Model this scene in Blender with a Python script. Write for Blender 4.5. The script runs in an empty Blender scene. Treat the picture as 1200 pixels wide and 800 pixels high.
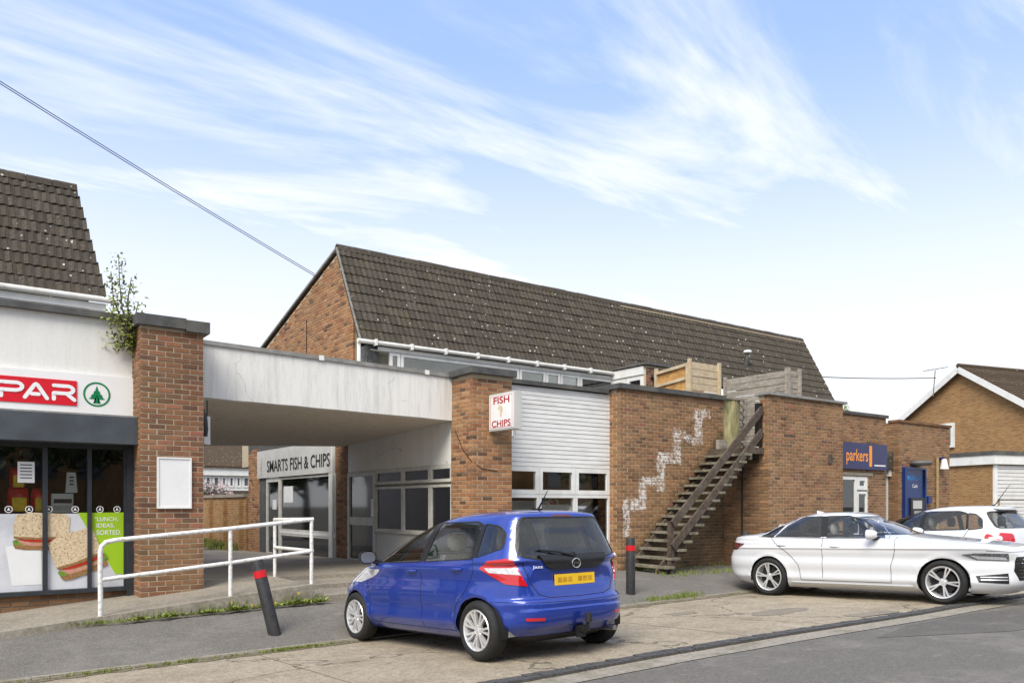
import bpy, bmesh, math, random
from mathutils import Vector, Matrix
random.seed(7)
R = math.radians
sc = bpy.context.scene
COL = sc.collection

# ------------------------------------------------------------------ camera
TH = math.atan2(940, 1300); CT, ST = math.cos(TH), math.sin(TH)
CAMZ, F, HOR = 1.58, 940.0, 592.0
cam_d = bpy.data.cameras.new('camera'); cam = bpy.data.objects.new('camera', cam_d); COL.objects.link(cam)
cam.location = (0, 0, CAMZ); cam.rotation_euler = (R(90), 0, -TH)
cam_d.sensor_width = 36; cam_d.lens = 36 * F / 1200; cam_d.shift_y = (HOR - 400) / 1200
cam_d.clip_end = 3000; sc.camera = cam
# ------------------------------------------------------------------ world
w = bpy.data.worlds.new('World'); sc.world = w; w.use_nodes = True
SUN_EL, SUN_AZ = 46, 236           # azimuth clockwise from +Y
def build_world():
    nt = w.node_tree; N = nt.nodes; L = nt.links; N.clear()
    out = N.new('ShaderNodeOutputWorld'); bg = N.new('ShaderNodeBackground'); bg.inputs[1].default_value = 0.11
    sky = N.new('ShaderNodeTexSky'); sky.sky_type = 'NISHITA'; sky.sun_disc = False
    sky.sun_elevation = R(SUN_EL); sky.sun_rotation = R(SUN_AZ); sky.air_density = 1.0; sky.dust_density = 1.2; sky.ozone_density = 2.0
    tc = N.new('ShaderNodeTexCoord'); sep = N.new('ShaderNodeSeparateXYZ'); L.new(tc.outputs['Generated'], sep.inputs[0])
    def math_(op, a, b=None, clamp=False):
        m = N.new('ShaderNodeMath'); m.operation = op; m.use_clamp = clamp
        for i, v in enumerate((a, b)):
            if v is None: continue
            if isinstance(v, (int, float)): m.inputs[i].default_value = v
            else: L.new(v, m.inputs[i])
        return m.outputs[0]
    den = math_('ADD', math_('MAXIMUM', sep.outputs[2], 0.0), 0.16)
    cmb = N.new('ShaderNodeCombineXYZ')
    L.new(math_('DIVIDE', sep.outputs[0], den), cmb.inputs[0]); L.new(math_('DIVIDE', sep.outputs[1], den), cmb.inputs[1])
    mp = N.new('ShaderNodeMapping'); mp.inputs['Rotation'].default_value = (0, 0, R(30.5)); mp.inputs['Scale'].default_value = (0.6, 2.0, 1); mp.inputs['Location'].default_value = (3.3, 1.2, 0)
    L.new(cmb.outputs[0], mp.inputs[0])
    n1 = N.new('ShaderNodeTexNoise'); n1.inputs['Scale'].default_value = 1.25; n1.inputs['Detail'].default_value = 9; n1.inputs['Roughness'].default_value = 0.6; n1.inputs['Distortion'].default_value = 0.7
    L.new(mp.outputs[0], n1.inputs[0])
    n2 = N.new('ShaderNodeTexNoise'); n2.inputs['Scale'].default_value = 0.45; n2.inputs['Detail'].default_value = 3
    L.new(mp.outputs[0], n2.inputs[0])
    cm = math_('ADD', math_('MULTIPLY', n1.outputs[0], 0.75), math_('MULTIPLY', n2.outputs[0], 0.45))
    rp = N.new('ShaderNodeMapRange'); rp.inputs[1].default_value = 0.485; rp.inputs[2].default_value = 0.71; rp.interpolation_type = 'SMOOTHSTEP'
    L.new(cm, rp.inputs[0])
    hz = N.new('ShaderNodeMapRange'); hz.inputs[1].default_value = 0.52; hz.inputs[2].default_value = 0.12; hz.interpolation_type = 'SMOOTHSTEP'
    L.new(sep.outputs[2], hz.inputs[0])
    mask = math_('MAXIMUM', math_('MULTIPLY', rp.outputs[0], 0.92), math_('MULTIPLY', hz.outputs[0], 0.96), True)
    mix = N.new('ShaderNodeMix'); mix.data_type = 'RGBA'
    L.new(mask, mix.inputs[0]); L.new(sky.outputs[0], mix.inputs[6]); mix.inputs[7].default_value = (5.9, 6.05, 6.2, 1)
    # thin high veil: lifts the clear blue a little
    mix2 = N.new('ShaderNodeMix'); mix2.data_type = 'RGBA'; mix2.inputs[0].default_value = 0.6
    L.new(sky.outputs[0], mix2.inputs[6]); mix2.inputs[7].default_value = (3.0, 4.3, 8.2, 1)
    L.new(mix2.outputs[2], mix.inputs[6])
    L.new(mix.outputs[2], bg.inputs[0]); L.new(bg.outputs[0], out.inputs[0])
build_world()
sd = bpy.data.lights.new('sun', 'SUN'); sd.energy = 2.5; sd.angle = R(32); sd.color = (1, 0.95, 0.86)
sun = bpy.data.objects.new('sun', sd); COL.objects.link(sun)
sun.rotation_euler = (R(90 - SUN_EL), 0, R(180 - SUN_AZ)); sun.location = (-5, -5, 20)
vs = sc.view_settings; vs.view_transform = 'Standard'; vs.look = 'None'; vs.exposure = 0.76; vs.gamma = 1; vs.use_curve_mapping = False

# ------------------------------------------------------------------ pixel -> world
def ray(px, py):
    r = (px - 600) / F
    return r * CT + ST, -r * ST + CT, (HOR - py) / F
def onY(px, py, Y):
    a, b, c = ray(px, py); t = Y / b
    return a * t, c * t + CAMZ
def onX(px, py, X):
    a, b, c = ray(px, py); t = X / a
    return b * t, c * t + CAMZ
def XatY(px, Y): return onY(px, 592, Y)[0]
def YatX(px, X): return onX(px, 592, X)[0]
def onZc(px, py, t):
    a, b, c = ray(px, py); return Vector((a * t, b * t, c * t + CAMZ))
def lerp_tab(tab, x):
    if x <= tab[0][0]: return tab[0][1]
    for (a, va), (b, vb) in zip(tab, tab[1:]):
        if x <= b: return va + (vb - va) * (x - a) / (b - a)
    return tab[-1][1]
# ground heights
def zk(X): return lerp_tab([(-20, -.4), (0, -.19), (4.4, -.128), (8, -.06), (12, -.01), (16, .0), (40, .06)], X)
KERB_Y, DRAIN_Y = 9.3, 5.72
def zfore(X, Y): return zk(X) + lerp_tab([(6, .05), (11, .034)], X) * (KERB_Y - Y)
PAVE_MID = [(-8, -.72), (0, .03), (.63, .088), (1.67, .165), (4.37, .235), (8, .235), (12, .19), (16, .17), (40, .2)]
def zpave(X, Y):
    a = zk(X) + .03; b = lerp_tab(PAVE_MID, X)
    t = (Y - KERB_Y) / (10.95 - KERB_Y)
    return a + (b - a) * t if t <= 1 else b + ((Y - 10.95) * .02 if X > 8 else -.05 * min(1, (Y - 10.95) / .1))
def zramp(X): return .112 + .09 * (min(X, 4.37) - .63)

# ------------------------------------------------------------------ mesh helpers
class MB:
    def __init__(s): s.v = []; s.f = []; s.m = []
    def add(s, vs, fs, mi=0):
        n = len(s.v); s.v += [tuple(p) for p in vs]; s.f += [tuple(i + n for i in f) for f in fs]; s.m += [mi] * len(fs); return s
    def box(s, x0, x1, y0, y1, z0, z1, mi=0):
        if x0 > x1: x0, x1 = x1, x0
        if y0 > y1: y0, y1 = y1, y0
        if z0 > z1: z0, z1 = z1, z0
        return s.add([(x0, y0, z0), (x1, y0, z0), (x1, y1, z0), (x0, y1, z0), (x0, y0, z1), (x1, y0, z1), (x1, y1, z1), (x0, y1, z1)],
              [(0, 3, 2, 1), (4, 5, 6, 7), (0, 1, 5, 4), (1, 2, 6, 5), (2, 3, 7, 6), (3, 0, 4, 7)], mi)
    def hexa(s, p, mi=0):   # 8 points: bottom 4 ccw, top 4 ccw
        return s.add(p, [(0, 3, 2, 1), (4, 5, 6, 7), (0, 1, 5, 4), (1, 2, 6, 5), (2, 3, 7, 6), (3, 0, 4, 7)], mi)
    def obox(s, c, ax, ay, az, mi=0):   # oriented box, half-axis vectors
        c, ax, ay, az = map(Vector, (c, ax, ay, az))
        return s.hexa([c - ax - ay - az, c + ax - ay - az, c + ax + ay - az, c - ax + ay - az, c - ax - ay + az, c + ax - ay + az, c + ax + ay + az, c - ax + ay + az], mi)
    def bar(s, a, b, w_, h_, up=(0, 0, 1), mi=0):
        a, b = Vector(a), Vector(b); d = (b - a); L = d.length; d.normalize()
        sx = d.cross(Vector(up))
        if sx.length < 1e-4: sx = d.cross(Vector((1, 0, 0)))
        sx.normalize(); u = sx.cross(d).normalized()
        return s.obox((a + b) / 2, d * L / 2, sx * w_ / 2, u * h_ / 2, mi)
    def tube(s, pts, r, n=8, mi=0, cap=True):
        pts = [Vector(p) for p in pts]; rings = []; rr = r if isinstance(r, (list, tuple)) else [r] * len(pts)
        ref = None
        for i, p in enumerate(pts):
            d = (pts[min(i + 1, len(pts) - 1)] - pts[max(i - 1, 0)]).normalized()
            if ref is None:
                ref = d.cross(Vector((0, 0, 1)));
                if ref.length < 1e-3: ref = Vector((1, 0, 0))
            u = (ref - d * ref.dot(d)).normalized(); ref = u; v = d.cross(u)
            rings.append([p + (u * math.cos(2 * math.pi * k / n) + v * math.sin(2 * math.pi * k / n)) * rr[i] for k in range(n)])
        vs_ = [q for rg in rings for q in rg]; fs = []
        for i in range(len(pts) - 1):
            for k in range(n): fs.append((i * n + k, i * n + (k + 1) % n, (i + 1) * n + (k + 1) % n, (i + 1) * n + k))
        if cap: fs.append(tuple(range(n))[::-1]); fs.append(tuple((len(pts) - 1) * n + k for k in range(n)))
        return s.add(vs_, fs, mi)
    def lathe(s, prof, c, axis, n=24, mi=0, closed=False):   # prof [(r,h)]
        c = Vector(c); a = Vector(axis).normalized(); u = a.orthogonal().normalized(); v = a.cross(u)
        vs_ = []; m = len(prof); fs = []
        for k in range(n):
            t = 2 * math.pi * k / n; d = u * math.cos(t) + v * math.sin(t)
            vs_ += [c + d * r + a * h for r, h in prof]
        for k in range(n):
            q = (k + 1) % n
            for i in range(m if closed else m - 1):
                j = (i + 1) % m; fs.append((k * m + i, q * m + i, q * m + j, k * m + j))
        return s.add(vs_, fs, mi)
    def prism(s, poly, a, b, mi=0):   # poly 3D points, extruded from offset a to b vectors
        n = len(poly); a, b = Vector(a), Vector(b); P = [Vector(p) + a for p in poly] + [Vector(p) + b for p in poly]
        fs = [tuple(range(n))[::-1], tuple(range(n, 2 * n))] + [(i, (i + 1) % n, n + (i + 1) % n, n + i) for i in range(n)]
        return s.add(P, fs, mi)
    def mesh(s, name, mats):
        me = bpy.data.meshes.new(name); me.from_pydata(s.v, [], s.f)
        for m in (mats if isinstance(mats, (list, tuple)) else [mats]): me.materials.append(m)
        if any(s.m): me.polygons.foreach_set('material_index', s.m)
        me.validate(); me.update(); return me
WM = {}
def props(o, label=None, cat=None, group=None, kind=None):
    if label: o['label'] = label
    if cat: o['category'] = cat
    if group: o['group'] = group
    if kind: o['kind'] = kind
    return o
def thing(name, label, cat, loc=(0, 0, 0), rotz=0, group=None):
    o = bpy.data.objects.new(name, None); COL.objects.link(o); o.location = loc; o.rotation_euler = (0, 0, rotz); o.empty_display_size = .2
    WM[o] = Matrix.Translation(loc) @ Matrix.Rotation(rotz, 4, 'Z')
    return props(o, label, cat, group)
def O(name, mb, mats, parent=None, local=False, smooth=False, recalc=True, **kw):
    me = mb.mesh(name, mats) if isinstance(mb, MB) else mb
    if recalc and isinstance(mb, MB):
        bm = bmesh.new(); bm.from_mesh(me); bmesh.ops.recalc_face_normals(bm, faces=bm.faces); bm.to_mesh(me); bm.free()
    if smooth:
        me.polygons.foreach_set('use_smooth', [True] * len(me.polygons))
        me.set_sharp_from_angle(angle=R(40 if smooth is True else smooth))
    o = bpy.data.objects.new(name, me); COL.objects.link(o)
    if parent is not None:
        o.parent = parent
        if not local and parent in WM: o.matrix_parent_inverse = WM[parent].inverted()
    return props(o, **kw)
def text_mesh(txt, width, height, org, ux, uz, thick, mat, bold=0.0, align='C'):
    cu = bpy.data.curves.new('lettering', 'FONT'); cu.body = txt; cu.size = 1; cu.offset = bold; cu.resolution_u = 3
    ob = bpy.data.objects.new('lettering_tmp', cu); me0 = bpy.data.meshes.new_from_object(ob)
    xs = [v.co.x for v in me0.vertices]; ys = [v.co.y for v in me0.vertices]
    x0, x1, y0, y1 = min(xs), max(xs), min(ys), max(ys)
    ux, uz, org = Vector(ux).normalized(), Vector(uz).normalized(), Vector(org); n = ux.cross(uz)
    mb = MB(); vv = [org + ux * ((v.co.x - x0) / (x1 - x0) * width) + uz * ((v.co.y - y0) / (y1 - y0) * height) for v in me0.vertices]
    k = len(vv); mb.add([v + n * thick for v in vv], [tuple(p.vertices) for p in me0.polygons])
    bpy.data.objects.remove(ob); bpy.data.meshes.remove(me0); bpy.data.curves.remove(cu)
    return mb
def ribbon(mb, pts, wd, f, n=8, lay=0.0):
    """flat stroke in 2-D with round joints; f maps (u,v)->3D"""
    for (a, b) in zip(pts, pts[1:]):
        dx, dy = b[0] - a[0], b[1] - a[1]; L = math.hypot(dx, dy) or 1; nx, ny = -dy / L * wd / 2, dx / L * wd / 2
        mb.add([f(a[0] + nx, a[1] + ny), f(a[0] - nx, a[1] - ny), f(b[0] - nx, b[1] - ny), f(b[0] + nx, b[1] + ny)], [(0, 1, 2, 3)])
def arc(cx, cy, rx, ry, a0, a1, n=8):
    return [(cx + rx * math.cos(R(a0 + (a1 - a0) * i / n)), cy + ry * math.sin(R(a0 + (a1 - a0) * i / n))) for i in range(n + 1)]

# ------------------------------------------------------------------ materials
class NT:
    def __init__(s, name):
        s.mat = bpy.data.materials.new(name); s.mat.use_nodes = True; s.t = s.mat.node_tree; s.t.nodes.clear()
        s.out = s.n('ShaderNodeOutputMaterial'); s.b = s.n('ShaderNodeBsdfPrincipled'); s.l(s.b.outputs[0], s.out.inputs[0])
        s._pos = None
    def n(s, k): return s.t.nodes.new(k)
    def l(s, a, b): s.t.links.new(a, b)
    @property
    def pos(s):
        if s._pos is None: s._pos = s.n('ShaderNodeNewGeometry').outputs['Position']
        return s._pos
    def m(s, op, a, b=None, c=None, clamp=False):
        k = s.n('ShaderNodeMath'); k.operation = op; k.use_clamp = clamp
        for i, v in enumerate((a, b, c)):
            if v is None: continue
            if isinstance(v, (int, float)): k.inputs[i].default_value = v
            else: s.l(v, k.inputs[i])
        return k.outputs[0]
    def noise(s, scale, detail=4, rough=.55, stretch=None, vec=None, dist=0):
        t = s.n('ShaderNodeTexNoise'); t.inputs['Scale'].default_value = scale; t.inputs['Detail'].default_value = detail; t.inputs['Roughness'].default_value = rough; t.inputs['Distortion'].default_value = dist
        v = vec or s.pos
        if stretch:
            mp = s.n('ShaderNodeMapping'); mp.inputs['Scale'].default_value = stretch; s.l(v, mp.inputs[0]); v = mp.outputs[0]
        s.l(v, t.inputs[0]); return t.outputs[0]
    def vor(s, scale, feature='F1', stretch=None, out='Distance'):
        t = s.n('ShaderNodeTexVoronoi'); t.inputs['Scale'].default_value = scale; t.feature = feature; v = s.pos
        if stretch:
            mp = s.n('ShaderNodeMapping'); mp.inputs['Scale'].default_value = stretch; s.l(v, mp.inputs[0]); v = mp.outputs[0]
        s.l(v, t.inputs[0]); return t.outputs[out]
    def rng(s, v, a, b, c=0., d=1.):
        k = s.n('ShaderNodeMapRange'); k.interpolation_type = 'SMOOTHSTEP'
        for i, q in enumerate((a, b, c, d)): k.inputs[i + 1].default_value = q
        s.l(v, k.inputs[0]); return k.outputs[0]
    def mix(s, fac, a, b, mode='MIX'):
        k = s.n('ShaderNodeMix'); k.data_type = 'RGBA'; k.blend_type = mode
        for i, v in ((0, fac), (6, a), (7, b)):
            if isinstance(v, (int, float)): k.inputs[i].default_value = v
            elif isinstance(v, (tuple, list)): k.inputs[i].default_value = (*v[:3], 1)
            else: s.l(v, k.inputs[i])
        return k.outputs[2]
    def ramp(s, v, stops, interp='LINEAR'):
        k = s.n('ShaderNodeValToRGB'); e = k.color_ramp.elements; k.color_ramp.interpolation = interp
        while len(e) < len(stops): e.new(.5)
        for q, (p, c) in zip(e, stops): q.position = p; q.color = (*c, 1)
        s.l(v, k.inputs[0]); return k.outputs[0]
    def fin(s, col, rough=.7, bump=None, bstr=.3, bdist=.01, metal=0, spec=.4, coat=0):
        if isinstance(col, (tuple, list)): s.b.inputs['Base Color'].default_value = (*col[:3], 1)
        else: s.l(col, s.b.inputs['Base Color'])
        if isinstance(rough, (int, float)): s.b.inputs['Roughness'].default_value = rough
        else: s.l(rough, s.b.inputs['Roughness'])
        s.b.inputs['Metallic'].default_value = metal; s.b.inputs['Specular IOR Level'].default_value = spec
        if coat: s.b.inputs['Coat Weight'].default_value = coat; s.b.inputs['Coat Roughness'].default_value = .03
        if bump is not None:
            k = s.n('ShaderNodeBump'); k.inputs['Strength'].default_value = bstr; k.inputs['Distance'].default_value = bdist
            s.l(bump, k.inputs['Height']); s.l(k.outputs[0], s.b.inputs['Normal'])
        return s.mat
def pm(name, c, var=.15, scale=6, rough=.6, bump=0, grime=None, gamt=.0, gscale=1.2, metal=0, spec=.4, coat=0, stretch=None):
    t = NT(name); c2 = tuple(x * (1 - var) for x in c); c1 = tuple(min(1, x * (1 + var * .6)) for x in c)
    n = t.noise(scale, 5, .6, stretch); col = t.mix(t.rng(n, .3, .7), c2, c1)
    if grime: col = t.mix(t.m('MULTIPLY', t.rng(t.noise(gscale, 6, .65, stretch), .45, .72), gamt), col, grime)
    return t.fin(col, rough, n if bump else None, bump, .01, metal, spec, coat)
def brick_mat(name, stops, mossy=0, pale=.0, zig=None, dark=0):
    t = NT(name)
    oi = t.n('ShaderNodeObjectInfo'); gi = t.n('ShaderNodeNewGeometry')
    r = t.m('FRACT', t.m('ADD', t.m('MULTIPLY', oi.outputs['Random'], 7.31), gi.outputs['Random Per Island']))
    col = t.ramp(r, stops)
    n = t.noise(38, 5, .65); col = t.mix(.55, col, t.ramp(n, [(.3, (.35, .33, .3)), (.52, (.5, .5, .5)), (.75, (.66, .63, .6))]), 'OVERLAY')
    big = t.noise(1.1, 4, .6); col = t.mix(t.m('MULTIPLY', t.rng(big, .42, .7), .42), col, (.33, .20, .095))
    if mossy: col = t.mix(t.m('MULTIPLY', t.rng(t.noise(1.7, 6, .7), .55, .75), mossy), col, (.12, .115, .04))
    if pale: col = t.mix(t.m('MULTIPLY', t.rng(t.noise(3.1, 7, .75), .56, .78), pale), col, (.5, .42, .32))
    if dark: col = t.mix(dark, col, (.04, .03, .024))
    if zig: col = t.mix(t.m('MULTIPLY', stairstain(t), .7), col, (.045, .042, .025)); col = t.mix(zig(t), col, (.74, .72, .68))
    return t.fin(col, .85, n, .5, .006, spec=.25)
def mortar_mat(name, c=(.40, .33, .24), zig=None):
    t = NT(name); n = t.noise(60, 4, .7); col = t.mix(t.rng(n, .3, .7), tuple(x * .75 for x in c), c)
    col = t.mix(t.m('MULTIPLY', t.rng(t.noise(1.3, 4), .5, .75), .35), col, (.3, .25, .17))
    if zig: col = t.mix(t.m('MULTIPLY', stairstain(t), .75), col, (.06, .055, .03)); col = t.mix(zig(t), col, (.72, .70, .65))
    return t.fin(col, .95, n, .4, .005, spec=.2)
YA = 12.3          # plane of the shop fronts
ZIG = [(730, 738, 584, 628), (732, 757, 584, 597), (749, 757, 559, 597), (749, 779, 559, 568), (770, 779, 530, 575), (770, 796, 530, 543), (789, 798, 502, 543),
       (797, 804, 505, 514), (804, 811, 509, 518), (810, 817, 513, 521), (814, 823, 481, 521), (814, 832, 480, 489)]
def zigmask(t):
    sp = t.n('ShaderNodeSeparateXYZ'); t.l(t.pos, sp.inputs[0]); tot = None
    nx = t.m('ADD', sp.outputs[0], t.m('MULTIPLY', t.m('SUBTRACT', t.noise(11, 6, .75), .5), .26))
    nz = t.m('ADD', sp.outputs[2], t.m('MULTIPLY', t.m('SUBTRACT', t.noise(12, 6, vec=None, stretch=(1, 3, 1)), .5), .2))
    for a, b, c, d in ZIG:
        x0 = onY(a, c, YA)[0]; x1 = onY(b, c, YA)[0]; za = onY((a + b) / 2, d, YA)[1]; zb = onY((a + b) / 2, c, YA)[1]
        k = t.m('MULTIPLY', t.m('COMPARE', nx, (x0 + x1) / 2, (x1 - x0) / 2), t.m('COMPARE', nz, (za + zb) / 2, (zb - za) / 2))
        tot = k if tot is None else t.m('MAXIMUM', tot, k)
    return t.m('MULTIPLY', tot, t.rng(t.m('ADD', t.m('MULTIPLY', t.noise(14, 6, .8), .6), t.m('MULTIPLY', t.noise(3.5, 4, .7), .4)), .42, .58, .03, .85))
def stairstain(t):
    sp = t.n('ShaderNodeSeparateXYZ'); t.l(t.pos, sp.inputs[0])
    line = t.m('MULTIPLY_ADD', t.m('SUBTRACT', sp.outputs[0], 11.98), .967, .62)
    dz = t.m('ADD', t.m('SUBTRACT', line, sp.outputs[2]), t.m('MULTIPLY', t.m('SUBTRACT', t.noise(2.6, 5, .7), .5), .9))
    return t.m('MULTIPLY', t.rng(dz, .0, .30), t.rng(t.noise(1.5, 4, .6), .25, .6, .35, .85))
ST_DARK = [(0, (.105, .056, .036)), (.2, (.175, .082, .046)), (.4, (.225, .106, .056)), (.6, (.145, .078, .05)), (.8, (.26, .125, .068)), (.93, (.31, .115, .075)), (1, (.085, .058, .043))]
ST_ORAN = [(0, (.20, .084, .043)), (.18, (.31, .142, .066)), (.4, (.39, .195, .09)), (.6, (.24, .112, .055)), (.8, (.43, .24, .12)), (.94, (.125, .068, .043)), (1, (.09, .056, .04))]
ST_WALL = [(0, (.135, .070, .037)), (.2, (.225, .118, .058)), (.45, (.29, .152, .074)), (.65, (.165, .09, .047)), (.85, (.35, .19, .096)), (.95, (.10, .058, .038)), (1, (.33, .135, .085))]
ST_TAN = [(0, (.19, .095, .04)), (.25, (.30, .155, .065)), (.5, (.35, .19, .085)), (.7, (.24, .12, .05)), (.9, (.38, .22, .11)), (1, (.15, .08, .04))]
M = {}
M['brick_dark'] = brick_mat('brick_dark', ST_DARK, mossy=.35, pale=.15)
M['brick_orange'] = brick_mat('brick_orange', ST_ORAN, pale=.12)
M['brick_wall'] = brick_mat('brick_wall', ST_WALL, mossy=.1, pale=.18, zig=zigmask)
M['brick_plain'] = brick_mat('brick_plain', ST_WALL, mossy=.12, pale=.08)
M['brick_stain'] = brick_mat('brick_stain', ST_WALL, mossy=.7, dark=.25)
M['brick_tan'] = brick_mat('brick_tan', ST_TAN, pale=.1)
M['mortar'] = mortar_mat('mortar', (.50, .42, .30)); M['mortar_zig'] = mortar_mat('mortar_zig', (.50, .42, .30), zigmask)
M['mortar_dark'] = mortar_mat('mortar_dark', (.22, .18, .13))
def far_brick(name, c1, c2, mc, vertical_axis='z'):
    t = NT(name); bt = t.n('ShaderNodeTexBrick'); tc = t.n('ShaderNodeTexCoord'); mp = t.n('ShaderNodeMapping'); mp.inputs['Rotation'].default_value = (R(90), 0, 0)
    t.l(tc.outputs['UV'], bt.inputs[0]); bt.inputs['Scale'].default_value = 1; bt.inputs['Brick Width'].default_value = .225; bt.inputs['Row Height'].default_value = .075
    bt.inputs['Mortar Size'].default_value = .008; bt.inputs['Color1'].default_value = (*c1, 1); bt.inputs['Color2'].default_value = (*c2, 1); bt.inputs['Mortar'].default_value = (*mc, 1); bt.inputs['Bias'].default_value = -.1
    col = t.mix(t.m('MULTIPLY', t.rng(t.noise(3.2, 5, .7, (1, 1, 4)), .45, .70), .5), bt.outputs[0], (.15, .075, .035))
    col = t.mix(t.m('MULTIPLY', t.rng(t.noise(4, 5, .7, (1, 1, 5)), .55, .7), .5), col, (.42, .27, .14))
    return t.fin(col, .9, bt.outputs[1], -.5, .01, spec=.2)
M['far_brick'] = far_brick('far_brick', (.35, .19, .075), (.23, .115, .045), (.36, .27, .16))
M['render'] = None
def render_mat(name, c, streak=.5, crack=True, grime=(.33, .32, .28)):
    t = NT(name); n = t.noise(30, 6, .7)
    col = t.mix(t.rng(n, .25, .75), tuple(x * .93 for x in c), c)
    st = t.noise(3.2, 6, .7, (2.4, 2.4, .16)); fine = t.noise(9, 5, .7, (2.5, 2.5, .35))
    col = t.mix(t.m('MULTIPLY', t.rng(t.m('ADD', t.m('MULTIPLY', st, .65), t.m('MULTIPLY', fine, .4)), .46, .68), streak), col, grime)
    col = t.mix(t.m('MULTIPLY', t.rng(t.noise(1.5, 5, .6), .55, .75), .25), col, tuple(x * .75 for x in c))
    if crack:
        v = t.n('ShaderNodeTexVoronoi'); v.feature = 'DISTANCE_TO_EDGE'; v.inputs['Scale'].default_value = .55
        mp = t.n('ShaderNodeMapping'); nn = t.n('ShaderNodeTexNoise'); nn.inputs['Scale'].default_value = 3.5; nn.inputs['Detail'].default_value = 5; t.l(t.pos, nn.inputs[0])
        va = t.n('ShaderNodeVectorMath'); va.operation = 'MULTIPLY_ADD'; va.inputs[1].default_value = (.35, .35, .35); t.l(nn.outputs['Color'], va.inputs[0]); t.l(t.pos, va.inputs[2]); t.l(va.outputs[0], v.inputs[0])
        cr = t.m('LESS_THAN', v.outputs['Distance'], .002); cr = t.m('MULTIPLY', cr, t.m('GREATER_THAN', t.noise(1.1, 2), .56))
        col = t.mix(t.m('MULTIPLY', cr, .55), col, (.12, .11, .1))
    return t.fin(col, .8, n, .25, .006, spec=.3)
M['render'] = render_mat('white_render', (.74, .735, .70), .12)
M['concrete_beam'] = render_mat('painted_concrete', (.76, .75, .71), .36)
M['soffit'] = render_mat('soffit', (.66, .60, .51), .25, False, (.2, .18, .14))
M['panel_white'] = render_mat('panel_white', (.74, .72, .67), .2)
def tile_mat(name, base=(.096, .082, .065)):
    t = NT(name); oi = t.n('ShaderNodeObjectInfo'); gi = t.n('ShaderNodeNewGeometry')
    r = t.m('FRACT', t.m('ADD', t.m('MULTIPLY', oi.outputs['Random'], 7.31), gi.outputs['Random Per Island']))
    col = t.mix(r, tuple(x * .7 for x in base), tuple(x * 1.35 for x in base))
    n = t.noise(28, 6, .75); col = t.mix(t.rng(n, .35, .7), tuple(x * .55 for x in base), col)
    col = t.mix(t.m('MULTIPLY', t.rng(t.noise(2.2, 6, .7), .5, .72), .6), col, (.10, .082, .05))
    sp = t.m('ADD', t.vor(5.5), t.m('MULTIPLY', t.noise(22, 4, .7), .16))
    lich = t.m('MULTIPLY', t.m('LESS_THAN', sp, .205), t.rng(t.noise(.8, 4, .7), .42, .56))
    col = t.mix(t.m('MULTIPLY', lich, .9), col, (.62, .61, .56))
    sp2 = t.m('ADD', t.vor(13), t.m('MULTIPLY', t.noise(40, 4, .7), .2))
    col = t.mix(t.m('MULTIPLY', t.m('LESS_THAN', sp2, .19), t.rng(t.noise(1.3, 4, .7), .45, .6, .1, .7)), col, (.33, .32, .27))
    return t.fin(col, .95, n, .7, .012, spec=.15)
M['tile'] = tile_mat('roof_tile'); M['tile_warm'] = tile_mat('roof_tile_warm', (.10, .07, .045))
M['lead'] = pm('lead', (.10, .10, .10), .3, 7, .55, .2, (.22, .2, .16), .4)
M['coping'] = pm('coping', (.075, .075, .073), .3, 6, .7, .3, (.17, .16, .12), .5)
M['coping_grey'] = pm('coping_grey', (.26, .255, .24), .25, 7, .8, .3, (.15, .14, .1), .5)
M['upvc'] = pm('white_upvc', (.74, .74, .71), .06, 5, .35, 0, (.5, .48, .42), .3, 2)
M['upvc_dirty'] = pm('white_frame_old', (.55, .54, .49), .12, 6, .5, .1, (.33, .3, .22), .5, 2.5)
M['wood_white'] = pm('white_boards', (.70, .70, .68), .07, 10, .55, .15, (.40, .38, .33), .38, 3.5, stretch=(.4, .4, 2.5))
M['grey_frame'] = pm('grey_frame', (.032, .037, .044), .2, 8, .4, 0)
M['shutter_grey'] = pm('shutter_box_grey', (.065, .075, .085), .15, 4, .45, 0, (.03, .03, .03), .4)
M['sign_white'] = pm('sign_white', (.78, .78, .77), .03, 3, .3, 0, (.55, .53, .5), .15)
M['sign_dull'] = pm('sign_dull', (.52, .515, .49), .06, 3, .45, 0, (.4, .38, .33), .35)
M['red_sign'] = pm('sign_red', (.62, .01, .022), .05, 2, .3)
M['letter_red'] = pm('letter_red', (.42, .015, .02), .1, 12, .4)
M['green_sign'] = pm('sign_green', (.0, .19, .06), .05, 2, .35)
M['letter_white'] = pm('letter_white', (.80, .80, .80), .02, 2, .35)
M['letter_dark'] = pm('letter_dark', (.02, .02, .021), .1, 2, .5)
M['navy'] = pm('sign_navy', (.018, .02, .095), .1, 2, .3)
M['bankblue'] = pm('bank_blue', (.008, .03, .14), .12, 2, .3)
M['letter_blue'] = pm('letter_blue', (.03, .22, .55), .05, 2, .4)
M['letter_orange'] = pm('letter_orange', (.85, .30, .03), .05, 2, .4)
M['lime'] = pm('poster_lime', (.33, .55, .02), .05, 2, .3)
M['marble'] = pm('poster_marble', (.62, .63, .66), .12, 2.2, .3, 0, (.40, .42, .47), .6, 1.7)
def bread_mat():
    t = NT('bread'); n = t.noise(30, 5, .7); col = t.mix(t.rng(n, .3, .7), (.5, .36, .2), (.72, .6, .42))
    v = t.vor(26, stretch=(1, 1, 1)); col = t.mix(t.m('MULTIPLY', t.m('LESS_THAN', t.m('ADD', v, t.m('MULTIPLY', n, .3)), .36), .85), col, (.10, .055, .025))
    return t.fin(col, .5)
M['bread'] = bread_mat()
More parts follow.
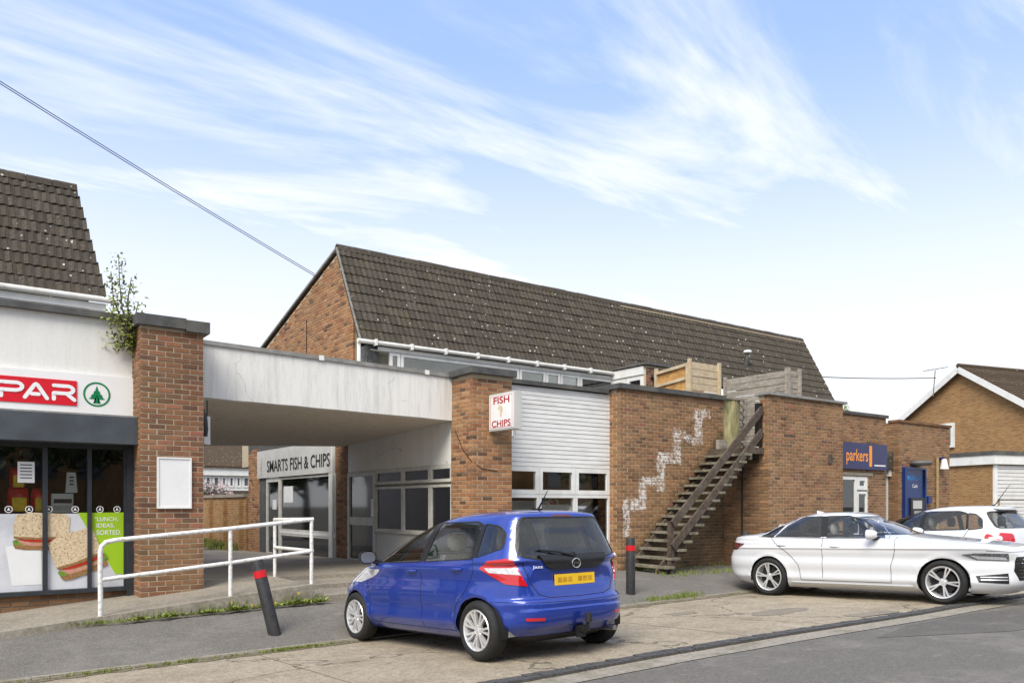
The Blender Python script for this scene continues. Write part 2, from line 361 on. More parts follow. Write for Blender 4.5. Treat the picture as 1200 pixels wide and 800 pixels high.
M['crust'] = pm('crust', (.30, .16, .06), .3, 30, .5); M['lettuce'] = pm('lettuce', (.16, .28, .03), .4, 25, .5); M['tomato'] = pm('tomato', (.5, .03, .015), .2, 20, .4); M['ham'] = pm('ham', (.55, .27, .2), .2, 20, .4)
M['rail_white'] = pm('railing_white', (.76, .75, .72), .05, 8, .45, .1, (.16, .09, .05), .5, 22)
M['bollard'] = pm('bollard_black', (.028, .028, .03), .3, 14, .55, .2, (.09, .08, .07), .4, 6)
M['bollard_red'] = pm('bollard_red', (.55, .012, .02), .1, 8, .35)
M['steel'] = pm('steel', (.5, .5, .5), .1, 10, .35, metal=1)
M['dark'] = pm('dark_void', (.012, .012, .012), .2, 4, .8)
M['rubber'] = pm('rubber', (.018, .018, .018), .25, 30, .75, .1)
M['plastic_black'] = pm('plastic_black', (.014, .014, .015), .2, 20, .4)
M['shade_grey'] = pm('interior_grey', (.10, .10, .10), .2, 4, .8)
M['interior_wall'] = pm('interior_wall', (.78, .75, .64), .15, 2, .85)
M['paper'] = pm('paper', (.75, .75, .73), .04, 5, .6)
M['bag_red'] = pm('bag_red', (.75, .03, .03), .35, 14, .3); M['bag_yellow'] = pm('bag_yellow', (.85, .6, .03), .2, 14, .3)
M['wood_old'] = pm('wood_weathered', (.34, .305, .255), .35, 9, .85, .5, (.09, .075, .055), .6, 2, stretch=(1, 1, 6))
M['wood_dark'] = pm('wood_dark', (.085, .062, .045), .35, 12, .8, .5, (.16, .14, .11), .5, 3)
M['tread'] = pm('tread_weathered', (.22, .195, .145), .4, 10, .9, .5, (.08, .085, .03), .7, 3)
M['wood_new'] = pm('wood_new', (.52, .42, .28), .18, 7, .75, .3, (.33, .24, .13), .4, 3)
M['wood_orange'] = pm('wood_orange', (.50, .28, .09), .3, 7, .75, .3, (.28, .13, .04), .6, 4)
M['moss_board'] = pm('mossy_board', (.40, .36, .19), .4, 5, .9, .5, (.12, .13, .035), .7, 2.2, stretch=(2, 2, .5))
M['gutter'] = pm('gutter_white', (.68, .67, .63), .06, 4, .4, 0, (.35, .33, .27), .5, 3)
M['slate'] = pm('slate_cladding', (.10, .105, .10), .3, 9, .7, .3, (.33, .32, .26), .45, 8)
M['pipe'] = pm('pipe_tan', (.33, .24, .12), .2, 9, .5)
def glass_mat(name, tint, refl=.9, rough=.01):
    t = NT(name); tr = t.n('ShaderNodeBsdfTransparent'); tr.inputs[0].default_value = (*tint, 1)
    gl = t.n('ShaderNodeBsdfGlossy'); gl.inputs['Roughness'].default_value = rough; gl.inputs[0].default_value = (refl, refl, refl, 1)
    fr = t.n('ShaderNodeFresnel'); fr.inputs[0].default_value = 1.5
    k = t.m('MULTIPLY_ADD', fr.outputs[0], 1.5, .02, clamp=True)
    mx = t.n('ShaderNodeMixShader'); t.l(k, mx.inputs[0]); t.l(tr.outputs[0], mx.inputs[1]); t.l(gl.outputs[0], mx.inputs[2]); t.l(mx.outputs[0], t.out.inputs[0])
    t.t.nodes.remove(t.b); return t.mat
M['glass'] = glass_mat('window_glass', (.90, .92, .90)); M['glass_dirty'] = glass_mat('window_glass_dirty', (.78, .77, .68), .8, .05)
M['car_glass'] = glass_mat('car_glass', (.92, .95, .94)); M['car_glass_dark'] = glass_mat('car_glass_dark', (.42, .45, .46))
def ground_concrete():
    t = NT('forecourt_concrete'); n = t.noise(45, 6, .85); m2 = t.noise(1.2, 6, .65); agg = t.vor(55)
    col = t.mix(t.rng(n, .3, .72), (.27, .225, .165), (.46, .395, .295))
    col = t.mix(t.m('MULTIPLY', t.rng(agg, .30, .05), .6), col, (.11, .09, .065))
    col = t.mix(t.m('MULTIPLY', t.rng(m2, .42, .7), .6), col, (.20, .165, .12)); col = t.mix(t.m('MULTIPLY', t.rng(t.noise(9, 6, .8), .48, .66), .5), col, (.17, .14, .10)); col = t.mix(t.m('MULTIPLY', t.rng(t.noise(4.5, 5, .8, (1, .35, 1)), .56, .7), .5), col, (.52, .46, .36))
    col = t.mix(t.m('MULTIPLY', t.rng(t.noise(.6, 5, .7, (1, .5, 1)), .55, .72), .5), col, (.43, .37, .27))
    col = t.mix(.75, col, t.ramp(t.noise(20, 8, .9), [(.3, (.22, .2, .17)), (.5, (.5, .5, .5)), (.7, (.8, .78, .74))]), 'OVERLAY'); col = t.mix(t.m('MULTIPLY', t.m('LESS_THAN', t.vor(17), .17), .45), col, (.10, .085, .06))
    v = t.n('ShaderNodeTexVoronoi'); v.feature = 'DISTANCE_TO_EDGE'; v.inputs['Scale'].default_value = .33
    nn = t.n('ShaderNodeTexNoise'); nn.inputs['Scale'].default_value = 1.6; nn.inputs['Detail'].default_value = 6; t.l(t.pos, nn.inputs[0])
    va = t.n('ShaderNodeVectorMath'); va.operation = 'MULTIPLY_ADD'; va.inputs[1].default_value = (.9, .9, .9); t.l(nn.outputs['Color'], va.inputs[0]); t.l(t.pos, va.inputs[2]); t.l(va.outputs[0], v.inputs[0])
    col = t.mix(t.m('MULTIPLY', t.m('LESS_THAN', v.outputs['Distance'], .006), .6), col, (.05, .045, .035))
    return t.fin(col, .92, t.m('ADD', n, t.m('MULTIPLY', agg, .6)), .5, .012, spec=.25)
def ground_asphalt(name, c, patch):
    t = NT(name); n = t.noise(50, 6, .85); agg = t.vor(75)
    col = t.mix(t.rng(n, .3, .72), tuple(x * .62 for x in c), tuple(x * 1.3 for x in c))
    col = t.mix(t.m('MULTIPLY', t.rng(agg, .3, .05), .4), col, tuple(x * 1.9 for x in c))
    col = t.mix(t.m('MULTIPLY', t.rng(t.noise(.9, 6, .7), .46, .64), .75), col, patch); col = t.mix(t.m('MULTIPLY', t.rng(t.noise(11, 6, .8), .5, .68), .45), col, tuple(x * .55 for x in c)); col = t.mix(t.m('MULTIPLY', t.rng(t.noise(3.5, 6, .8, (.5, 1.6, 1)), .56, .7), .4), col, tuple(x * 1.6 for x in patch))
    col = t.mix(t.m('MULTIPLY', t.rng(t.noise(2.7, 6, .75), .58, .74), .5), col, tuple(x * .5 for x in c))
    col = t.mix(.7, col, t.ramp(t.noise(22, 8, .9), [(.3, (.24, .23, .21)), (.5, (.5, .5, .5)), (.7, (.8, .78, .75))]), 'OVERLAY')
    return t.fin(col, .9, t.m('ADD', n, agg), .6, .014, spec=.25)
M['concrete'] = ground_concrete()
M['asphalt'] = ground_asphalt('pavement_asphalt', (.175, .162, .142), (.21, .195, .17)); M['road'] = ground_asphalt('road_asphalt', (.165, .152, .135), (.215, .20, .175))
M['paving'] = pm('ramp_concrete', (.30, .262, .205), .35, 30, .9, .5, (.15, .135, .105), .75, 1.6)
M['kerb'] = pm('kerb_stone', (.29, .26, .21), .25, 20, .9, .4, (.12, .11, .06), .6, 3)
M['sett'] = pm('drain_sett', (.075, .073, .07), .3, 30, .75, .4, (.11, .10, .09), .4, 9)
M['grass'] = pm('grass', (.19, .23, .05), .5, 20, .8); M['weed'] = pm('weed_leaf', (.23, .28, .05), .5, 25, .7); M['dandelion'] = pm('dandelion', (.8, .55, .02), .1, 9, .7)
M['birch_leaf'] = pm('birch_leaf', (.24, .27, .06), .5, 18, .6); M['bark'] = pm('bark', (.10, .08, .06), .3, 30, .9)
M['leaf_dark'] = pm('leaf_dark', (.045, .07, .02), .5, 3, .7); M['blossom'] = pm('blossom', (.36, .27, .27), .4, 12, .7)
M['ground'] = pm('ground', (.13, .12, .09), .3, .5, .95)
def paint(name, c, flake=.0, coat=1.0, rough=.35, metal=0):
    t = NT(name); n = t.noise(900, 2); col = t.mix(t.m('MULTIPLY', n, flake), c, tuple(min(1, x * 2.2 + .02) for x in c))
    dirt = t.noise(5, 5, .7); col = t.mix(t.m('MULTIPLY', t.rng(dirt, .5, .8), .06), col, (.3, .27, .22))
    return t.fin(col, rough, metal=metal, spec=.5, coat=coat)
M['paint_blue'] = paint('car_paint_blue', (.007, .033, .26), .25, 1, .32, .3)
M['paint_white'] = paint('car_paint_white', (.65, .66, .675), 0, 1, .3)
M['alloy'] = pm('alloy', (.78, .78, .78), .05, 20, .28, metal=.6)
M['chrome'] = pm('chrome', (.8, .8, .8), .02, 5, .12, metal=1)
def lens(name, c): return NT(name).fin(c, .12, spec=.6, coat=1)
M['lens_red'] = lens('lens_red', (.48, .006, .012)); M['lens_clear'] = pm('lens_clear', (.55, .55, .57), .25, 40, .12, coat=1); M['lens_dark'] = lens('lens_dark', (.10, .004, .006)); M['lens_smoke'] = pm('lens_smoke', (.13, .13, .14), .6, 25, .1, coat=1)
M['plate_yellow'] = pm('plate_yellow', (.80, .50, .02), .05, 10, .4); M['plate_blur'] = pm('plate_smudge', (.55, .30, .02), .3, 9, .4); M['plate_white'] = pm('plate_white', (.7, .7, .68), .04, 10, .4)
M['seat'] = pm('seat_fabric', (.25, .25, .24), .2, 30, .9); M['seat_light'] = pm('seat_light', (.38, .37, .33), .15, 30, .9)

# ------------------------------------------------------------------ bricks
BRM = {}
def brick_mesh(L, mat, D=.05):
    k = (round(L / .005), mat.name, D)
    if k not in BRM:
        mb = MB(); l, h, c = round(L / .005) * .005 / 2, .0307, .004
        # local: x along wall, y into the wall, front face at y=0 with a small arris
        mb.v = [(-l, c, -h), (l, c, -h), (l, c, h), (-l, c, h), (-l + c, 0, -h + c), (l - c, 0, -h + c), (l - c, 0, h - c), (-l + c, 0, h - c), (-l, D, -h), (l, D, -h), (l, D, h), (-l, D, h)]
        mb.f = [(4, 5, 6, 7), (0, 1, 5, 4), (1, 2, 6, 5), (2, 3, 7, 6), (3, 0, 4, 7), (0, 8, 9, 1), (1, 9, 10, 2), (2, 10, 11, 3), (3, 11, 8, 0)]
        mb.m = [0] * 9
        BRM[k] = (mb.mesh('brick', mat), mb)
    return BRM[k]
def brick_wall(parent, name, p0, p1, z0, z1, bmat, mmat, depth=.2, holes=(), nobj=300, phase=0, inside=None, zvis=-9, core=True, proud=.008, label=None, quoin=False, quoin_end=False):
    """stretcher-bond wall face from p0 to p1 (outward = right of the direction)"""
    p0, p1 = Vector((*p0, 0)), Vector((*p1, 0)); d = p1 - p0; L = d.length; d.normalize(); n = Vector((d.y, -d.x, 0))
    part = None
    if core:
        mb = MB(); ss = sorted({0, L, *[min(max(q, 0), L) for h in holes for q in h[:2]]}); zs = sorted({z0, z1, *[min(max(q, z0), z1) for h in holes for q in h[2:]]})
        for a, b in zip(ss, ss[1:]):
            run = None
            for c, e in list(zip(zs, zs[1:])) + [(None, None)]:
                solid = c is not None and not any(h[0] <= (a + b) / 2 <= h[1] and h[2] <= (c + e) / 2 <= h[3] for h in holes)
                if solid: run = [c, e] if run is None else [run[0], e]
                elif run:
                    A = p0 + d * (a + (proud + .006 if quoin and a == 0 else 0)) - n * proud; B = p0 + d * b - n * proud; k = -n * depth
                    mb.hexa([A + Vector((0, 0, run[0])), B + Vector((0, 0, run[0])), B + k + Vector((0, 0, run[0])), A + k + Vector((0, 0, run[0])),
                             A + Vector((0, 0, run[1])), B + Vector((0, 0, run[1])), B + k + Vector((0, 0, run[1])), A + k + Vector((0, 0, run[1]))]); run = None
        part = O(name, mb, mmat, parent); WM.setdefault(part, Matrix.Identity(4)); 
        if label: part['label'] = label
    bricks = []; rows = int((z1 - z0) / .075 + .01)
    for i in range(rows):
        zc = z0 + (i + .5) * .075; odd = (i + phase) % 2; off = .1125 if odd else 0; s = -off; Lr = L
        if quoin_end: Lr = L - (.225 if odd else .1125); s = Lr - .225 * math.ceil(Lr / .225)
        while s < Lr - .02:
            a, b = max(s, 0), min(s + .225, Lr); s += .225
            segs = [(a, b)]
            for h in holes:
                if h[2] < zc < h[3]:
                    ns = []
                    for (q, r) in segs:
                        if h[1] <= q or h[0] >= r: ns.append((q, r))
                        else:
                            if h[0] > q: ns.append((q, h[0]))
                            if h[1] < r: ns.append((h[1], r))
                    segs = ns
            for q, r in segs:
                if r - q < .045: continue
                c = (q + r) / 2
                if inside and not inside(c, zc): continue
                P = p0 + d * c + Vector((0, 0, zc)); bricks.append((P if not (quoin and q == 0) else P - d * .007, r - q - .014, (.215 if odd else .1025) if quoin and q == 0 else .05))
    camp = Vector((0, 0, CAMZ)); bricks.sort(key=lambda t: ((t[0] - camp).length + (60 if t[0].z < zvis else 0)))
    ang = math.atan2(d.y, d.x); host = part if part is not None else parent
    for P, l, D_ in bricks[:nobj]:
        o = bpy.data.objects.new('brick', brick_mesh(l, bmat, D_)[0]); COL.objects.link(o); o.parent = host
        if host in WM and part is None: o.matrix_parent_inverse = WM[host].inverted()
        o.location = P + n * random.uniform(-.002, .003) ; o.rotation_euler = (random.uniform(-.006, .006), random.uniform(-.006, .006), ang + random.uniform(-.006, .006))
    rest = bricks[nobj:]
    if rest:
        mb = MB()
        for P, l, D_ in rest:
            src = brick_mesh(l, bmat, D_)[1]; q = P + n * random.uniform(-.002, .003)
            mb.add([(q.x + d.x * v[0] - n.x * v[1], q.y + d.y * v[0] - n.y * v[1], q.z + v[2]) for v in src.v], src.f)
        r = O('brickwork', mb, bmat, host, kind='stuff', recalc=False)
    return part
class PY:    # facade plane, facing -Y
    def __init__(s, Y): s.Y = Y
    def pt(s, a, z, o): return (a, s.Y - o, z)
    def px(s, x, y): return onY(x, y, s.Y)
    u = Vector((1, 0, 0))
class PX:    # side plane, facing -X ; coordinate a = Y
    def __init__(s, X): s.X = X
    def pt(s, a, z, o): return (s.X - o, a, z)
    def px(s, x, y): return onX(x, y, s.X)
    u = Vector((0, -1, 0))
def pbox(mb, P, a0, a1, z0, z1, o0, o1):
    p, q = P.pt(a0, z0, o0), P.pt(a1, z1, o1); return mb.box(p[0], q[0], p[1], q[1], p[2], q[2])
def framebars(mb, P, a0, a1, z0, z1, t, o0, o1):
    if a0 > a1: a0, a1 = a1, a0
    pbox(mb, P, a0, a1, z0, z0 + t, o0, o1); pbox(mb, P, a0, a1, z1 - t, z1, o0, o1)
    pbox(mb, P, a0, a0 + t, z0 + t, z1 - t, o0, o1); pbox(mb, P, a1 - t, a1, z0 + t, z1 - t, o0, o1)
def window(parent, name, P, a0, a1, z0, z1, fm, gm, t=.05, o=(0, .06), label=None, local=False):
    """part window > frame, pane"""
    if a0 > a1: a0, a1 = a1, a0
    mb = MB(); framebars(mb, P, a0, a1, z0, z1, t, o[0], o[1]); f = O(name, mb, fm, parent)
    if label: f['label'] = label
    mb = MB(); pbox(mb, P, a0 + t, a1 - t, z0 + t, z1 - t, (o[0] + o[1]) / 2 - .004, (o[0] + o[1]) / 2 + .004); O('pane', mb, gm, f)
    return f
def simple(parent, name, P, a0, a1, z0, z1, o0, o1, mat, **kw):
    mb = MB(); pbox(mb, P, a0, a1, z0, z1, o0, o1); return O(name, mb, mat, parent, **kw)

# ------------------------------------------------------------------ the ground
def sheet(name, xs, ys, zf, mat, **kw):
    mb = MB(); vs_ = [(x, y, zf(x, y)) for y in ys for x in xs]; nx = len(xs)
    mb.add(vs_, [(j * nx + i, j * nx + i + 1, (j + 1) * nx + i + 1, (j + 1) * nx + i) for j in range(len(ys) - 1) for i in range(nx - 1)])
    return O(name, mb, mat, kind='structure', **kw)
XS = [-60, -20, -10, -5, -2] + [i * .5 for i in range(0, 40)] + [20, 22, 25, 30, 40, 70, 120]
def fr(a, b, n): return [a + (b - a) * i / n for i in range(n + 1)]
mb = MB(); mb.add([(-900, -900, -.6), (900, -900, -.6), (900, 1200, -.6), (-900, 1200, -.6)], [(0, 1, 2, 3)]); O('ground', mb, M['ground'], kind='structure')
def zroad(X, Y): return zfore(X, DRAIN_Y) - .012 - (DRAIN_Y - .2 - Y) * -.012 if Y > 0 else zfore(X, DRAIN_Y) + .054
sheet('road', XS, [-30, -8, -2, 0, 1.5, 3, 4, 5, DRAIN_Y - .42], zroad, M['road'])
sheet('road_edging', XS, [DRAIN_Y - .42, DRAIN_Y - .14], lambda X, Y: zroad(X, Y) + .006, M['kerb'])
sheet('forecourt', XS, fr(DRAIN_Y - .14, KERB_Y, 8), lambda X, Y: zfore(X, Y) - (.02 if Y < DRAIN_Y + .1 else 0), M['concrete'])
sheet('pavement', XS, [KERB_Y + .1] + fr(9.6, 12.9, 9) + [14, 18, 26, 40, 80, 140], lambda X, Y: zk(X) + .031 if Y < KERB_Y + .15 else zpave(X, min(Y, 13)) - (0 if Y < 13 else .15), M['asphalt'])
# sett drain: single blocks
drain = props(bpy.data.objects.new('drain_channel', None), kind='structure'); COL.objects.link(drain)
sm = MB(); sm.box(-.115, .115, -.038, .038, -.06, .02); sm = sm.mesh('sett', M['sett']); n_s = 0; rest = MB()
for i in range(150):
    X = 2.6 + i * .125
    for j in range(2):
        Y = DRAIN_Y - .06 + j * .085; z = zfore(X, Y) - .006 + random.uniform(-.004, .006)
        if n_s < 300 and X < 16:
            o = bpy.data.objects.new('sett', sm); COL.objects.link(o); o.parent = drain; o.location = (X + random.uniform(-.01, .01), Y, z); o.scale = (.5, 1, 1); o.rotation_euler = (0, 0, random.uniform(-.05, .05)); n_s += 1
for X in fr(15.5, 40, 60):
    rest.box(X, X + .38, DRAIN_Y - .12, DRAIN_Y + .1, zfore(X, DRAIN_Y) - .06, zfore(X, DRAIN_Y) + .012)
O('sett_run', rest, M['sett'], drain, kind='stuff')
# kerb stones
kerb = props(bpy.data.objects.new('kerb', None), kind='structure'); COL.objects.link(kerb)
for i in range(44):
    X = -5.6 + i * .915; mb = MB(); a, b = X + .004, X + .911; z0, z1 = zk(a) + .035, zk(b) + .035; Y0, Y1 = KERB_Y - .02, KERB_Y + .11
    jit = random.uniform(-.008, .008)
    mb.hexa([(a, Y0, z0 - .2), (b, Y0, z1 - .2), (b, Y1, z1 - .2), (a, Y1, z0 - .2), (a, Y0 + jit, z0 + jit), (b, Y0 + jit, z1 + jit), (b, Y1, z1), (a, Y1, z0)]); O('kerb_stone', mb, M['kerb'], kerb)
mb = MB(); rr_ = random.Random(5); xs_k = fr(-3, 22, 260); lo = [KERB_Y - .055 - .03 * rr_.random() - (.05 * rr_.random() ** 3) for _ in xs_k]; hi = [KERB_Y + .012 + .03 * rr_.random() for _ in xs_k]
mb.add([(x, y, zfore(x, y) + .005) for x, y in zip(xs_k, lo)] + [(x, KERB_Y - .022, zfore(x, KERB_Y) + .016 + .008 * rr_.random()) for x in xs_k] + [(x, y, zk(x) + .0385) for x, y in zip(xs_k, hi)], [(i + k * 261, i + 1 + k * 261, i + 262 + k * 261, i + 261 + k * 261) for i in range(260) for k in range(2)])
M['dirt'] = pm('kerb_dirt', (.17, .14, .095), .45, 30, .95, .5, (.07, .075, .025), .6, 5)
O('kerb_dirt', mb, M['dirt'], kind='stuff', recalc=False, label='brown dirt and moss packed along the kerb joint')
# concrete slab joints and tarmac patches on the forecourt
def ground_patch(name, X0, X1, Y0, Y1, mat, n=14, lift=.004):
    mb = MB(); cx, cy = (X0 + X1) / 2, (Y0 + Y1) / 2; pts = []
    for k in range(n):
        t = 2 * math.pi * k / n; q = random.uniform(.75, 1.05); c_, s_ = math.cos(t), math.sin(t); m_ = max(abs(c_), abs(s_))
        x, y = cx + (X1 - X0) / 2 * c_ / m_ ** .7 * q, cy + (Y1 - Y0) / 2 * s_ / m_ ** .7 * q; pts.append((x, y, zfore(x, y) + lift))
    mb.add(pts, [tuple(range(n))]); return O(name, mb, mat, kind='structure')
M['patch'] = pm('patched_concrete', (.25, .215, .165), .35, 40, .92, .4, (.15, .13, .1), .6, 3)
ground_patch('tarmac_patch', 9.3, 10.6, 6.9, 7.4, M['patch']); ground_patch('tarmac_patch', 8.6, 9.2, 7.9, 8.2, M['patch']); ground_patch('tarmac_patch', 9.9, 11.1, 5.9, 6.25, M['patch'])
for Xj in (3.05, 7.6, 12.2, 16.8):
    mb = MB(); mb.add([(Xj, DRAIN_Y + .12, zfore(Xj, DRAIN_Y + .12) + .003), (Xj + .012, DRAIN_Y + .12, zfore(Xj, DRAIN_Y + .12) + .003), (Xj + .012, KERB_Y - .03, zfore(Xj, KERB_Y) + .003), (Xj, KERB_Y - .03, zfore(Xj, KERB_Y) + .003)], [(0, 1, 2, 3)]); O('slab_joint', mb, M['dirt'], kind='structure')
M['road_patch'] = ground_asphalt('road_patch', (.135, .125, .11), (.165, .152, .132))
mb = MB(); pp = [(8.6, 4.9), (10.3, 4.2), (12.2, 3.9), (13.4, 4.3), (13.0, 5.0), (11.5, 5.22), (9.8, 5.2)]; mb.add([(x, y, zroad(x, y) + .004) for x, y in pp], [tuple(range(len(pp)))]); O('road_patch', mb, M['road_patch'], kind='structure')
# the ramp, platform and steps
XR = 4.42
mb = MB(); xs = [-8, -4, 0, .63, 1.2, 1.8, 2.4, 3, 3.6, 4.0, XR]
for a, b in zip(xs, xs[1:]):
    za, zb = zramp(a), zramp(b); mb.hexa([(a, 10.98, za - .6), (b, 10.98, zb - .6), (b, 13.0, zb - .6), (a, 13.0, za - .6), (a, 10.98, za), (b, 10.98, zb), (b, 13.0, zb), (a, 13.0, za)])
O('ramp', mb, M['paving'], kind='structure')
mb = MB()
for a, b in zip(xs[3:], xs[4:]):    # rough concrete lip along the ramp edge
    za, zb = zramp(a) + .012, zramp(b) + .012; mb.hexa([(a, 10.90, za - .5), (b, 10.90, zb - .5), (b, 10.98, zb - .5), (a, 10.98, za - .5), (a, 10.91, za), (b, 10.91, zb), (b, 10.98, zb), (a, 10.98, za)])
O('ramp_kerb', mb, M['kerb'], kind='structure')
st = props(bpy.data.objects.new('forecourt_steps', None), kind='structure'); COL.objects.link(st)
for (Y0, Y1, z) in ((10.97, 11.93, .285), (11.9, 12.83, .35)):
    mb = MB(); mb.box(XR + .002, 8.0, Y0, Y1, z - .4, z); O('step', mb, M['paving'], st)
def zplat(Y): return .415 - max(0, Y - 12.8) * .021
mb = MB(); mb.hexa([(3.0, 12.86, -.3), (8.4, 12.8, -.3), (8.4, 27, -.3), (3.0, 27, -.3), (3.0, 12.86, zplat(12.86)), (8.4, 12.8, zplat(12.8)), (8.4, 27, zplat(27)), (3.0, 27, zplat(27))]); O('passage_floor', mb, M['paving'], kind='structure')

# ------------------------------------------------------------------ convenience store (left)
YS = 12.86
store = thing('convenience_store', 'white rendered convenience store with dark grey shopfront and brown tiled upper roof', 'shop', (0, YS, .2))
PS = PY(YS); XPL, XPR = XatY(165, YA), XatY(238.5, YA)      # left brick pier edges
XS0 = -3.2
ztop = 4.33
simple(store, 'upper_wall', PS, XS0, XPL + .3, 3.02, ztop - .03, -.25, 0, M['render'])
mb = MB(); mb.hexa([(XS0, YS - .09, ztop - .06), (XPL, YS - .09, ztop - .06), (XPL, YS + .35, ztop - .06), (XS0, YS + .35, ztop - .06), (XS0, YS - .09, ztop + .03), (XPL, YS - .09, ztop + .03), (XPL, YS + .35, ztop + .03), (XS0, YS + .35, ztop + .03)]); O('parapet_coping', mb, M['coping'], store)
# brick pier: front and left return
zp0, zp1 = .05, 4.14
pier = brick_wall(store, 'brick_pier', (XPL - .009, YA), (XPR, YA), zp0, zp1 + .03, M['brick_dark'], M['mortar'], depth=.55, nobj=215, zvis=.2, quoin=True)
brick_wall(store, 'pier_return', (XPL - .009, 12.9), (XPL - .009, YA + .004), zp0, zp1, M['brick_dark'], M['mortar'], depth=.02, nobj=85, zvis=3.0, quoin_end=True)
mb = MB(); mb.box(XPL - .07, XatY(217, YA), YA - .08, YA + .6, zp1, zp1 + .155); mb.box(XatY(217, YA), XPR + .07, YA - .095, YA + .6, zp1 - .03, zp1 + .135); O('pier_coping', mb, M['coping_grey' if 0 else 'coping'], store)
# plinth bricks below the window
xw0, xw1 = XS0, XatY(150, YS)
zs_ = PS.px(60, 691)[1]
brick_wall(store, 'plinth', (-1.6, YS), (XPL + .05, YS), zs_ - .656, zs_ - .056, M['brick_stain'], M['mortar_dark'], nobj=120, zvis=.05)
# shutter box
zb0 = PS.px(60, 519)[1]; zb1 = PS.px(60, 487)[1]
mb = MB(); pbox(mb, PS, XS0, XPL - .012, zb0 + .0, zb1, -.05, .42); O('shutter_box', mb, M['shutter_grey'], store)
simple(store, 'shutter_box_lid', PS, XS0, XPL - .015, zb1, zb1 + .025, -.05, .40, M['coping_grey'])
# window frames
fz0, fz1 = zs_, zb0
posts = [(-3.2, -3.12), (-1.55, -1.48), (PS.px(49.5, 600)[0] - 1.0, PS.px(49.5, 600)[0] - .93), (PS.px(49.5, 600)[0], PS.px(55.5, 600)[0]), (PS.px(102, 600)[0], PS.px(107, 600)[0]), (PS.px(144.5, 600)[0], PS.px(155, 600)[0] + .02)]
for a, b in posts: simple(store, 'window_post', PS, a, b, fz0, fz1, -.04, .05, M['grey_frame'])
simple(store, 'window_sill', PS, XS0, XPL - .02, fz0 - .055, fz0, -.05, .08, M['grey_frame'])
simple(store, 'window_head', PS, XS0, XPL - .02, fz1 - .06, fz1 - .002, -.04, .045, M['grey_frame'])
zpost = PS.px(60, 601.5)[1]
panes = [(posts[i][1], posts[i + 1][0]) for i in range(len(posts) - 1)]
for a, b in panes:
    simple(store, 'pane', PS, a, b, fz0, fz1 - .06, -.006, .0, M['glass'])
simple(store, 'shutter_rail', PS, posts[-1][0] + .03, posts[-1][1] + .09, fz0 - .5, fz1, .05, .12, M['grey_frame'])
# shop interior
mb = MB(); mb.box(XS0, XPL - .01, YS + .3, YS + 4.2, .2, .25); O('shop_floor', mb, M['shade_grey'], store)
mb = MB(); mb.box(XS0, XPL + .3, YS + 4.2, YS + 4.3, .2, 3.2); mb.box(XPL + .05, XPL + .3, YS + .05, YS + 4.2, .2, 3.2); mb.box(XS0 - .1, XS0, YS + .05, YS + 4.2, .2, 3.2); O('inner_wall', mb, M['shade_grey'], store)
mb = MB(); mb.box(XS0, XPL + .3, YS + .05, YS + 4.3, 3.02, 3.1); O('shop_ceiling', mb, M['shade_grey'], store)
mb = MB()
for k in range(5): mb.box(-2.4, 1.3, YS + 2.6, YS + 3.0, .4 + k * .42, .43 + k * .42)
mb.box(-2.4, 1.3, YS + 2.98, YS + 3.0, .25, 2.3); O('shelf_unit', mb, M['plastic_black'], store)
# window posters (flat print behind the glass)
def poster_quad(mb, pts, P, o): mb.add([P.pt(*P.px(x, y), o) for x, y in pts], [tuple(range(len(pts)))])
def poly_obj(name, pts, P, o, mat, parent, **kw):
    mb = MB(); poster_quad(mb, pts, P, o); return O(name, mb, mat, parent, recalc=False, **kw)
pt_ = thing('window_poster', 'sandwich advert poster filling the lower half of the store window', 'poster', PS.pt(1.2, fz0, .003))
mb = MB(); pbox(mb, PS, posts[2][1], posts[5][0], fz0 + .004, zpost, .004, .006); O('backing', mb, M['marble'], pt_)
def clipx(a): return a
poly_obj('green_field', [(91, 600.5), (144.5, 600), (144.5, 672), (135, 672)], PS, .009, M['lime'], pt_)
poly_obj('paper_sheet', [(6, 640), (48, 636), (49, 684), (14, 686)], PS, .0085, M['sign_white'], pt_)
def sandwich(cx, cy, w_, h_, ang, e=0):
    def q(u, v):
        a = R(ang); return (cx + (u * math.cos(a) - v * math.sin(a)) * w_, cy + (u * math.sin(a) + v * math.cos(a)) * h_)
    poly_obj('lettuce', [q(*p) for p in [(-.52, .25), (-.3, .18), (0, .22), (.3, .18), (.53, .2), (.55, .34), (.2, .40), (-.2, .46), (-.5, .42)]], PS, .010 + e, M['lettuce'], pt_)
    poly_obj('tomato', [q(*p) for p in [(-.42, .16), (.45, .14), (.5, .26), (.1, .3), (-.4, .28)]], PS, .0112 + e, M['tomato'], pt_)
    poly_obj('ham', [q(*p) for p in [(-.46, .22), (-.2, .30), (.2, .32), (.42, .28), (.3, .38), (-.3, .40)]], PS, .0124 + e, M['ham'], pt_)
    poly_obj('bread_bottom', [q(*p) for p in [(-.5, .36), (-.2, .38), (.2, .40), (.5, .36), (.48, .47), (.1, .5), (-.3, .5), (-.48, .46)]], PS, .0136 + e, M['crust'], pt_)
    poly_obj('bread_top', [q(*p) for p in [(-.47, -.42), (-.2, -.5), (.1, -.48), (.42, -.46), (.5, -.36), (.48, .1), (.46, .17), (.1, .2), (-.3, .18), (-.5, .16), (-.51, 0)]], PS, .0148 + e, M['bread'], pt_)
    poly_obj('crust', [q(*p) for p in [(-.5, .14), (-.1, .17), (.46, .14), (.46, .2), (.1, .23), (-.3, .22), (-.5, .19)]], PS, .016 + e, M['crust'], pt_)
sandwich(49, 622, 66, 44, 0); sandwich(90, 648, 58, 52, -22, .008)
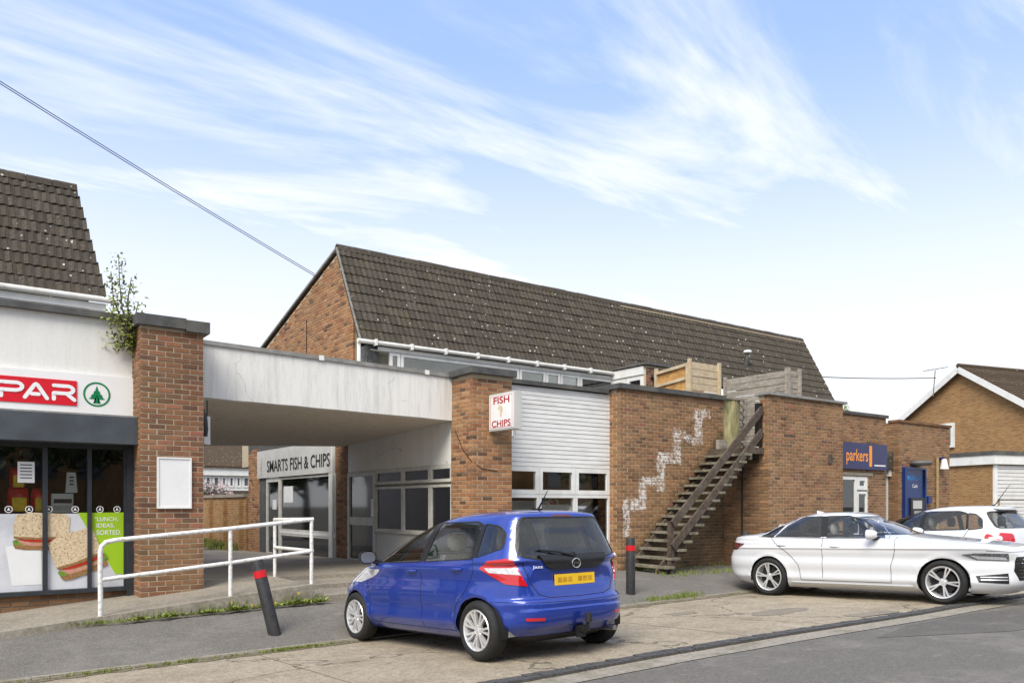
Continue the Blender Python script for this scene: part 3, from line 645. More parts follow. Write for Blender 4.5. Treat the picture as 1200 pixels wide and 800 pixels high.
for txt, x0, x1, y in (('"LUNCH,', 111, 138, 611), ('IDEAS,', 113, 134, 618.5), ('SORTED.', 113, 142, 626.5)):
    a, z = PS.px(x0, y); b, _ = PS.px(x1, y); O('lettering', text_mesh(txt, b - a, .068, PS.pt(a, z, .012), (1, 0, 0), (0, 0, 1), 0, M['letter_white'], .01), M['letter_white'], pt_, recalc=False)
# emblem stickers along the glass
for x in (10, 34, 57, 88, 117, 137):
    a, z = PS.px(x, 596.5); s_ = thing('window_sticker', 'small round white tree sticker on the store window just above the poster', 'sticker', PS.pt(a, z, .004), 0, 'round stickers on the store window')
    mb = MB(); ri = [(math.cos(t * math.pi / 10), math.sin(t * math.pi / 10)) for t in range(20)]
    mb.add([PS.pt(a + c * .048, z + d * .048, .006) for c, d in ri] + [PS.pt(a + c * .038, z + d * .038, .006) for c, d in ri], [(i, (i + 1) % 20, 20 + (i + 1) % 20, 20 + i) for i in range(20)]); O('ring', mb, M['letter_white'], s_, recalc=False)
    mb = MB(); mb.add([PS.pt(a - .02, z - .015, .006), PS.pt(a + .02, z - .015, .006), PS.pt(a, z + .03, .006)], [(0, 1, 2)]); O('tree_mark', mb, M['letter_white'], s_, recalc=False)
# notices
def notice(px0, px1, py0, py1, label, name='window_notice'):
    a, z1 = PS.px(px0, py0); b, z0 = PS.px(px1, py1); n_ = thing(name, label, 'notice', PS.pt((a + b) / 2, z0, .004))
    simple(n_, 'sheet', PS, a, b, z0, z1, .004, .006, M['paper'])
    for k in range(5): simple(n_, 'text_line', PS, a + (b - a) * .15, b - (b - a) * .15, z1 - .05 - k * .045, z1 - .035 - k * .045, .0065, .007, M['shade_grey'])
notice(20.5, 40.5, 540.5, 565.5, 'square white printed notice taped to the store window above the bags')
# stock behind the glass
def bag(px0, px1, py0, py1, dy, label, name='sack', m1='bag_red', m2='bag_yellow', cat='bag'):
    P = PY(YS + dy); a, z1 = P.px(px0, py0); b, z0 = P.px(px1, py1); t_ = thing(name, label, cat, P.pt((a + b) / 2, z0, 0))
    mb = MB(); w_ = b - a; h_ = z1 - z0; n_ = 10; vs_ = []; 
    for j in range(7):
        f_ = j / 6; dep = .11 * (1 - (2 * f_ - 1) ** 4) + .01; hw = w_ / 2 * (1 - .12 * (2 * f_ - 1) ** 4)
        for k in range(n_): t = 2 * math.pi * k / n_; vs_.append(((a + b) / 2 + hw * math.copysign(abs(math.cos(t)) ** .6, math.cos(t)), P.Y + dep * math.sin(t), z0 + h_ * f_))
    mb.add(vs_, [(j * n_ + k, j * n_ + (k + 1) % n_, (j + 1) * n_ + (k + 1) % n_, (j + 1) * n_ + k) for j in range(6) for k in range(n_)] + [tuple(range(n_)), tuple(6 * n_ + k for k in range(n_))]); O('body', mb, M[m1], t_, smooth=True)
    simple(t_, 'printed_panel', P, a + w_ * .2, b - w_ * .15, z0 + .05 * h_, z0 + h_ * .6, .112, .118, M[m2])
zsh = PS.px(60, 600)[1]
mb = MB(); mb.box(-1.4, XPL - .05, YS + .1, YS + .6, zsh - .06, zsh - .015); O('display_shelf', mb, M['plastic_black'], store)
bag(8, 34, 571, 600, .14, 'red and yellow sack lying against the store window beside the emblem stickers', 'charcoal_sack')
bag(36, 57, 572, 600, .14, 'red and yellow sack next to the white instant barbecue box', 'charcoal_sack')
bag(11, 30, 547, 572, .15, 'small red and yellow sack on top of the row of sacks', 'charcoal_sack')
P_ = PY(YS + .06); a, z1 = P_.px(60, 578); b, z0 = P_.px(86, 600); bx_ = thing('barbecue_box', 'white printed cardboard box behind the store window', 'box', P_.pt(a, z0, 0))
simple(bx_, 'carton', P_, a, b, z0, z1, -.2, 0, M['paper']); simple(bx_, 'printed_band', P_, a + .03, b - .02, z0 + .13, z0 + .19, .002, .004, M['letter_dark']); simple(bx_, 'print_block', P_, a + .03, b - .02, z0 + .03, z0 + .1, .002, .004, M['sign_dull'])
a, z1 = P_.px(77, 553); b, z0 = P_.px(91, 577); wb = thing('price_sack', 'white paper bag with small print standing above the cardboard box', 'bag', P_.pt(a, z0, 0))
mb = MB(); mb.hexa([P_.pt(a, z0, 0), P_.pt(b, z0, 0), P_.pt(b, z0, -.1), P_.pt(a, z0, -.1), P_.pt(a + .02, z1, -.04), P_.pt(b - .02, z1, -.04), P_.pt(b - .02, z1, -.06), P_.pt(a + .02, z1, -.06)]); O('bag', mb, M['paper'], wb)
for k in range(3): simple(wb, 'print_line', P_, a + .05, b - .05, z1 - .08 - k * .05, z1 - .06 - k * .05, -.015, .004, M['shade_grey'])

# fascia sign of the store
fs = thing('shop_sign', 'white fascia sign with red panel and green tree emblem above the store window', 'sign', (0, YS, 2.6))
zf0 = PS.px(157, 490.5)[1]; zf1 = PS.px(157, 444)[1]
PF = PY(YS - .07); simple(fs, 'board', PS, XS0, PS.px(157, 460)[0], zf0, zf1, .002, .07, M['sign_white'])
xa, xb = PF.px(90, 460)[0] - 2.72 * .62, PF.px(90, 460)[0]; zr0, zr1 = PF.px(90, 475.5)[1], PF.px(90, 446.5)[1]
simple(fs, 'red_panel', PF, xa, xb, zr0, zr1, 0, .012, M['red_sign'])
# letters as strokes
def glyph(strokes, a, b, z0, z1, wd, o, name='letter'):
    mb = MB(); W_, H_ = b - a, z1 - z0
    cnt = [o]
    def f(u, v): return PF.pt(a + u, z0 + v, cnt[0])
    for s_ in strokes:
        pts = [(u * W_, v * H_) for u, v in s_]
        for p, q in zip(pts, pts[1:]): cnt[0] += .0004; ribbon(mb, [p, q], wd, f)
        for p in pts:
            cnt[0] += .0004; mb.add([f(p[0] + wd / 2 * math.cos(t * math.pi / 6), p[1] + wd / 2 * math.sin(t * math.pi / 6)) for t in range(12)], [tuple(range(12))])
    for i, v in enumerate(mb.v): pass
    O(name, mb, M['letter_white'], fs, recalc=False)
hz_ = zr1 - zr0; l0, l1 = zr0 + hz_ * .22, zr0 + hz_ * .76; wd = .05
def lx(p): return PF.px(p, 460)[0]
Pst = [[(0, 0), (0, .45)], [(0, 1), (.7, 1)] + [(.7 + .3 * math.cos(R(t)), .73 + .27 * math.sin(R(t))) for t in (75, 45, 15, -15, -45, -75)] + [(.7, .45), (0, .45)]]
Ast = [[(0, 0), (.42, .92), (.5, 1), (.58, .92), (1, 0)], [(.32, .27), (.62, .27)]]
Rst = [[(0, 0), (0, .45)], [(0, 1), (.65, 1)] + [(.65 + .3 * math.cos(R(t)), .73 + .27 * math.sin(R(t))) for t in (75, 45, 15, -15, -45, -75)] + [(.65, .45), (0, .45)], [(.6, .45), (1, 0)]]
Sst = [[(1, 1), (.3, 1)] + [(.27 + .27 * math.cos(R(t)), .76 + .24 * math.sin(R(t))) for t in (110, 150, 190, 230, 260)] + [(.7, .5)] + [(.73 + .27 * math.cos(R(t)), .26 + .24 * math.sin(R(t))) for t in (70, 30, -10, -50, -80)] + [(0, 0)]]
glyph(Pst, lx(1), lx(26), l0, l1, wd, .014); glyph(Ast, lx(29), lx(55), l0, l1, wd, .014); glyph(Rst, lx(63), lx(87), l0, l1, wd, .014); glyph(Sst, lx(1) - .42, lx(1) - .1, l0, l1, wd, .014)
# round tree emblem
ec, ez = PF.px(113.5, 462); er = (PF.px(129.5, 462)[0] - PF.px(97.5, 462)[0]) / 2
mb = MB(); ri = [(math.cos(t * math.pi / 20), math.sin(t * math.pi / 20)) for t in range(40)]
mb.add([PF.pt(ec + c * er, ez + d * er, .004) for c, d in ri] + [PF.pt(ec + c * er * .86, ez + d * er * .86, .004) for c, d in ri], [(i, (i + 1) % 40, 40 + (i + 1) % 40, 40 + i) for i in range(40)]); O('emblem_ring', mb, M['green_sign'], fs, recalc=False)
mb = MB(); tp = [(-.62, -.38), (-.1, -.42), (-.1, -.62), (-.28, -.74), (.28, -.74), (.1, -.62), (.1, -.42), (.62, -.38), (.45, -.28), (.38, -.02), (.26, .0), (.22, .24), (.13, .28), (0, .72), (-.13, .28), (-.22, .24), (-.26, .0), (-.38, -.02), (-.45, -.28)]
mb.add([PF.pt(ec + u * er, ez + v * er, .004) for u, v in tp] + [PF.pt(ec, ez, .004)], [(i, (i + 1) % len(tp), len(tp)) for i in range(len(tp))]); O('emblem_tree', mb, M['green_sign'], fs, recalc=False)
# blank notice board on the pier
PA = PY(YA); a, z1 = PA.px(183.5, 535); b, z0 = PA.px(224, 595.5); nb = thing('notice_board', 'blank white metal notice board screwed to the brick pier of the store', 'notice board', PA.pt(a, z0, .02))
simple(nb, 'panel', PA, a + .02, b - .02, z0 + .02, z1 - .02, .012, .024, M['sign_white']); mb = MB(); framebars(mb, PA, a, b, z0, z1, .024, .008, .036); O('frame', mb, M['upvc'], nb)
# lamp and small projecting plate at the pier's inner side
wl = thing('wall_lantern', 'black wall lantern under the canopy at the inner side of the store pier', 'lamp', (XPR, YA + .25, 2.6))
a, z1 = onY(239, 484, YA + .2); mb = MB(); mb.lathe([(0, .0), (.05, .0), (.06, .12), (.045, .3), (.02, .36), (0, .37)], (XPR + .06, YA + .2, 2.62), (0, 0, 1), 12); O('lantern_body', mb, M['plastic_black'], wl, smooth=True)
mb = MB(); mb.tube([(XPR, YA + .2, 3.02), (XPR + .06, YA + .2, 3.02), (XPR + .06, YA + .2, 2.95)], .012); O('bracket', mb, M['plastic_black'], wl)
ps_ = thing('hanging_plate', 'narrow white plate hanging under the canopy beside the black lantern', 'sign', (XPR + .2, YA + .5, 2.6)); mb = MB(); mb.box(XPR + .13, XPR + .22, YA + .45, YA + .47, 2.52, 2.95); O('plate', mb, M['upvc'], ps_); mb = MB(); mb.tube([(XPR + .175, YA + .46, 2.94), (XPR + .175, YA + .46, 3.2)], .01); O('hanger', mb, M['plastic_black'], ps_)

# ------------------------------------------------------------------ roof tiles
def tile_mesh_mb():
    mb = MB(); W_, L_, n_ = .30, .34, 9; top = []; 
    for j, (y, zz) in enumerate(((0, .034), (L_, .006))):
        for i in range(n_):
            u = i / (n_ - 1); top.append(((u - .5) * (W_ - .004), y, zz + .026 * (.5 + .5 * math.cos(u * 4 * math.pi))))
    front = [(top[i][0], 0, top[i][2] - .024) for i in range(n_)]
    mb.add(top + front, [(i, i + 1, n_ + i + 1, n_ + i) for i in range(n_ - 1)] + [(2 * n_ + i, 2 * n_ + i + 1, i + 1, i) for i in range(n_ - 1)])
    return mb
TMB = tile_mesh_mb(); TME = TMB.mesh('roof_tile', M['tile']); TME.polygons.foreach_set('use_smooth', [True] * len(TME.polygons)); TME.set_sharp_from_angle(angle=R(35))
def tiled_slope(parent, X0e, X1e, X0r, X1r, Ye, ze, Yr, zr, nobj, gauge=.283):
    """tiles on the slope from eave (Ye,ze) to ridge (Yr,zr); X ends at eave and ridge"""
    phi = math.atan2(zr - ze, Yr - Ye); SL = math.hypot(Yr - Ye, zr - ze); rows = int(SL / gauge + .5); g = SL / rows
    mb = MB(); k = Vector((0, -math.sin(phi), math.cos(phi))) * .03
    mb.hexa([(X0e, Ye, ze), (X1e, Ye, ze), Vector((X1e, Ye, ze)) - 3 * k, Vector((X0e, Ye, ze)) - 3 * k, (X0r, Yr, zr), (X1r, Yr, zr), Vector((X1r, Yr, zr)) - 3 * k, Vector((X0r, Yr, zr)) - 3 * k])
    slope = O('roof_slope', mb, M['tile'], parent); tiles = []
    for j in range(rows):
        f_ = j / rows; a, b = X0e + (X0r - X0e) * f_, X1e + (X1r - X1e) * f_; y, z = Ye + (Yr - Ye) * f_, ze + (zr - ze) * f_
        n_ = int((b - a) / .30 + .5); sx = (b - a) / n_ / .30
        for i in range(n_): tiles.append((Vector((a + (i + .5) * .3 * sx, y, z)), sx))
    camp = Vector((0, 0, CAMZ)); tiles.sort(key=lambda t: (t[0] - camp).length)
    for p, sx in tiles[:nobj]:
        o = bpy.data.objects.new('tile', TME); COL.objects.link(o); o.parent = slope; o.location = p + Vector((0, random.uniform(-.008, .004), random.uniform(-.004, .006))); o.rotation_euler = (phi + random.uniform(-.012, .012), random.uniform(-.008, .008), random.uniform(-.006, .006)); o.scale = (sx, 1, 1)
    if tiles[nobj:]:
        mb = MB(); c_, s_ = math.cos(phi), math.sin(phi)
        for p, sx in tiles[nobj:]:
            jy, jr = random.uniform(-.008, .006), random.uniform(-.012, .012)
            mb.add([(p.x + v[0] * sx + v[1] * jr * .5, p.y + (v[1] + jy) * c_ - v[2] * s_, p.z + (v[1] + jy) * s_ + v[2] * c_ + v[0] * jr * .5) for v in TMB.v], TMB.f)
        O('tile_run', mb, M['tile'], slope, kind='stuff', recalc=False, smooth=35)
    return slope
def ridge_tiles(parent, X0, X1, Yr, zr, m, gap=.45):
    n_ = int((X1 - X0) / gap)
    for i in range(n_):
        a = X0 + i * (X1 - X0) / n_; b = a + (X1 - X0) / n_ - .012; mb = MB(); pts = [(-.12, -.10), (-.09, .01), (-.03, .06), (.03, .06), (.09, .01), (.14, -.05)]
        jz = random.uniform(-.006, .006); vs_ = [(x, Yr + u, zr + v + jz) for x in (a, b) for u, v in pts] + [(x, Yr + u * .8, zr + v - .03 + jz) for x in (a, b) for u, v in pts]; n2 = len(pts)
        mb.add(vs_, [(k, k + 1, n2 + k + 1, n2 + k) for k in range(n2 - 1)] + [tuple(range(n2)) + tuple(range(3 * n2 - 1, 2 * n2 - 1, -1))] + [tuple(range(n2, 2 * n2)) + tuple(range(4 * n2 - 1, 3 * n2 - 1, -1))]); O('ridge_tile', mb, m, parent)
# store upper storey
YE, ZE, YRG, ZRG = 17.1, 5.42, 18.44, 7.9
up = thing('upper_flat', 'upper flat above the convenience store with dark steep tiled roof and white gutter', 'flat', (-1, 17.8, 4))
ze2 = ZE + .12; zr2 = ZRG + .12
sl = tiled_slope(up, -3.0, 2.72, -3.0, 2.36, YE, ze2, YRG, zr2, 300)
ridge_tiles(sl, -3.0, 2.40, YRG + .02, zr2 + .03, M['tile'])
mb = MB(); mb.box(-3, 2.5, 17.75, 17.95, 3.0, ze2 - .02); mb.add([(2.45, 17.6, 3), (2.45, 26, 3), (2.45, 26, 5.9), (2.3, YRG, zr2 - .1), (2.45, 17.3, ze2 - .05)], [(0, 1, 2, 3, 4)]); mb.add([(2.4, YRG, zr2 - .02), (-3, YRG, zr2 - .02), (-3, 27, 6), (2.45, 27, 6)], [(0, 1, 2, 3)]); O('wall', mb, M['coping_grey'], up)
PU = PY(17.25); PG = PY(YE - .06)
mb = MB(); mb.tube([(-3, YE - .05, ze2 - .02), (2.86, YE - .05, ze2 - .02)], .058, 10); O('gutter', mb, M['gutter'], up, smooth=True)
simple(up, 'fascia_board', PG, -3, 2.72, ze2 - .21, ze2 - .08, -.12, -.08, M['upvc']); mb = MB(); mb.box(-3, 2.72, YE + .05, 17.8, ze2 - .235, ze2 - .215); O('soffit_board', mb, M['upvc'], up)
for a, b in ((-2.9, -.6), (-.55, XatY(58, 17.25)), (XatY(58, 17.25) + .02, XatY(96, 17.25))): window(up, 'window', PU, a, b, 4.2, ze2 - .24, M['upvc'], M['glass'], .09, (0, .08))
mb = MB(); mb.box(-3, 2.2, 17.95, 18, 3, 5.1); O('room_back', mb, M['interior_wall'], up)
mb = MB(); mb.tube([(2.35, 15.9, 4.3), (2.35, 15.9, 4.75)], .16, 12); mb.tube([(2.35, 15.9, 4.75), (2.35, 15.9, 4.8)], .21, 12)
ck = thing('flue_cowl', 'dark flue cowl poking above the store parapet near the sapling', 'flue', (2.35, 15.9, 4.2)); O('cowl', mb, M['plastic_black'], ck, smooth=True)
mb = MB(); mb.box(XS0, XPR - .1, YS + .26, 17.75, 3.1, 3.3); O('flat_roof', mb, M['coping'], store)
mb = MB(); mb.box(XPL + .3, XPR - .08, YS, 27, .1, 3.1); O('side_wall', mb, M['render'], store)

# ------------------------------------------------------------------ canopy
cn = thing('concrete_canopy', 'streaked white concrete canopy beam bridging the passage between the two brick piers', 'canopy', (5.5, 12.4, 3.1))
XM0 = XatY(554, YA); XM1 = XatY(600, YA); XSW = XM0 + .04    # middle pier, side wall plane
xl, xr_ = XPR + .003, XM0 - .014; YB = 13.0
zl0, zr0_ = 3.275, 3.19; zl1, zr1_ = 4.105, 4.0
mb = MB(); ncol = 14; fr_ = fr(0, 1, ncol)
low = [zl0 + (zr0_ - zl0) * t + random.uniform(-.006, .006) for t in fr_]
for i in range(ncol):
    a, b = xl + (xr_ - xl) * fr_[i], xl + (xr_ - xl) * fr_[i + 1]; ta, tb = zl1 + (zr1_ - zl1) * fr_[i], zl1 + (zr1_ - zl1) * fr_[i + 1]
    mb.add([(a, YB, low[i]), (b, YB, low[i + 1]), (b, YB, tb), (a, YB, ta), (a, YB + .2, low[i] + .0), (b, YB + .2, low[i + 1]), (b, YB + .2, tb), (a, YB + .2, ta)], [(0, 1, 2, 3), (4, 7, 6, 5), (0, 4, 5, 1), (3, 2, 6, 7)])
O('beam', mb, M['concrete_beam'], cn)
mb = MB(); mb.hexa([(xl, YB - .035, zl1), (xr_, YB - .035, zr1_), (xr_, YB + .3, zr1_), (xl, YB + .3, zl1), (xl, YB - .035, zl1 + .065), (xr_, YB - .035, zr1_ + .065), (xr_, YB + .3, zr1_ + .065), (xl, YB + .3, zl1 + .065)]); O('beam_coping', mb, M['coping_grey'], cn)
for px_ in (373, 497):
    x_ = XatY(px_, YB); zt = zl1 + (zr1_ - zl1) * (x_ - xl) / (xr_ - xl); simple(cn, 'coping_joint', PY(YB), x_, x_ + .09, zt - .01, zt + .072, .03, .042, M['upvc'])
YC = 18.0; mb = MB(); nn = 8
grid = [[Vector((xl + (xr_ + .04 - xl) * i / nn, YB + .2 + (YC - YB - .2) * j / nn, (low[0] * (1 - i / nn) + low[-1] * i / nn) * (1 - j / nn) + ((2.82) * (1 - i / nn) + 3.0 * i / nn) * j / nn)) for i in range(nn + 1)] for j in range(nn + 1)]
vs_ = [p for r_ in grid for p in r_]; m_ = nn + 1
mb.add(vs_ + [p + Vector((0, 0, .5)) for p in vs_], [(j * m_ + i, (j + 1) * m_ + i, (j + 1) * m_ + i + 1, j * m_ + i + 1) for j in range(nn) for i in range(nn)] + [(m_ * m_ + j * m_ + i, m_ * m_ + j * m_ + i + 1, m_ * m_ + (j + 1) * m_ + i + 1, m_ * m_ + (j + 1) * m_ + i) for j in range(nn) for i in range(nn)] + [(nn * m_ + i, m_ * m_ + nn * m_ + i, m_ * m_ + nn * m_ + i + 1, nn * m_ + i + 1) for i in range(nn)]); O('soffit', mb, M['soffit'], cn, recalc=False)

# ------------------------------------------------------------------ chip shop block (centre)
shop = thing('chip_shop', 'vacant brick chip shop with white boarded upper front and stepped white paint marks', 'shop', (10, YA, .3))
XA0 = XatY(727, YA); XB0 = 15.0; YBF = 11.06; XB1 = XatY(988, YBF); ZT = 4.07; DECK = 2.86
brick_wall(shop, 'brick_pier', (XM0 - .009, YA), (XM1, YA), .17, 3.99, M['brick_orange'], M['mortar'], depth=.5, nobj=200, zvis=.9, quoin=True)
brick_wall(shop, 'pier_return', (XM0 - .009, 13.05), (XM0 - .009, YA + .004), .17, 3.97, M['brick_orange'], M['mortar'], depth=.02, nobj=150, zvis=1.2, quoin_end=True)
mb = MB(); mb.box(XM0 - .1, XM1 + .04, YA - .11, 13.1, 3.992, 4.09); mb.box(XM0 - .06, XM1 + .04, YA - .06, 13.05, 4.09, 4.115); O('pier_coping', mb, M['coping'], shop)
YW = 12.64; PW = PY(YW); zc0 = PW.px(655, 547.5)[1]; zc1 = 3.93
simple(shop, 'backing_wall', PW, XM1 - .1, XA0 + .1, 3.0, zc1, -.2, -.01, M['coping'])
# white boards one by one
nb_ = 18; hb = (zc1 - zc0) / nb_
for k in range(nb_):
    mb = MB(); z = zc0 + k * hb; a, b = XM1 + .006, XA0 - .006; sk = random.uniform(-.004, .004)
    mb.hexa([(a, YW - .026, z + .004), (b, YW - .026, z + .004 + sk), (b, YW + .0, z + .004 + sk), (a, YW + .0, z + .004), (a, YW - .018, z + hb - .002), (b, YW - .018, z + hb - .002 + sk), (b, YW, z + hb - .002 + sk), (a, YW, z + hb - .002)]); O('cladding_board', mb, M['wood_white'], shop)
mb = MB(); mb.box(XM1 + .045, XA0 - .1, YW - .1, YW + .4, zc1 + .02, zc1 + .1); O('parapet_coping', mb, M['coping'], shop)
# shop window (front)
wx = [XM1 + .01, PW.px(631, 590)[0], PW.px(673.5, 590)[0], XA0 - .012]; zt0 = PW.px(655, 579.5)[1]; zw1 = zc0 - .012; zw0 = .65
for i in range(3):
    window(shop, 'window', PW, wx[i] + .004, wx[i + 1] - .004, zt0 + .012, zw1, M['upvc'], M['glass'], .085, (-.05, .03)); 
    window(shop, 'window', PW, wx[i] + .004, wx[i + 1] - .004, zw0, zt0 - .012, M['upvc'], M['glass'], .05, (-.05, .03))
mb = MB(); framebars(mb, PW, XM1, XA0, zw0 - .05, zw1 + .01, .012, -.06, .02); pbox(mb, PW, XM1 + .02, XA0 - .02, zt0 - .011, zt0 + .011, -.05, .02); O('window_surround', mb, M['upvc'], shop)
simple(shop, 'stall_riser', PW, XM1 - .02, XA0 + .02, -.1, zw0 - .05, -.2, 0, M['brick_plain'])
mb = MB(); mb.box(XSW + .3, XA0 + 3, 17.2, 17.3, .2, 2.8); mb.box(XA0 - .07, XA0 - .03, YW + .09, 17.2, .2, 2.8); O('inner_wall', mb, M['interior_wall'], shop)
mb = MB(); mb.box(XSW + .1, XA0 + 3.2, YW + .2, 17.6, .15, .22); O('shop_floor', mb, M['shade_grey'], shop)
mb = MB(); mb.box(XSW + .02, XB0 + 3, YW + .31, 17.9, 2.62, DECK); O('roof_deck', mb, M['coping'], shop)
ct = thing('serving_counter', 'pale serving counter standing inside the vacant shop window', 'counter', (10.5, 14, .2)); mb = MB(); mb.box(9.3, XA0 - .1, 12.95, 13.5, .22, 1.12); O('cabinet', mb, M['interior_wall'], ct); mb = MB(); mb.box(9.2, XA0 - .08, 12.9, 13.6, 1.12, 1.17); O('worktop', mb, M['upvc'], ct); mb = MB(); mb.box(9.0, XA0 - 1.0, 13.3, 13.5, 1.172, 1.68); O('back_panel', mb, M['sign_white'], ct); mb = MB(); mb.hexa([(XA0 - .95, 12.95, 1.172), (XA0 - .09, 12.95, 1.172), (XA0 - .09, 13.5, 1.172), (XA0 - .95, 13.5, 1.172), (XA0 - .5, 12.95, 1.62), (XA0 - .09, 12.95, 1.75), (XA0 - .09, 13.5, 1.75), (XA0 - .5, 13.5, 1.62)]); O('sloped_hood', mb, M['sign_white'], ct)
# hanging shop items: round open sign and paper strip
a, z = PW.px(652, 589); hs = thing('round_hanger_sign', 'oval red white and blue sign hanging inside the vacant shop window', 'sign', PW.pt(a, z - .1, -.08)); mb = MB(); mb.lathe([(.10, 0), (.115, .012), (.13, 0), (.115, -.012)], PW.pt(a, z, -.1), (0, 1, 0), 20, closed=True); O('ring', mb, M['sign_white'], hs, smooth=True); mb = MB(); mb.obox(PW.pt(a, z - .04, -.1), (.10, 0, -.03), (0, .008, 0), (.01, 0, .03)); O('band', mb, M['letter_red'], hs)
a, z0 = PW.px(634, 599); b, z1 = PW.px(671, 592); O('banner_sheet', text_mesh('CLOSED SHOP', b - a - .02, .1, PW.pt(a + .01, z0 - .05, -.07), (1, 0, 0), (0, 0, 1), 0, M['letter_dark']), M['letter_dark'], shop, recalc=False) if 0 else None
simple(None, 'paper_banner', PW, a, b, z0 - .06, z1 + .02, -.075, -.07, M['paper'], label='white paper banner strip across the middle of the vacant shop window', cat='banner')
# wall A
wa = brick_wall(shop, 'brick_wall', (XA0 - .009, YA), (XB0 - .0, YA), .05, 4.03, M['brick_wall'], M['mortar_zig'], depth=.3, nobj=300, zvis=1.0, quoin=True)
brick_wall(shop, 'wall_return', (XA0 - .009, YW + .05), (XA0 - .009, YA + .004), .05, 4.01, M['brick_orange'], M['mortar'], depth=.02, nobj=110, zvis=.9, quoin_end=True)
mb = MB(); mb.box(XA0 - .09, XB0 - .0, YA - .08, YA + .36, 4.032, 4.135); mb.box(XA0 - .09, XA0 + .3, YA + .36, YW + .4, 4.032, 4.135); O('wall_coping', mb, M['coping'], shop)
# wall B (projecting) and its stained return beside the stair
wbk = brick_wall(shop, 'projecting_wall', (XB0 - .009, YBF), (XB1, YBF), .05, 4.03, M['brick_plain'], M['mortar'], depth=.25, nobj=300, zvis=1.2, quoin=True)
brick_wall(shop, 'stained_return', (XB0 - .009, YA + .0), (XB0 - .009, YBF + .004), .05, 2.60, M['brick_stain'], M['mortar_dark'], depth=.02, nobj=120, quoin_end=True)
brick_wall(shop, 'parapet_end', (XB0 - .009, YBF + .25), (XB0 - .009, YBF + .004), 2.6, 4.0, M['brick_plain'], M['mortar'], depth=.02, nobj=60, quoin_end=True)
mb = MB(); mb.box(XB0 + .02, XB1 - .03, YBF + .27, YW + .3, 2.6, DECK); O('terrace_deck', mb, M['coping'], shop)
mb = MB(); mb.box(XB0 - .07, XB1 + .08, YBF - .07, YBF + .33, 4.032, 4.085); O('projecting_coping', mb, M['coping_grey'], shop)
mb = MB(); mb.box(XB1 - .02, XB1 + .0, YBF + .25, 13, .1, 4.0); O('end_wall', mb, M['brick_plain'], shop)
mb = MB(); mb.tube([(XB0 - .03, 11.75, .1), (XB0 - .03, 11.75, 2.5)], .02, 6); O('cable_duct', mb, M['plastic_black'], shop)
a, z = onY(972, 537, YBF); simple(shop, 'vent_brick', PY(YBF), a - .06, a + .08, z - .12, z + .1, 0, .03, M['wood_dark'])
# side wall of the chip shop along the passage
PSW = PX(XSW); Y0s = 13.05; Y1s = YatX(408, XSW); Y2s = YatX(392.5, XSW); Y3s = YatX(304, XSW); Y4s = YatX(291, XSW)
zpl = PSW.px(470, 547.5)[1]
simple(shop, 'side_panel', PSW, Y0s, Y1s, zpl, 3.3, -.2, .0, M['panel_white'])
brick_wall(shop, 'passage_pier', (XSW, Y2s), (XSW, Y1s), .0, 3.3, M['brick_plain'], M['mortar_dark'], nobj=120)
brick_wall(shop, 'end_pier', (XSW, Y4s), (XSW, Y3s), .0, 3.3, M['brick_orange'], M['mortar'], nobj=150)
# glazed side screen: door + windows
ys = [Y1s - .02, YatX(440.5, XSW), YatX(472.5, XSW), YatX(504.5, XSW), Y0s + .01]
ztr = PSW.px(487, 567.5)[1]; zsill = PSW.px(455, 622)[1]; zd0 = PSW.px(420, 654)[1]
for i in range(1, 4):
    window(shop, 'window', PSW, ys[i + 1] + .01, ys[i] - .01, ztr + .03, zpl - .03, M['upvc_dirty'], M['glass_dirty'], .06, (-.06, .02)); window(shop, 'window', PSW, ys[i + 1] + .01, ys[i] - .01, zsill, ztr - .02, M['upvc_dirty'], M['glass_dirty'], .05, (-.06, .02))
simple(shop, 'sill_panel', PSW, ys[4], ys[1], .2, zsill - .03, -.1, 0, M['sign_dull']); simple(shop, 'sill', PSW, ys[4], ys[1], zsill - .03, zsill - .002, -.06, .06, M['upvc_dirty']); simple(shop, 'head_rail', PSW, ys[4], ys[0], zpl - .03, zpl - .002, -.06, .01, M['upvc_dirty'])
mb = MB(); framebars(mb, PSW, ys[1] + .01, ys[0], zd0 - .1, zpl - .04, .09, -.06, .03); d_ = O('door', mb, M['upvc_dirty'], shop)
zmid = PSW.px(430, 610)[1]; simple(d_, 'mid_rail', PSW, ys[1] + .1, ys[0] - .09, zmid - .1, zmid + .08, -.05, .02, M['upvc_dirty']); simple(d_, 'pane', PSW, ys[1] + .1, ys[0] - .09, zmid + .08, zpl - .13, -.02, -.012, M['glass_dirty']); simple(d_, 'lower_pane', PSW, ys[1] + .1, ys[0] - .09, zd0, zmid - .1, -.02, -.012, M['glass_dirty']); simple(d_, 'handle', PSW, ys[1] + .06, ys[1] + .12, zmid + .1, zmid + .5, .03, .06, M['upvc'])
mb = MB(); mb.box(XSW + .13, XSW + .16, Y0s, Y1s, .2, 2.6); O('pale_pane_backing', mb, M['interior_wall'], shop)  # added pale sheet set close behind the side glazing to brighten the dark panes
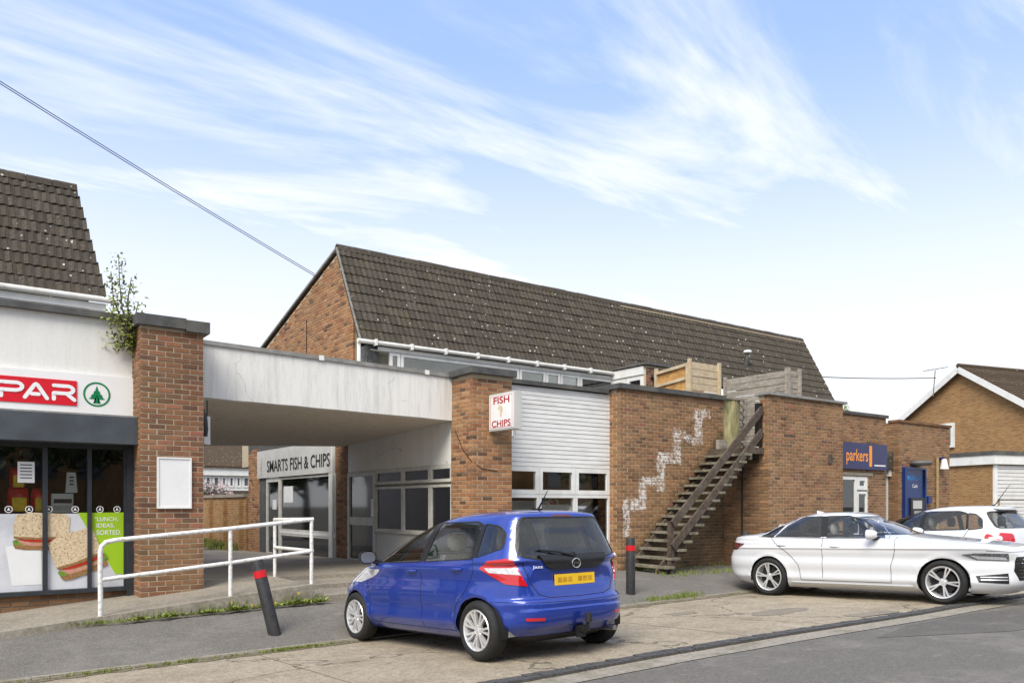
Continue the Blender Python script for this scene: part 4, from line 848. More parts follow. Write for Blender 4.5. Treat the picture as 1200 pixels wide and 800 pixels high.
# SMARTS shopfront further back
zsb = PSW.px(348, 557)[1]
yd0, yd1 = YatX(313, XSW), YatX(329, XSW); ye = YatX(395, XSW)
mb = MB(); framebars(mb, PSW, yd1, yd0, .1, zsb - .02, .11, -.05, .03); d2 = O('door', mb, M['upvc_dirty'], shop, ); simple(d2, 'pane', PSW, yd1 + .11, yd0 - .11, .22, zsb - .13, -.02, -.01, M['glass_dirty']); a, z = PSW.px(321.5, 590); simple(d2, 'door_notice', PSW, a - .16, a + .16, z - .16, z + .12, -.008, -.004, M['paper'])
mb = MB(); pbox(mb, PSW, yd0, Y3s, .05, zsb, -.08, .0); O('shopfront_end', mb, M['coping'], shop)
zmr = PSW.px(360, 625)[1]
window(shop, 'shopfront_window', PSW, ye + .04, yd1, zmr + .03, zsb - .02, M['upvc_dirty'], M['glass_dirty'], .06, (-.05, .02)); window(shop, 'shopfront_window', PSW, ye + .04, yd1, .1, zmr - .03, M['upvc_dirty'], M['glass_dirty'], .06, (-.05, .02)); simple(shop, 'shopfront_rail', PSW, ye + .04, yd1, zmr - .03, zmr + .03, -.04, .03, M['upvc'])
simple(shop, 'shopfront_post', PSW, Y2s + .02, Y2s + .25, .1, 3.2, -.05, .06, M['upvc'])
a, z = PSW.px(337.5, 580); simple(shop, 'window_leaflet', PSW, a - .35, a + .35, z - .2, z + .25, -.012, -.008, M['paper'])
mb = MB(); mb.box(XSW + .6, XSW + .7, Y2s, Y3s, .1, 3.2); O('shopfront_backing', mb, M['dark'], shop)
simple(shop, 'shopfront_head', PSW, Y2s, Y4s, 3.2, 3.6, -.3, 0, M['coping'])
sg = thing('shopfront_sign', 'long white passage sign with dark lettering reading SMARTS FISH & CHIPS', 'sign', (XSW, 21, 2.4))
simple(sg, 'board', PSW, YatX(391, XSW), Y3s, zsb, 3.2, 0, .07, M['sign_dull'])
yA, yB_ = YatX(391, XSW - .07), YatX(312, XSW - .07); zl_ = PX(XSW - .07).px(350, 551)[1]
O('lettering', text_mesh('SMARTS FISH & CHIPS', yB_ - yA - .3, .34, (XSW - .075, yB_ - .08, zl_ + .03), (0, -1, 0), (0, 0, 1), .004, M['letter_dark'], .012), M['letter_dark'], sg, recalc=False)
mb = MB(); c_ = (XSW - .078, Y3s - .42, zl_ + .2); mb.add([(c_[0], c_[1] + u * .14, c_[2] + v * .3) for u, v in [(0, 1), (.5, .6), (.7, 0), (.5, -.6), (0, -1), (.15, -.3), (.2, .2)]], [tuple(range(7))]); O('fish_mark', mb, M['wood_new'], sg, recalc=False)
# projecting fish & chips box sign
a, z1 = onY(572.5, 463, YA); bs_ = thing('box_sign', 'white projecting box sign with red FISH CHIPS lettering on the brick pier', 'sign', (XM0 + .3, YA - .3, 2.9))
XSG = XatY(573, YA - .03)
Ysn = YatX(573, XSG); zs1 = PX(XSG).px(588, 460)[1]; zs0 = PX(XSG).px(588, 503.5)[1]; Ysf = YatX(603, XSG)
YN, YF_ = min(Ysn, Ysf), max(Ysn, Ysf)
PSG = PX(XSG)
bw = XatY(611.5, YN) - XSG
mb = MB(); mb.box(XSG, XSG + bw, YN, YF_, zs0, zs1); O('casing', mb, M['sign_dull'], bs_)
simple(bs_, 'face_panel', PSG, YN + .03, YF_ - .03, zs0 + .03, zs1 - .03, .001, .008, M['sign_white'])
mb = MB(); framebars(mb, PSG, YN + .06, YF_ - .06, zs0 + .05, zs1 - .05, .008, .008, .0095); O('border_line', mb, M['letter_red'], bs_)
hh = zs1 - zs0; wd_ = YF_ - YN
O('lettering', text_mesh('FISH', wd_ * .62, hh * .19, PSG.pt(YF_ - wd_ * .2, zs1 - hh * .29, .01), (0, -1, 0), (0, 0, 1), .001, M['letter_red'], .02), M['letter_red'], bs_, recalc=False); O('lettering', text_mesh('CHIPS', wd_ * .74, hh * .18, PSG.pt(YF_ - wd_ * .13, zs0 + hh * .09, .01), (0, -1, 0), (0, 0, 1), .001, M['letter_red'], .02), M['letter_red'], bs_, recalc=False)
fm_ = [(.1, 1), (.5, .9), (.75, .55), (.5, .3), (.2, .1), (.3, -.3), (.15, -.75), (.0, -1), (-.1, -.6), (-.15, -.2), (-.35, .1), (-.35, .6), (-.1, .9)]
mb = MB(); mb.add([PSG.pt((YN + YF_) / 2 + u * wd_ * .18, (zs0 + zs1) / 2 + v * hh * .17, .0105) for u, v in fm_], [tuple(range(len(fm_)))]); O('fish_mark', mb, pm('fish_yellow', (.62, .55, .36), .2, 9, .5), bs_, recalc=False)
mb = MB(); mb.tube([(XSG + bw / 2, YF_, zs1 - .1), (XSG + bw / 2, YA, zs1 - .1)], .015); mb.tube([(XSG + bw / 2, YF_, zs0 + .1), (XSG + bw / 2, YA, zs0 + .1)], .015); O('bracket', mb, M['steel'], bs_)
mb = MB(); mb.tube([(XSG + .03, YN + .1, zs0), (XSG + .03, YN + .1, zs0 - .12), (XSG + .1, YN + .15, zs0 - .17), (XSG + .18, YN + .2, zs0 - .1), (XSG + .18, YN + .25, zs0)], .008, 6); O('cable_loop', mb, M['upvc'], bs_)
mb = MB(); mb.tube([onY(545, 533, YA - .01)[0:1] + (YA - .01, 2.6)] if 0 else [(XM0 - .012, 12.9, 3.0), (XM0 - .012, 12.6, 2.6), (XM0 - .012, 12.32, 2.38), (XM0 + .2, YA - .012, 2.26), (XM0 + .55, YA - .012, 2.22)], .008, 6); O('loose_cable', mb, M['plastic_black'], shop)

# ------------------------------------------------------------------ upper building over the chip shop
mais = thing('maisonettes', 'row of upper maisonettes with long lichen-spotted dark tiled roof and brick gable', 'building', (17, 17.8, 3))
XG = XM0 + .05; XGE = 27.1
zr_end = 8.02
sl2 = tiled_slope(mais, XG - .03, XGE, XG - .03, XGE, YE, ZE, YRG, ZRG, 300)
ridge_tiles(sl2, XG - .02, XGE, YRG + .03, ZRG + .03, M['tile'])
mb = MB(); mb.hexa([(XG, YRG, ZRG - .04), (XGE, YRG, ZRG - .04), (XGE, 27.2, 5.42), (XG, 27.2, 5.42), (XG, YRG, ZRG), (XGE, YRG, ZRG), (XGE, 27.2, 5.46), (XG, 27.2, 5.46)]); O('rear_roof', mb, M['tile'], mais)
def gable_in(s, z):
    Y = 26.0 - s
    top = ZRG - .12 - (Y - YRG) * (ZRG - 5.73) / (26 - YRG) if Y > YRG else ZRG - .12 - (YRG - Y) * (ZRG - ZE) / (YRG - YE)
    return z < top - .03 and Y > 17.55
mb = MB(); xg_ = XG + .03; pr = [(26, 2.8), (17.62, 2.8), (17.62, ZE + .75), (YRG, ZRG - .12), (26, 5.62)]
mb.prism([(xg_, y, z) for y, z in pr], (0, 0, 0), (.2, 0, 0)); gw = O('gable_wall', mb, M['mortar'], mais)
brick_wall(gw, 'gable_bricks', (xg_ - .008, 26.0), (xg_ - .008, 17.6), 3.5, 8.0, M['brick_orange'], M['mortar'], nobj=300, inside=gable_in, core=False, zvis=3.9)
mb = MB(); xa_ = XatY(725, YRG); mb.bar((xa_, YRG - .10, ZRG - .085), (XGE, YRG - .10, ZRG - .085), .03, .03); O('ridge_bedding', mb, M['wood_new'], mais)
# verge (undercloak) boards
mb = MB(); mb.bar((XG - .02, YE - .02, ZE - .01), (XG - .02, YRG, ZRG - .01), .05, .05, (1, 0, 0)); mb.bar((XG - .02, YRG, ZRG - .01), (XG - .02, 27, 5.5), .05, .05, (1, 0, 0)); O('verge', mb, M['coping_grey'], mais)
mb = MB(); mb.tube([(XG + .02, 20.5, 3.8), (XG + .02, 20.5, 6.5)], .014, 6); mb.tube([(XG + .02, 20.5, 4.6), (XG + .02, 20.2, 4.75), (XG + .02, 19.9, 4.65)], .012, 6); O('gable_cable', mb, M['plastic_black'], mais)
# eaves
XEV = XatY(719, YE)
mb = MB(); mb.tube([(XG - .12, YE - .06, ZE - .04), (XEV, YE - .06, ZE - .04)], .052, 10); gt = O('gutter', mb, M['gutter'], mais, smooth=True)
for i in range(9):
    x_ = XG + .3 + i * .95; mb = MB(); mb.box(x_, x_ + .05, YE - .14, YE - .0, ZE - .115, ZE + .03); O('gutter_bracket', mb, M['upvc'], gt)
PE = PY(YE + .04); simple(mais, 'fascia_board', PE, XG + .45, XEV, ZE - .19, ZE - .1, -.03, 0, M['upvc']); mb = MB(); mb.box(XG + .2, XEV, YE + .08, 17.8, ZE - .2, ZE - .17); O('soffit_board', mb, M['upvc_dirty'], mais)
PM = PY(17.22); simple(mais, 'front_wall', PM, XG + .3, XGE, 2.8, ZE - .2, -.7, -.5, M['interior_wall'])
xs_ = [XatY(455, 17.22), XatY(468, 17.22), XatY(607, 17.22), XatY(638, 17.22), XatY(655, 17.22), XatY(678, 17.22), XatY(717, 17.22)]
for a, b in zip(xs_, xs_[1:]): window(mais, 'window', PM, a + .01, b - .01, 3.9, ZE - .205, M['upvc'], M['glass'], .07, (0, .07))
mb = MB(); mb.hexa([(XG + .25, YE + .15, 3.9), (XG + .75, YE + .45, 3.9), (XG + .75, 17.7, 3.9), (XG + .25, 17.7, 3.9), (XG + .15, YE + .02, ZE - .1), (XG + .55, YE + .2, ZE - .1), (XG + .55, 17.7, ZE - .1), (XG + .15, 17.7, ZE - .1)]); O('slate_cheek', mb, M['slate'], mais)
mb = MB(); mb.tube([(XG - .06, YE - .0, ZE - .08), (XG - .06, YE + .0, 3.6)], .045, 10); O('downpipe', mb, M['upvc'], mais, smooth=True)
# porch extension on the terrace
XP0 = 16.0; YP0 = 15.8; XP1 = 18.3
brick_wall(mais, 'porch_wall', (XP0, YP0), (XP1, YP0), DECK, 5.46, M['brick_dark'], M['mortar'], nobj=60, zvis=4.0)
PP = PX(XP0 - .01); window(mais, 'porch_window', PP, YP0 + .08, 16.55, 2.9, 5.2, M['upvc'], M['glass'], .12, (-.06, .02)); window(mais, 'porch_window', PP, 16.57, 17.3, 2.9, 5.2, M['upvc'], M['glass'], .12, (-.06, .02)); simple(mais, 'porch_fascia', PP, YP0 + .06, 17.4, 5.21, 5.44, -.06, .05, M['upvc'])
mb = MB(); mb.box(XP0 - .1, XP1 + .05, YP0 - .08, 17.6, 5.47, 5.53); O('porch_roof', mb, M['lead'], mais)
mb = MB(); mb.box(XP0 + .05, XP1, 16.9, 17.5, DECK, 5.46); O('porch_back', mb, M['shade_grey'], mais)
mb = MB(); mb.lathe([(0, 0), (.06, .0), (.09, .08), (.05, .16), (0, .17)], (XP0 + .25, YP0 - .06, 5.05), (0, 0, 1), 12); pl_ = thing('porch_light', 'round dark bulkhead light on the terrace porch brick corner', 'lamp', (XP0 + .25, YP0, 5.05)); O('lantern', mb, M['plastic_black'], pl_, smooth=True)
# roof vent
a, z = onY(873, 421, 17.6); vp = thing('vent_pipe', 'short grey vent pipe with white cap on the long tiled roof', 'vent pipe', (a, 17.6, z - .6)); mb = MB(); mb.tube([(a + .1, 17.7, z - .55), (a, 17.55, z - .1), (a, 17.5, z + .2)], .065, 10); O('pipe', mb, M['lead'], vp, smooth=True); mb = MB(); mb.lathe([(0, .11), (.11, .09), (.145, .03), (.13, 0), (0, 0)], (a, 17.5, z + .2), (0, 0, 1), 14); O('cap', mb, M['sign_white'], vp, smooth=True)

# ------------------------------------------------------------------ wooden stair to the terrace
YSO = YA - 1.16
sr = thing('timber_staircase', 'weathered open timber staircase climbing the brick wall to the roof terrace', 'staircase', (12, 11.7, .2))
NT_ = 15; X0t, X1t = 11.98, 14.42; z0t, z1t = .36, 2.72
for i in range(NT_):
    f_ = i / (NT_ - 1); x = X0t + (X1t - X0t) * f_; z = z0t + (z1t - z0t) * f_; mb = MB(); j = random.uniform(-.012, .012)
    mb.hexa([(x - .115, YSO + j, z - .05), (x + .115, YSO + j, z - .05), (x + .115, YA - .02, z - .05), (x - .115, YA - .02, z - .05), (x - .115, YSO + j, z), (x + .115, YSO + j, z), (x + .115, YA - .02, z), (x - .115, YA - .02, z)]); O('tread', mb, M['tread'], sr)
mb = MB(); mb.box(X1t + .12, XB0 - .02, YSO + .02, YA - .02, 2.72, 2.86); O('landing', mb, M['wood_dark'], sr)
mb = MB(); mb.box(X1t + .05, X1t + .12, YSO + .0, YA - .02, 2.58, 2.86); O('landing_beam', mb, M['wood_dark'], sr)
for yy in (YA - .1, YSO + .25):
    mb = MB(); mb.bar((X0t - .1, yy, z0t - .16), (X1t + .1, yy, z1t - .14), .05, .2); O('stringer', mb, M['wood_dark'], sr)
xn, yn = onY(786, 669, YSO + .12)[0], YSO + .12
mb = MB(); mb.box(xn - .05, xn + .05, yn - .05, yn + .05, .1, 1.26); O('newel_post', mb, M['wood_dark'], sr)
mb = MB(); mb.box(XB0 - .14, XB0 - .03, yn - .06, yn + .06, 2.9, 3.85); O('top_post', mb, M['plastic_black'], sr)
for za, zb in ((1.2, 3.72), (.74, 3.22)):
    mb = MB(); mb.bar((xn - .02, yn - .075, za), (XB0 - .05, yn - .075, zb), .045, .16); O('handrail', mb, M['wood_old' if 0 else 'wood_dark'], sr)
mb = MB(); mb.box(XB0 - .3, XB0 - .02, YA - .12, YA - .02, 2.86, 3.1); O('kick_board', mb, M['wood_old'], sr)
# mossy board beside the landing
a0, a1 = XB0 + .02, XB0 + .72
mbd = thing('mossy_screen', 'mossy green stained board closing the gap beside the stair head', 'screen', (a0, YA + .1, DECK)); mb = MB(); n_ = 10; vs_ = []
for z in (DECK - .1, 4.08):
    for k in range(n_ + 1): t = k / n_; vs_.append((a0 + (a1 - a0) * t, YA + .10 - .10 * math.sin(math.pi * t), z))
mb.add(vs_, [(k, k + 1, n_ + 2 + k, n_ + 1 + k) for k in range(n_)]); O('board', mb, M['moss_board'], mbd, smooth=True); mb = MB(); mb.box(a0, a1, YA - .02, YA + .14, 4.08, 4.12); O('capping', mb, M['wood_old'], mbd)
# fences: panels of slats between posts
def slat_run(parent, p0, p1, z0, z1, n, mat, post_mat, t=.02, lap=True):
    p0, p1 = Vector((*p0, 0)), Vector((*p1, 0)); d = (p1 - p0).normalized(); nn_ = Vector((d.y, -d.x, 0)); h = (z1 - z0) / n
    for k in range(n):
        mb = MB(); z = z0 + k * h; o = (.012 if k % 2 else 0) + random.uniform(0, .006); a, b = p0 + nn_ * o, p1 + nn_ * o
        mb.hexa([a + Vector((0, 0, z + .006)), b + Vector((0, 0, z + .006)), b - nn_ * t + Vector((0, 0, z + .006)), a - nn_ * t + Vector((0, 0, z + .006)), a + Vector((0, 0, z + h * .95)), b + Vector((0, 0, z + h * .95)), b - nn_ * t + Vector((0, 0, z + h * .95)), a - nn_ * t + Vector((0, 0, z + h * .95))]); O('slat', mb, mat, parent)
    for p in (p0, p1):
        mb = MB(); q = p + nn_ * .03; mb.obox((q.x, q.y, (z0 + z1) / 2 + .02), d * .035, nn_ * .035, (0, 0, (z1 - z0) / 2 + .03)); O('post', mb, post_mat, parent)
XF = 14.3; YFN = 12.75
nf = thing('new_fence', 'pale new timber fence screen standing on the terrace behind the brick wall', 'fence', (XF, YFN, DECK))
slat_run(nf, (XF, YFN), (XF + 1.05, YFN), 3.1, 4.95, 11, M['wood_new'], M['wood_new']); slat_run(nf, (XF, YFN + 1.0), (XF, YFN), 3.1, 4.85, 5, M['wood_orange'], M['wood_new'])
for z in (4.86, 4.55, 4.25): mb = MB(); mb.bar((XF - .04, YFN + 1.0, z - .08), (XF - .04, YFN + .05, z), .04, .07); O('rail', mb, M['wood_new'], nf)
XGF = 16.25; YGF = 11.45
gf = thing('grey_fence', 'weathered grey slatted timber fence above the stair head', 'fence', (XGF, YGF, DECK))
slat_run(gf, (XGF, 13.25), (XGF, YGF), 3.0, 4.76, 11, M['wood_old'], M['wood_old']); slat_run(gf, (XGF, YGF), (XGF + .42, YGF), 3.9, 4.76, 6, M['wood_old'], M['wood_old'])
# trellis gate
tg = thing('trellis_gate', 'grey lattice trellis gate half open at the top of the stair', 'gate', (XB0 + .75, 12.6, DECK)); x0g, x1g, yg = XB0 + .45, XB0 + 1.2, 12.6
mb = MB(); P_ = PY(yg); framebars(mb, P_, x0g, x1g, DECK, 4.2, .06, -.02, .02); O('frame', mb, M['wood_old'], tg)
for k in range(-8, 12):
    for s_ in (1, -1):
        za = DECK + .1 + k * .18; pts = []
        a, b = (x0g + .03, za), (x1g - .03, za + s_ * .5)
        zlo, zhi = DECK + .06, 4.14
        def cl(p, q):
            (xa_, za_), (xb_, zb_) = p, q
            t0, t1 = 0, 1
            for lim, sgn in ((zlo, 1), (zhi, -1)):
                da, db = (za_ - lim) * sgn, (zb_ - lim) * sgn
                if da < 0 and db < 0: return None
                if da < 0: t0 = max(t0, da / (da - db))
                if db < 0: t1 = min(t1, da / (da - db))
            return None if t0 >= t1 else ((xa_ + (xb_ - xa_) * t0, za_ + (zb_ - za_) * t0), (xa_ + (xb_ - xa_) * t1, za_ + (zb_ - za_) * t1))
        r_ = cl(a, b)
        if r_: mb = MB(); mb.bar((r_[0][0], yg + (.008 if s_ > 0 else -.008), r_[0][1]), (r_[1][0], yg + (.008 if s_ > 0 else -.008), r_[1][1]), .012, .03, (0, 1, 0)); O('lath', mb, M['wood_old'], tg)

# ------------------------------------------------------------------ estate agent unit and bank unit (right)
YPK = 12.0; PK = PY(YPK); XK1 = XatY(1038.5, YPK)
ag = thing('agency_shop', 'brick estate agent unit with navy sign and white glazed door', 'shop', (19.5, YPK, .2))
dx0, dz1 = PK.px(988, 556.5); dx1 = PK.px(1017, 556.5)[0]
brick_wall(ag, 'brick_front', (XB1 - .3, YPK), (XK1, YPK), .1, 4.0, M['brick_plain'], M['mortar'], nobj=0, holes=[(0, dx1 - XB1 + .3, .1, dz1)])
mb = MB(); mb.box(XB1 - .1, XK1 + .05, YPK - .05, YPK + .3, 4.002, 4.08); O('coping', mb, M['coping'], ag)
mb = MB(); mb.box(XK1 - .2, XK1, YPK + .21, 14.5, .1, 4.0); O('end_wall', mb, M['brick_plain'], ag)
mb = MB(); mb.box(XB1 - .3, XK1 - .21, 14.3, 14.5, .1, 4.0); O('back_wall', mb, M['interior_wall'], ag)
xm_ = PK.px(1004.5, 580)[0]
window(ag, 'door', PK, XB1 - .25, xm_ - .01, .1, dz1 - .02, M['upvc'], M['glass'], .09, (-.08, .0)); zz = PK.px(1010, 575)[1]
window(ag, 'side_light', PK, xm_ + .01, dx1 - .02, zz + .03, dz1 - .02, M['upvc'], M['glass'], .11, (-.08, .0)); window(ag, 'side_light', PK, xm_ + .01, dx1 - .02, .1, zz - .01, M['upvc'], M['glass'], .07, (-.08, .0))
mb = MB(); mb.box(XB1, dx1 + .2, YPK - .03, YPK + .1, dz1 + .003, dz1 + .09); O('lintel', mb, M['paving'], ag)
as_ = thing('agency_sign', 'navy fascia sign with orange parkers lettering on the brick unit', 'sign', PK.pt(dx0, 2.6, 0)); sa, sz1 = PK.px(986, 515); sb_ = PK.px(1036, 524)[0]; sz1 = PK.px(1010, 519.5)[1]; sz0 = PK.px(1010, 550)[1]
simple(as_, 'board', PK, sa - .6, sb_, sz0, sz1, .003, .09, M['navy'])
ta, tz = PK.px(988, 539); tb = PK.px(1013.5, 539)[0]
O('lettering', text_mesh('parkers', tb - ta, .42, PK.pt(ta, tz - .11, .092), (1, 0, 0), (0, 0, 1), .002, M['letter_orange'], .015), M['letter_orange'], as_, recalc=False)
ba, bb = PK.px(1015, 530)[0], PK.px(1018, 530)[0]; simple(as_, 'orange_bar', PK, ba, bb, tz - .14, tz + .42, .091, .096, M['letter_orange'])
ua, uz = PK.px(1021, 546); ub = PK.px(1034, 546)[0]; O('web_lettering', text_mesh('parkersproperties', ub - ua, .05, PK.pt(ua, uz, .092), (1, 0, 0), (0, 0, 1), .001, M['letter_white']), M['letter_white'], as_, recalc=False) if 0 else simple(as_, 'small_print', PK, ua, ub, uz, uz + .035, .091, .093, M['letter_white'])
# bank block
YBK = 12.3; XBK = XatY(1053, YBK); XBK1 = XatY(1113, YBK); PB = PY(YBK)
bk = thing('bank_unit', 'brick bank unit with tall blue cash machine surround', 'bank', (XBK + 1.5, YBK, .2))
ax0, az1 = PB.px(1057, 548); ax1, az0 = PB.px(1082, 600)
brick_wall(bk, 'brick_front', (XBK - .009, YBK), (XBK1, YBK), .1, 4.0, M['brick_plain'], M['mortar'], nobj=0, quoin=True)
brick_wall(bk, 'side_return', (XBK - .009, 14.6), (XBK - .009, YBK + .004), .1, 4.0, M['brick_plain'], M['mortar_dark'], depth=.02, nobj=0, quoin_end=True)
mb = MB(); mb.box(XBK - .04, XBK1 + .05, YBK - .04, YBK + .3, 4.002, 4.07); O('coping', mb, M['brick_dark'], bk)
mb = MB(); mb.box(XBK1 - .2, XBK1, YBK + .21, 15, .1, 4.0); O('end_wall', mb, M['brick_plain'], bk)
PBR = PX(XBK - .02); window(bk, 'side_door', PBR, 12.6, 13.6, .15, 2.42, M['upvc'], M['glass'], .12, (0, .06), label='white framed glass side door under a small tiled hood'); simple(bk, 'door_backing', PBR, 12.62, 13.58, .15, 2.4, -.002, .0, M['interior_wall']); simple(bk, 'door_head', PBR, 12.5, 13.7, 2.43, 2.62, 0, .12, M['upvc'])
mb = MB(); mb.hexa([(XBK - .75, 12.45, 2.63), (XBK - .03, 12.45, 2.63), (XBK - .03, 13.8, 2.63), (XBK - .75, 13.8, 2.63), (XBK - .75, 12.45, 2.67), (XBK - .03, 12.45, 3.15), (XBK - .03, 13.8, 3.15), (XBK - .75, 13.8, 2.67)]); O('door_hood', mb, M['tile'], bk)
atm = thing('cash_machine', 'tall blue cash machine panel set in the bank brickwork', 'cash machine', PB.pt(ax0, .3, 0)); az1 = PB.px(1069, 547.5)[1]
mb = MB(); framebars(mb, PB, ax0, ax1, .55, az1, .06, .002, .10); O('surround', mb, M['letter_blue' if 0 else 'bankblue'], atm); simple(atm, 'panel', PB, ax0 + .06, ax1 - .06, .61, az1 - .06, .002, .05, M['bankblue'])
ha, hz = PB.px(1064, 560); hb_ = PB.px(1078, 560)[0]; O('lettering', text_mesh('BARCLAYS', hb_ - ha, .13, PB.pt(ha, hz - .06, .055), (1, 0, 0), (0, 0, 1), .001, M['letter_blue'], .01), M['letter_blue'], atm, recalc=False)
mb = MB(); ea = PB.px(1062.3, 560)[0]; mb.add([PB.pt(ea + u * .07, hz + .0 + v * .09, .056) for u, v in [(0, -1), (.5, -.4), (1, .3), (.6, .9), (0, .6), (-.6, .9), (-1, .3), (-.5, -.4)]], [tuple(range(8))]); O('eagle_mark', mb, M['letter_blue'], atm, recalc=False)
ca, cz = PB.px(1067, 569); cb = PB.px(1073, 569)[0]; O('lettering', text_mesh('Cash', cb - ca, .1, PB.pt(ca, cz - .05, .055), (1, 0, 0), (0, 0, 1), .001, M['letter_white'], .01), M['letter_white'], atm, recalc=False)
ma, mz1 = PB.px(1064, 583); mb_, mz0 = PB.px(1080, 601); simple(atm, 'fascia', PB, ma, mb_, mz0 - .1, mz1, .05, .10, M['plastic_black']); simple(atm, 'screen', PB, ma + .1, mb_ - .18, mz1 - .32, mz1 - .08, .10, .108, M['sign_dull']); simple(atm, 'keypad', PB, ma + .12, mb_ - .25, mz1 - .5, mz1 - .38, .10, .12, M['steel'])
hm, hz2 = PB.px(1071, 543); mb = MB(); mb.lathe([(0, .1), (.28, .06), (.32, 0), (.28, -.06), (0, -.08)], PB.pt(hm, hz2, .2), (0, 0, 1), 14); al_ = thing('bulkhead_lamp', 'round grey bulkhead lamp over the cash machine', 'lamp', PB.pt(hm, hz2, .1)); O('hood', mb, M['lead'], al_, smooth=True); mb = MB(); mb.tube([PB.pt(hm, hz2, 0), PB.pt(hm, hz2, .2)], .03); O('arm', mb, M['lead'], al_)
la, lz = PB.px(1101, 545); wl2 = thing('wall_lamp', 'small white wall lamp on the bank brickwork beside the tan pipe', 'lamp', PB.pt(la, lz - .2, .05)); mb = MB(); mb.lathe([(0, .2), (.07, .18), (.13, -.12), (0, -.14)], PB.pt(la, lz, .14), (0, 0, 1), 12); O('shade', mb, M['sign_white'], wl2, smooth=True); mb = MB(); mb.tube([PB.pt(la, lz + .2, 0), PB.pt(la, lz + .2, .14)], .05); O('cap', mb, M['navy'], wl2)
pa, pz = PB.px(1096.5, 536); mb = MB(); mb.tube([PB.pt(pa, .2, .05), PB.pt(pa, pz, .05)], .045, 8); O('pipe', mb, M['pipe'], bk, smooth=True)
kb_, kz = PB.px(1085.5, 585); simple(atm, 'side_box', PB, kb_ - .1, kb_ + .1, kz - .12, kz + .1, .0, .12, M['bankblue'])

# ------------------------------------------------------------------ house on the far right
def uv_box(me):
    uv = me.uv_layers.new(name='UVMap')
    for p in me.polygons:
        n_ = p.normal; h = Vector((-n_.y, n_.x, 0)); h = h.normalized() if h.length > .1 else Vector((1, 0, 0))
        for li in p.loop_indices: v = me.vertices[me.loops[li].vertex_index].co; uv.data[li].uv = (v.dot(h), v.z)
TR = 38.0; ap = onZc(1123, 429, TR); ph = R(-14)    # ridge direction rotated from the parade's
rot = Matrix.Rotation(math.atan2(940, 2350) - TH, 4, 'Z')
hs_ = thing('gabled_house', 'tan brick house with white bargeboards and garage at the end of the parade', 'house', (ap.x, ap.y, 0), math.atan2(940, 2350) - TH)
ex = (rot @ Vector((1, 0, 0))); ey = rot @ Vector((0, 1, 0)); H0 = Vector((ap.x, ap.y, 0)); zap = ap.z
def hp(u, v, z): q = H0 + ex * u + ey * v; return Vector((q.x, q.y, z))
ZEV = 5.3; VF, VB = -4.6, 4.6     # gable half depths (front towards road is -v)
mb = MB(); pr = [hp(.25, VF + .2, 0), hp(.25, VB - .2, 0), hp(.25, VB - .2, ZEV), hp(.25, 0, zap - .15), hp(.25, VF + .2, ZEV)]; mb.prism(pr, (0, 0, 0), ex * 9); o = O('wall', mb, M['far_brick'], hs_); uv_box(o.data)
for sgn, nm in ((VF, 'roof_slope'), (VB, 'roof_slope')):
    mb = MB(); a, b, c_, e_ = hp(0, 0, zap), hp(9.5, 0, zap), hp(9.5, sgn * 1.05, ZEV - .15), hp(0, sgn * 1.05, ZEV - .15); dn = Vector((0, 0, -.12)); mb.hexa([a + dn, b + dn, c_ + dn, e_ + dn, a, b, c_, e_]); rs = O(nm, mb, M['tile_warm'], hs_)
    if sgn == VF:
        mb = MB(); rows = 19
        for k in range(rows):
            f0, f1 = k / rows, (k + 1) / rows; p, q = a.lerp(e_, f0), a.lerp(e_, f1 + .01); up_ = Vector((0, 0, .03))
            mb.hexa([p + ex * .02, p + ex * 9.4, q + ex * 9.4, q + ex * .02, p + ex * .02 + up_ * .6, p + ex * 9.4 + up_ * .6, q + ex * 9.4 + up_ * 2.2, q + ex * .02 + up_ * 2.2])
        O('tile_courses', mb, M['tile_warm'], rs, kind='stuff')
    mb = MB(); mb.bar(hp(-.03, 0, zap - .16), hp(-.03, sgn * 1.06, ZEV - .32), .05, .26); O('bargeboard', mb, M['upvc'], hs_)
mb = MB(); mb.tube([hp(-.02, 0, zap + .02), hp(9.5, 0, zap + .02)], .12, 8); O('ridge', mb, M['tile_warm'], hs_)
# flat-roofed garage in front, with its side towards the gable
g0 = onZc(1163, 560, 33.5); gz1 = g0.z + 0
gq = lambda u, v, z: Vector((g0.x, g0.y, 0)) + ex * u + ey * v + Vector((0, 0, z))
GZ = onZc(1163, 536, 33.5).z
mb = MB(); mb.prism([gq(0, 0, 0), gq(5, 0, 0), gq(5, 7, 0), gq(0, 7, 0)], (0, 0, 0), (0, 0, GZ - .25)); o = O('garage_wall', mb, M['far_brick'], hs_); uv_box(o.data)
mb = MB(); mb.prism([gq(-.12, -.2, 0), gq(5.1, -.2, 0), gq(5.1, 7, 0), gq(-.12, 7, 0)], (0, 0, GZ - .27), (0, 0, GZ + .12)); O('garage_fascia', mb, M['upvc'], hs_); mb = MB(); mb.prism([gq(-.16, -.25, 0), gq(5.15, -.25, 0), gq(5.15, 7, 0), gq(-.16, 7, 0)], (0, 0, GZ + .122), (0, 0, GZ + .28)); O('garage_roof_edge', mb, M['coping'], hs_)
nbd = 9
for k in range(nbd): mb = MB(); z = GZ - .3 - (k + 1) * .16; mb.prism([gq(.2, -.06, 0), gq(4.9, -.06, 0), gq(4.9, -.01, 0), gq(.2, -.01, 0)], (0, 0, z + .01), (0, 0, z + .15)); O('garage_board', mb, M['wood_white'], hs_)
for k in range(14): mb = MB(); z = GZ - .3 - 1.47 - (k + 1) * .15; mb.prism([gq(.42, -.03, 0), gq(4.7, -.03, 0), gq(4.7, -.005, 0), gq(.42, -.005, 0)], (0, 0, max(z, .02) + .01), (0, 0, z + .14)); O('garage_door_slat', mb, M['wood_white'], hs_) if z > .05 else None
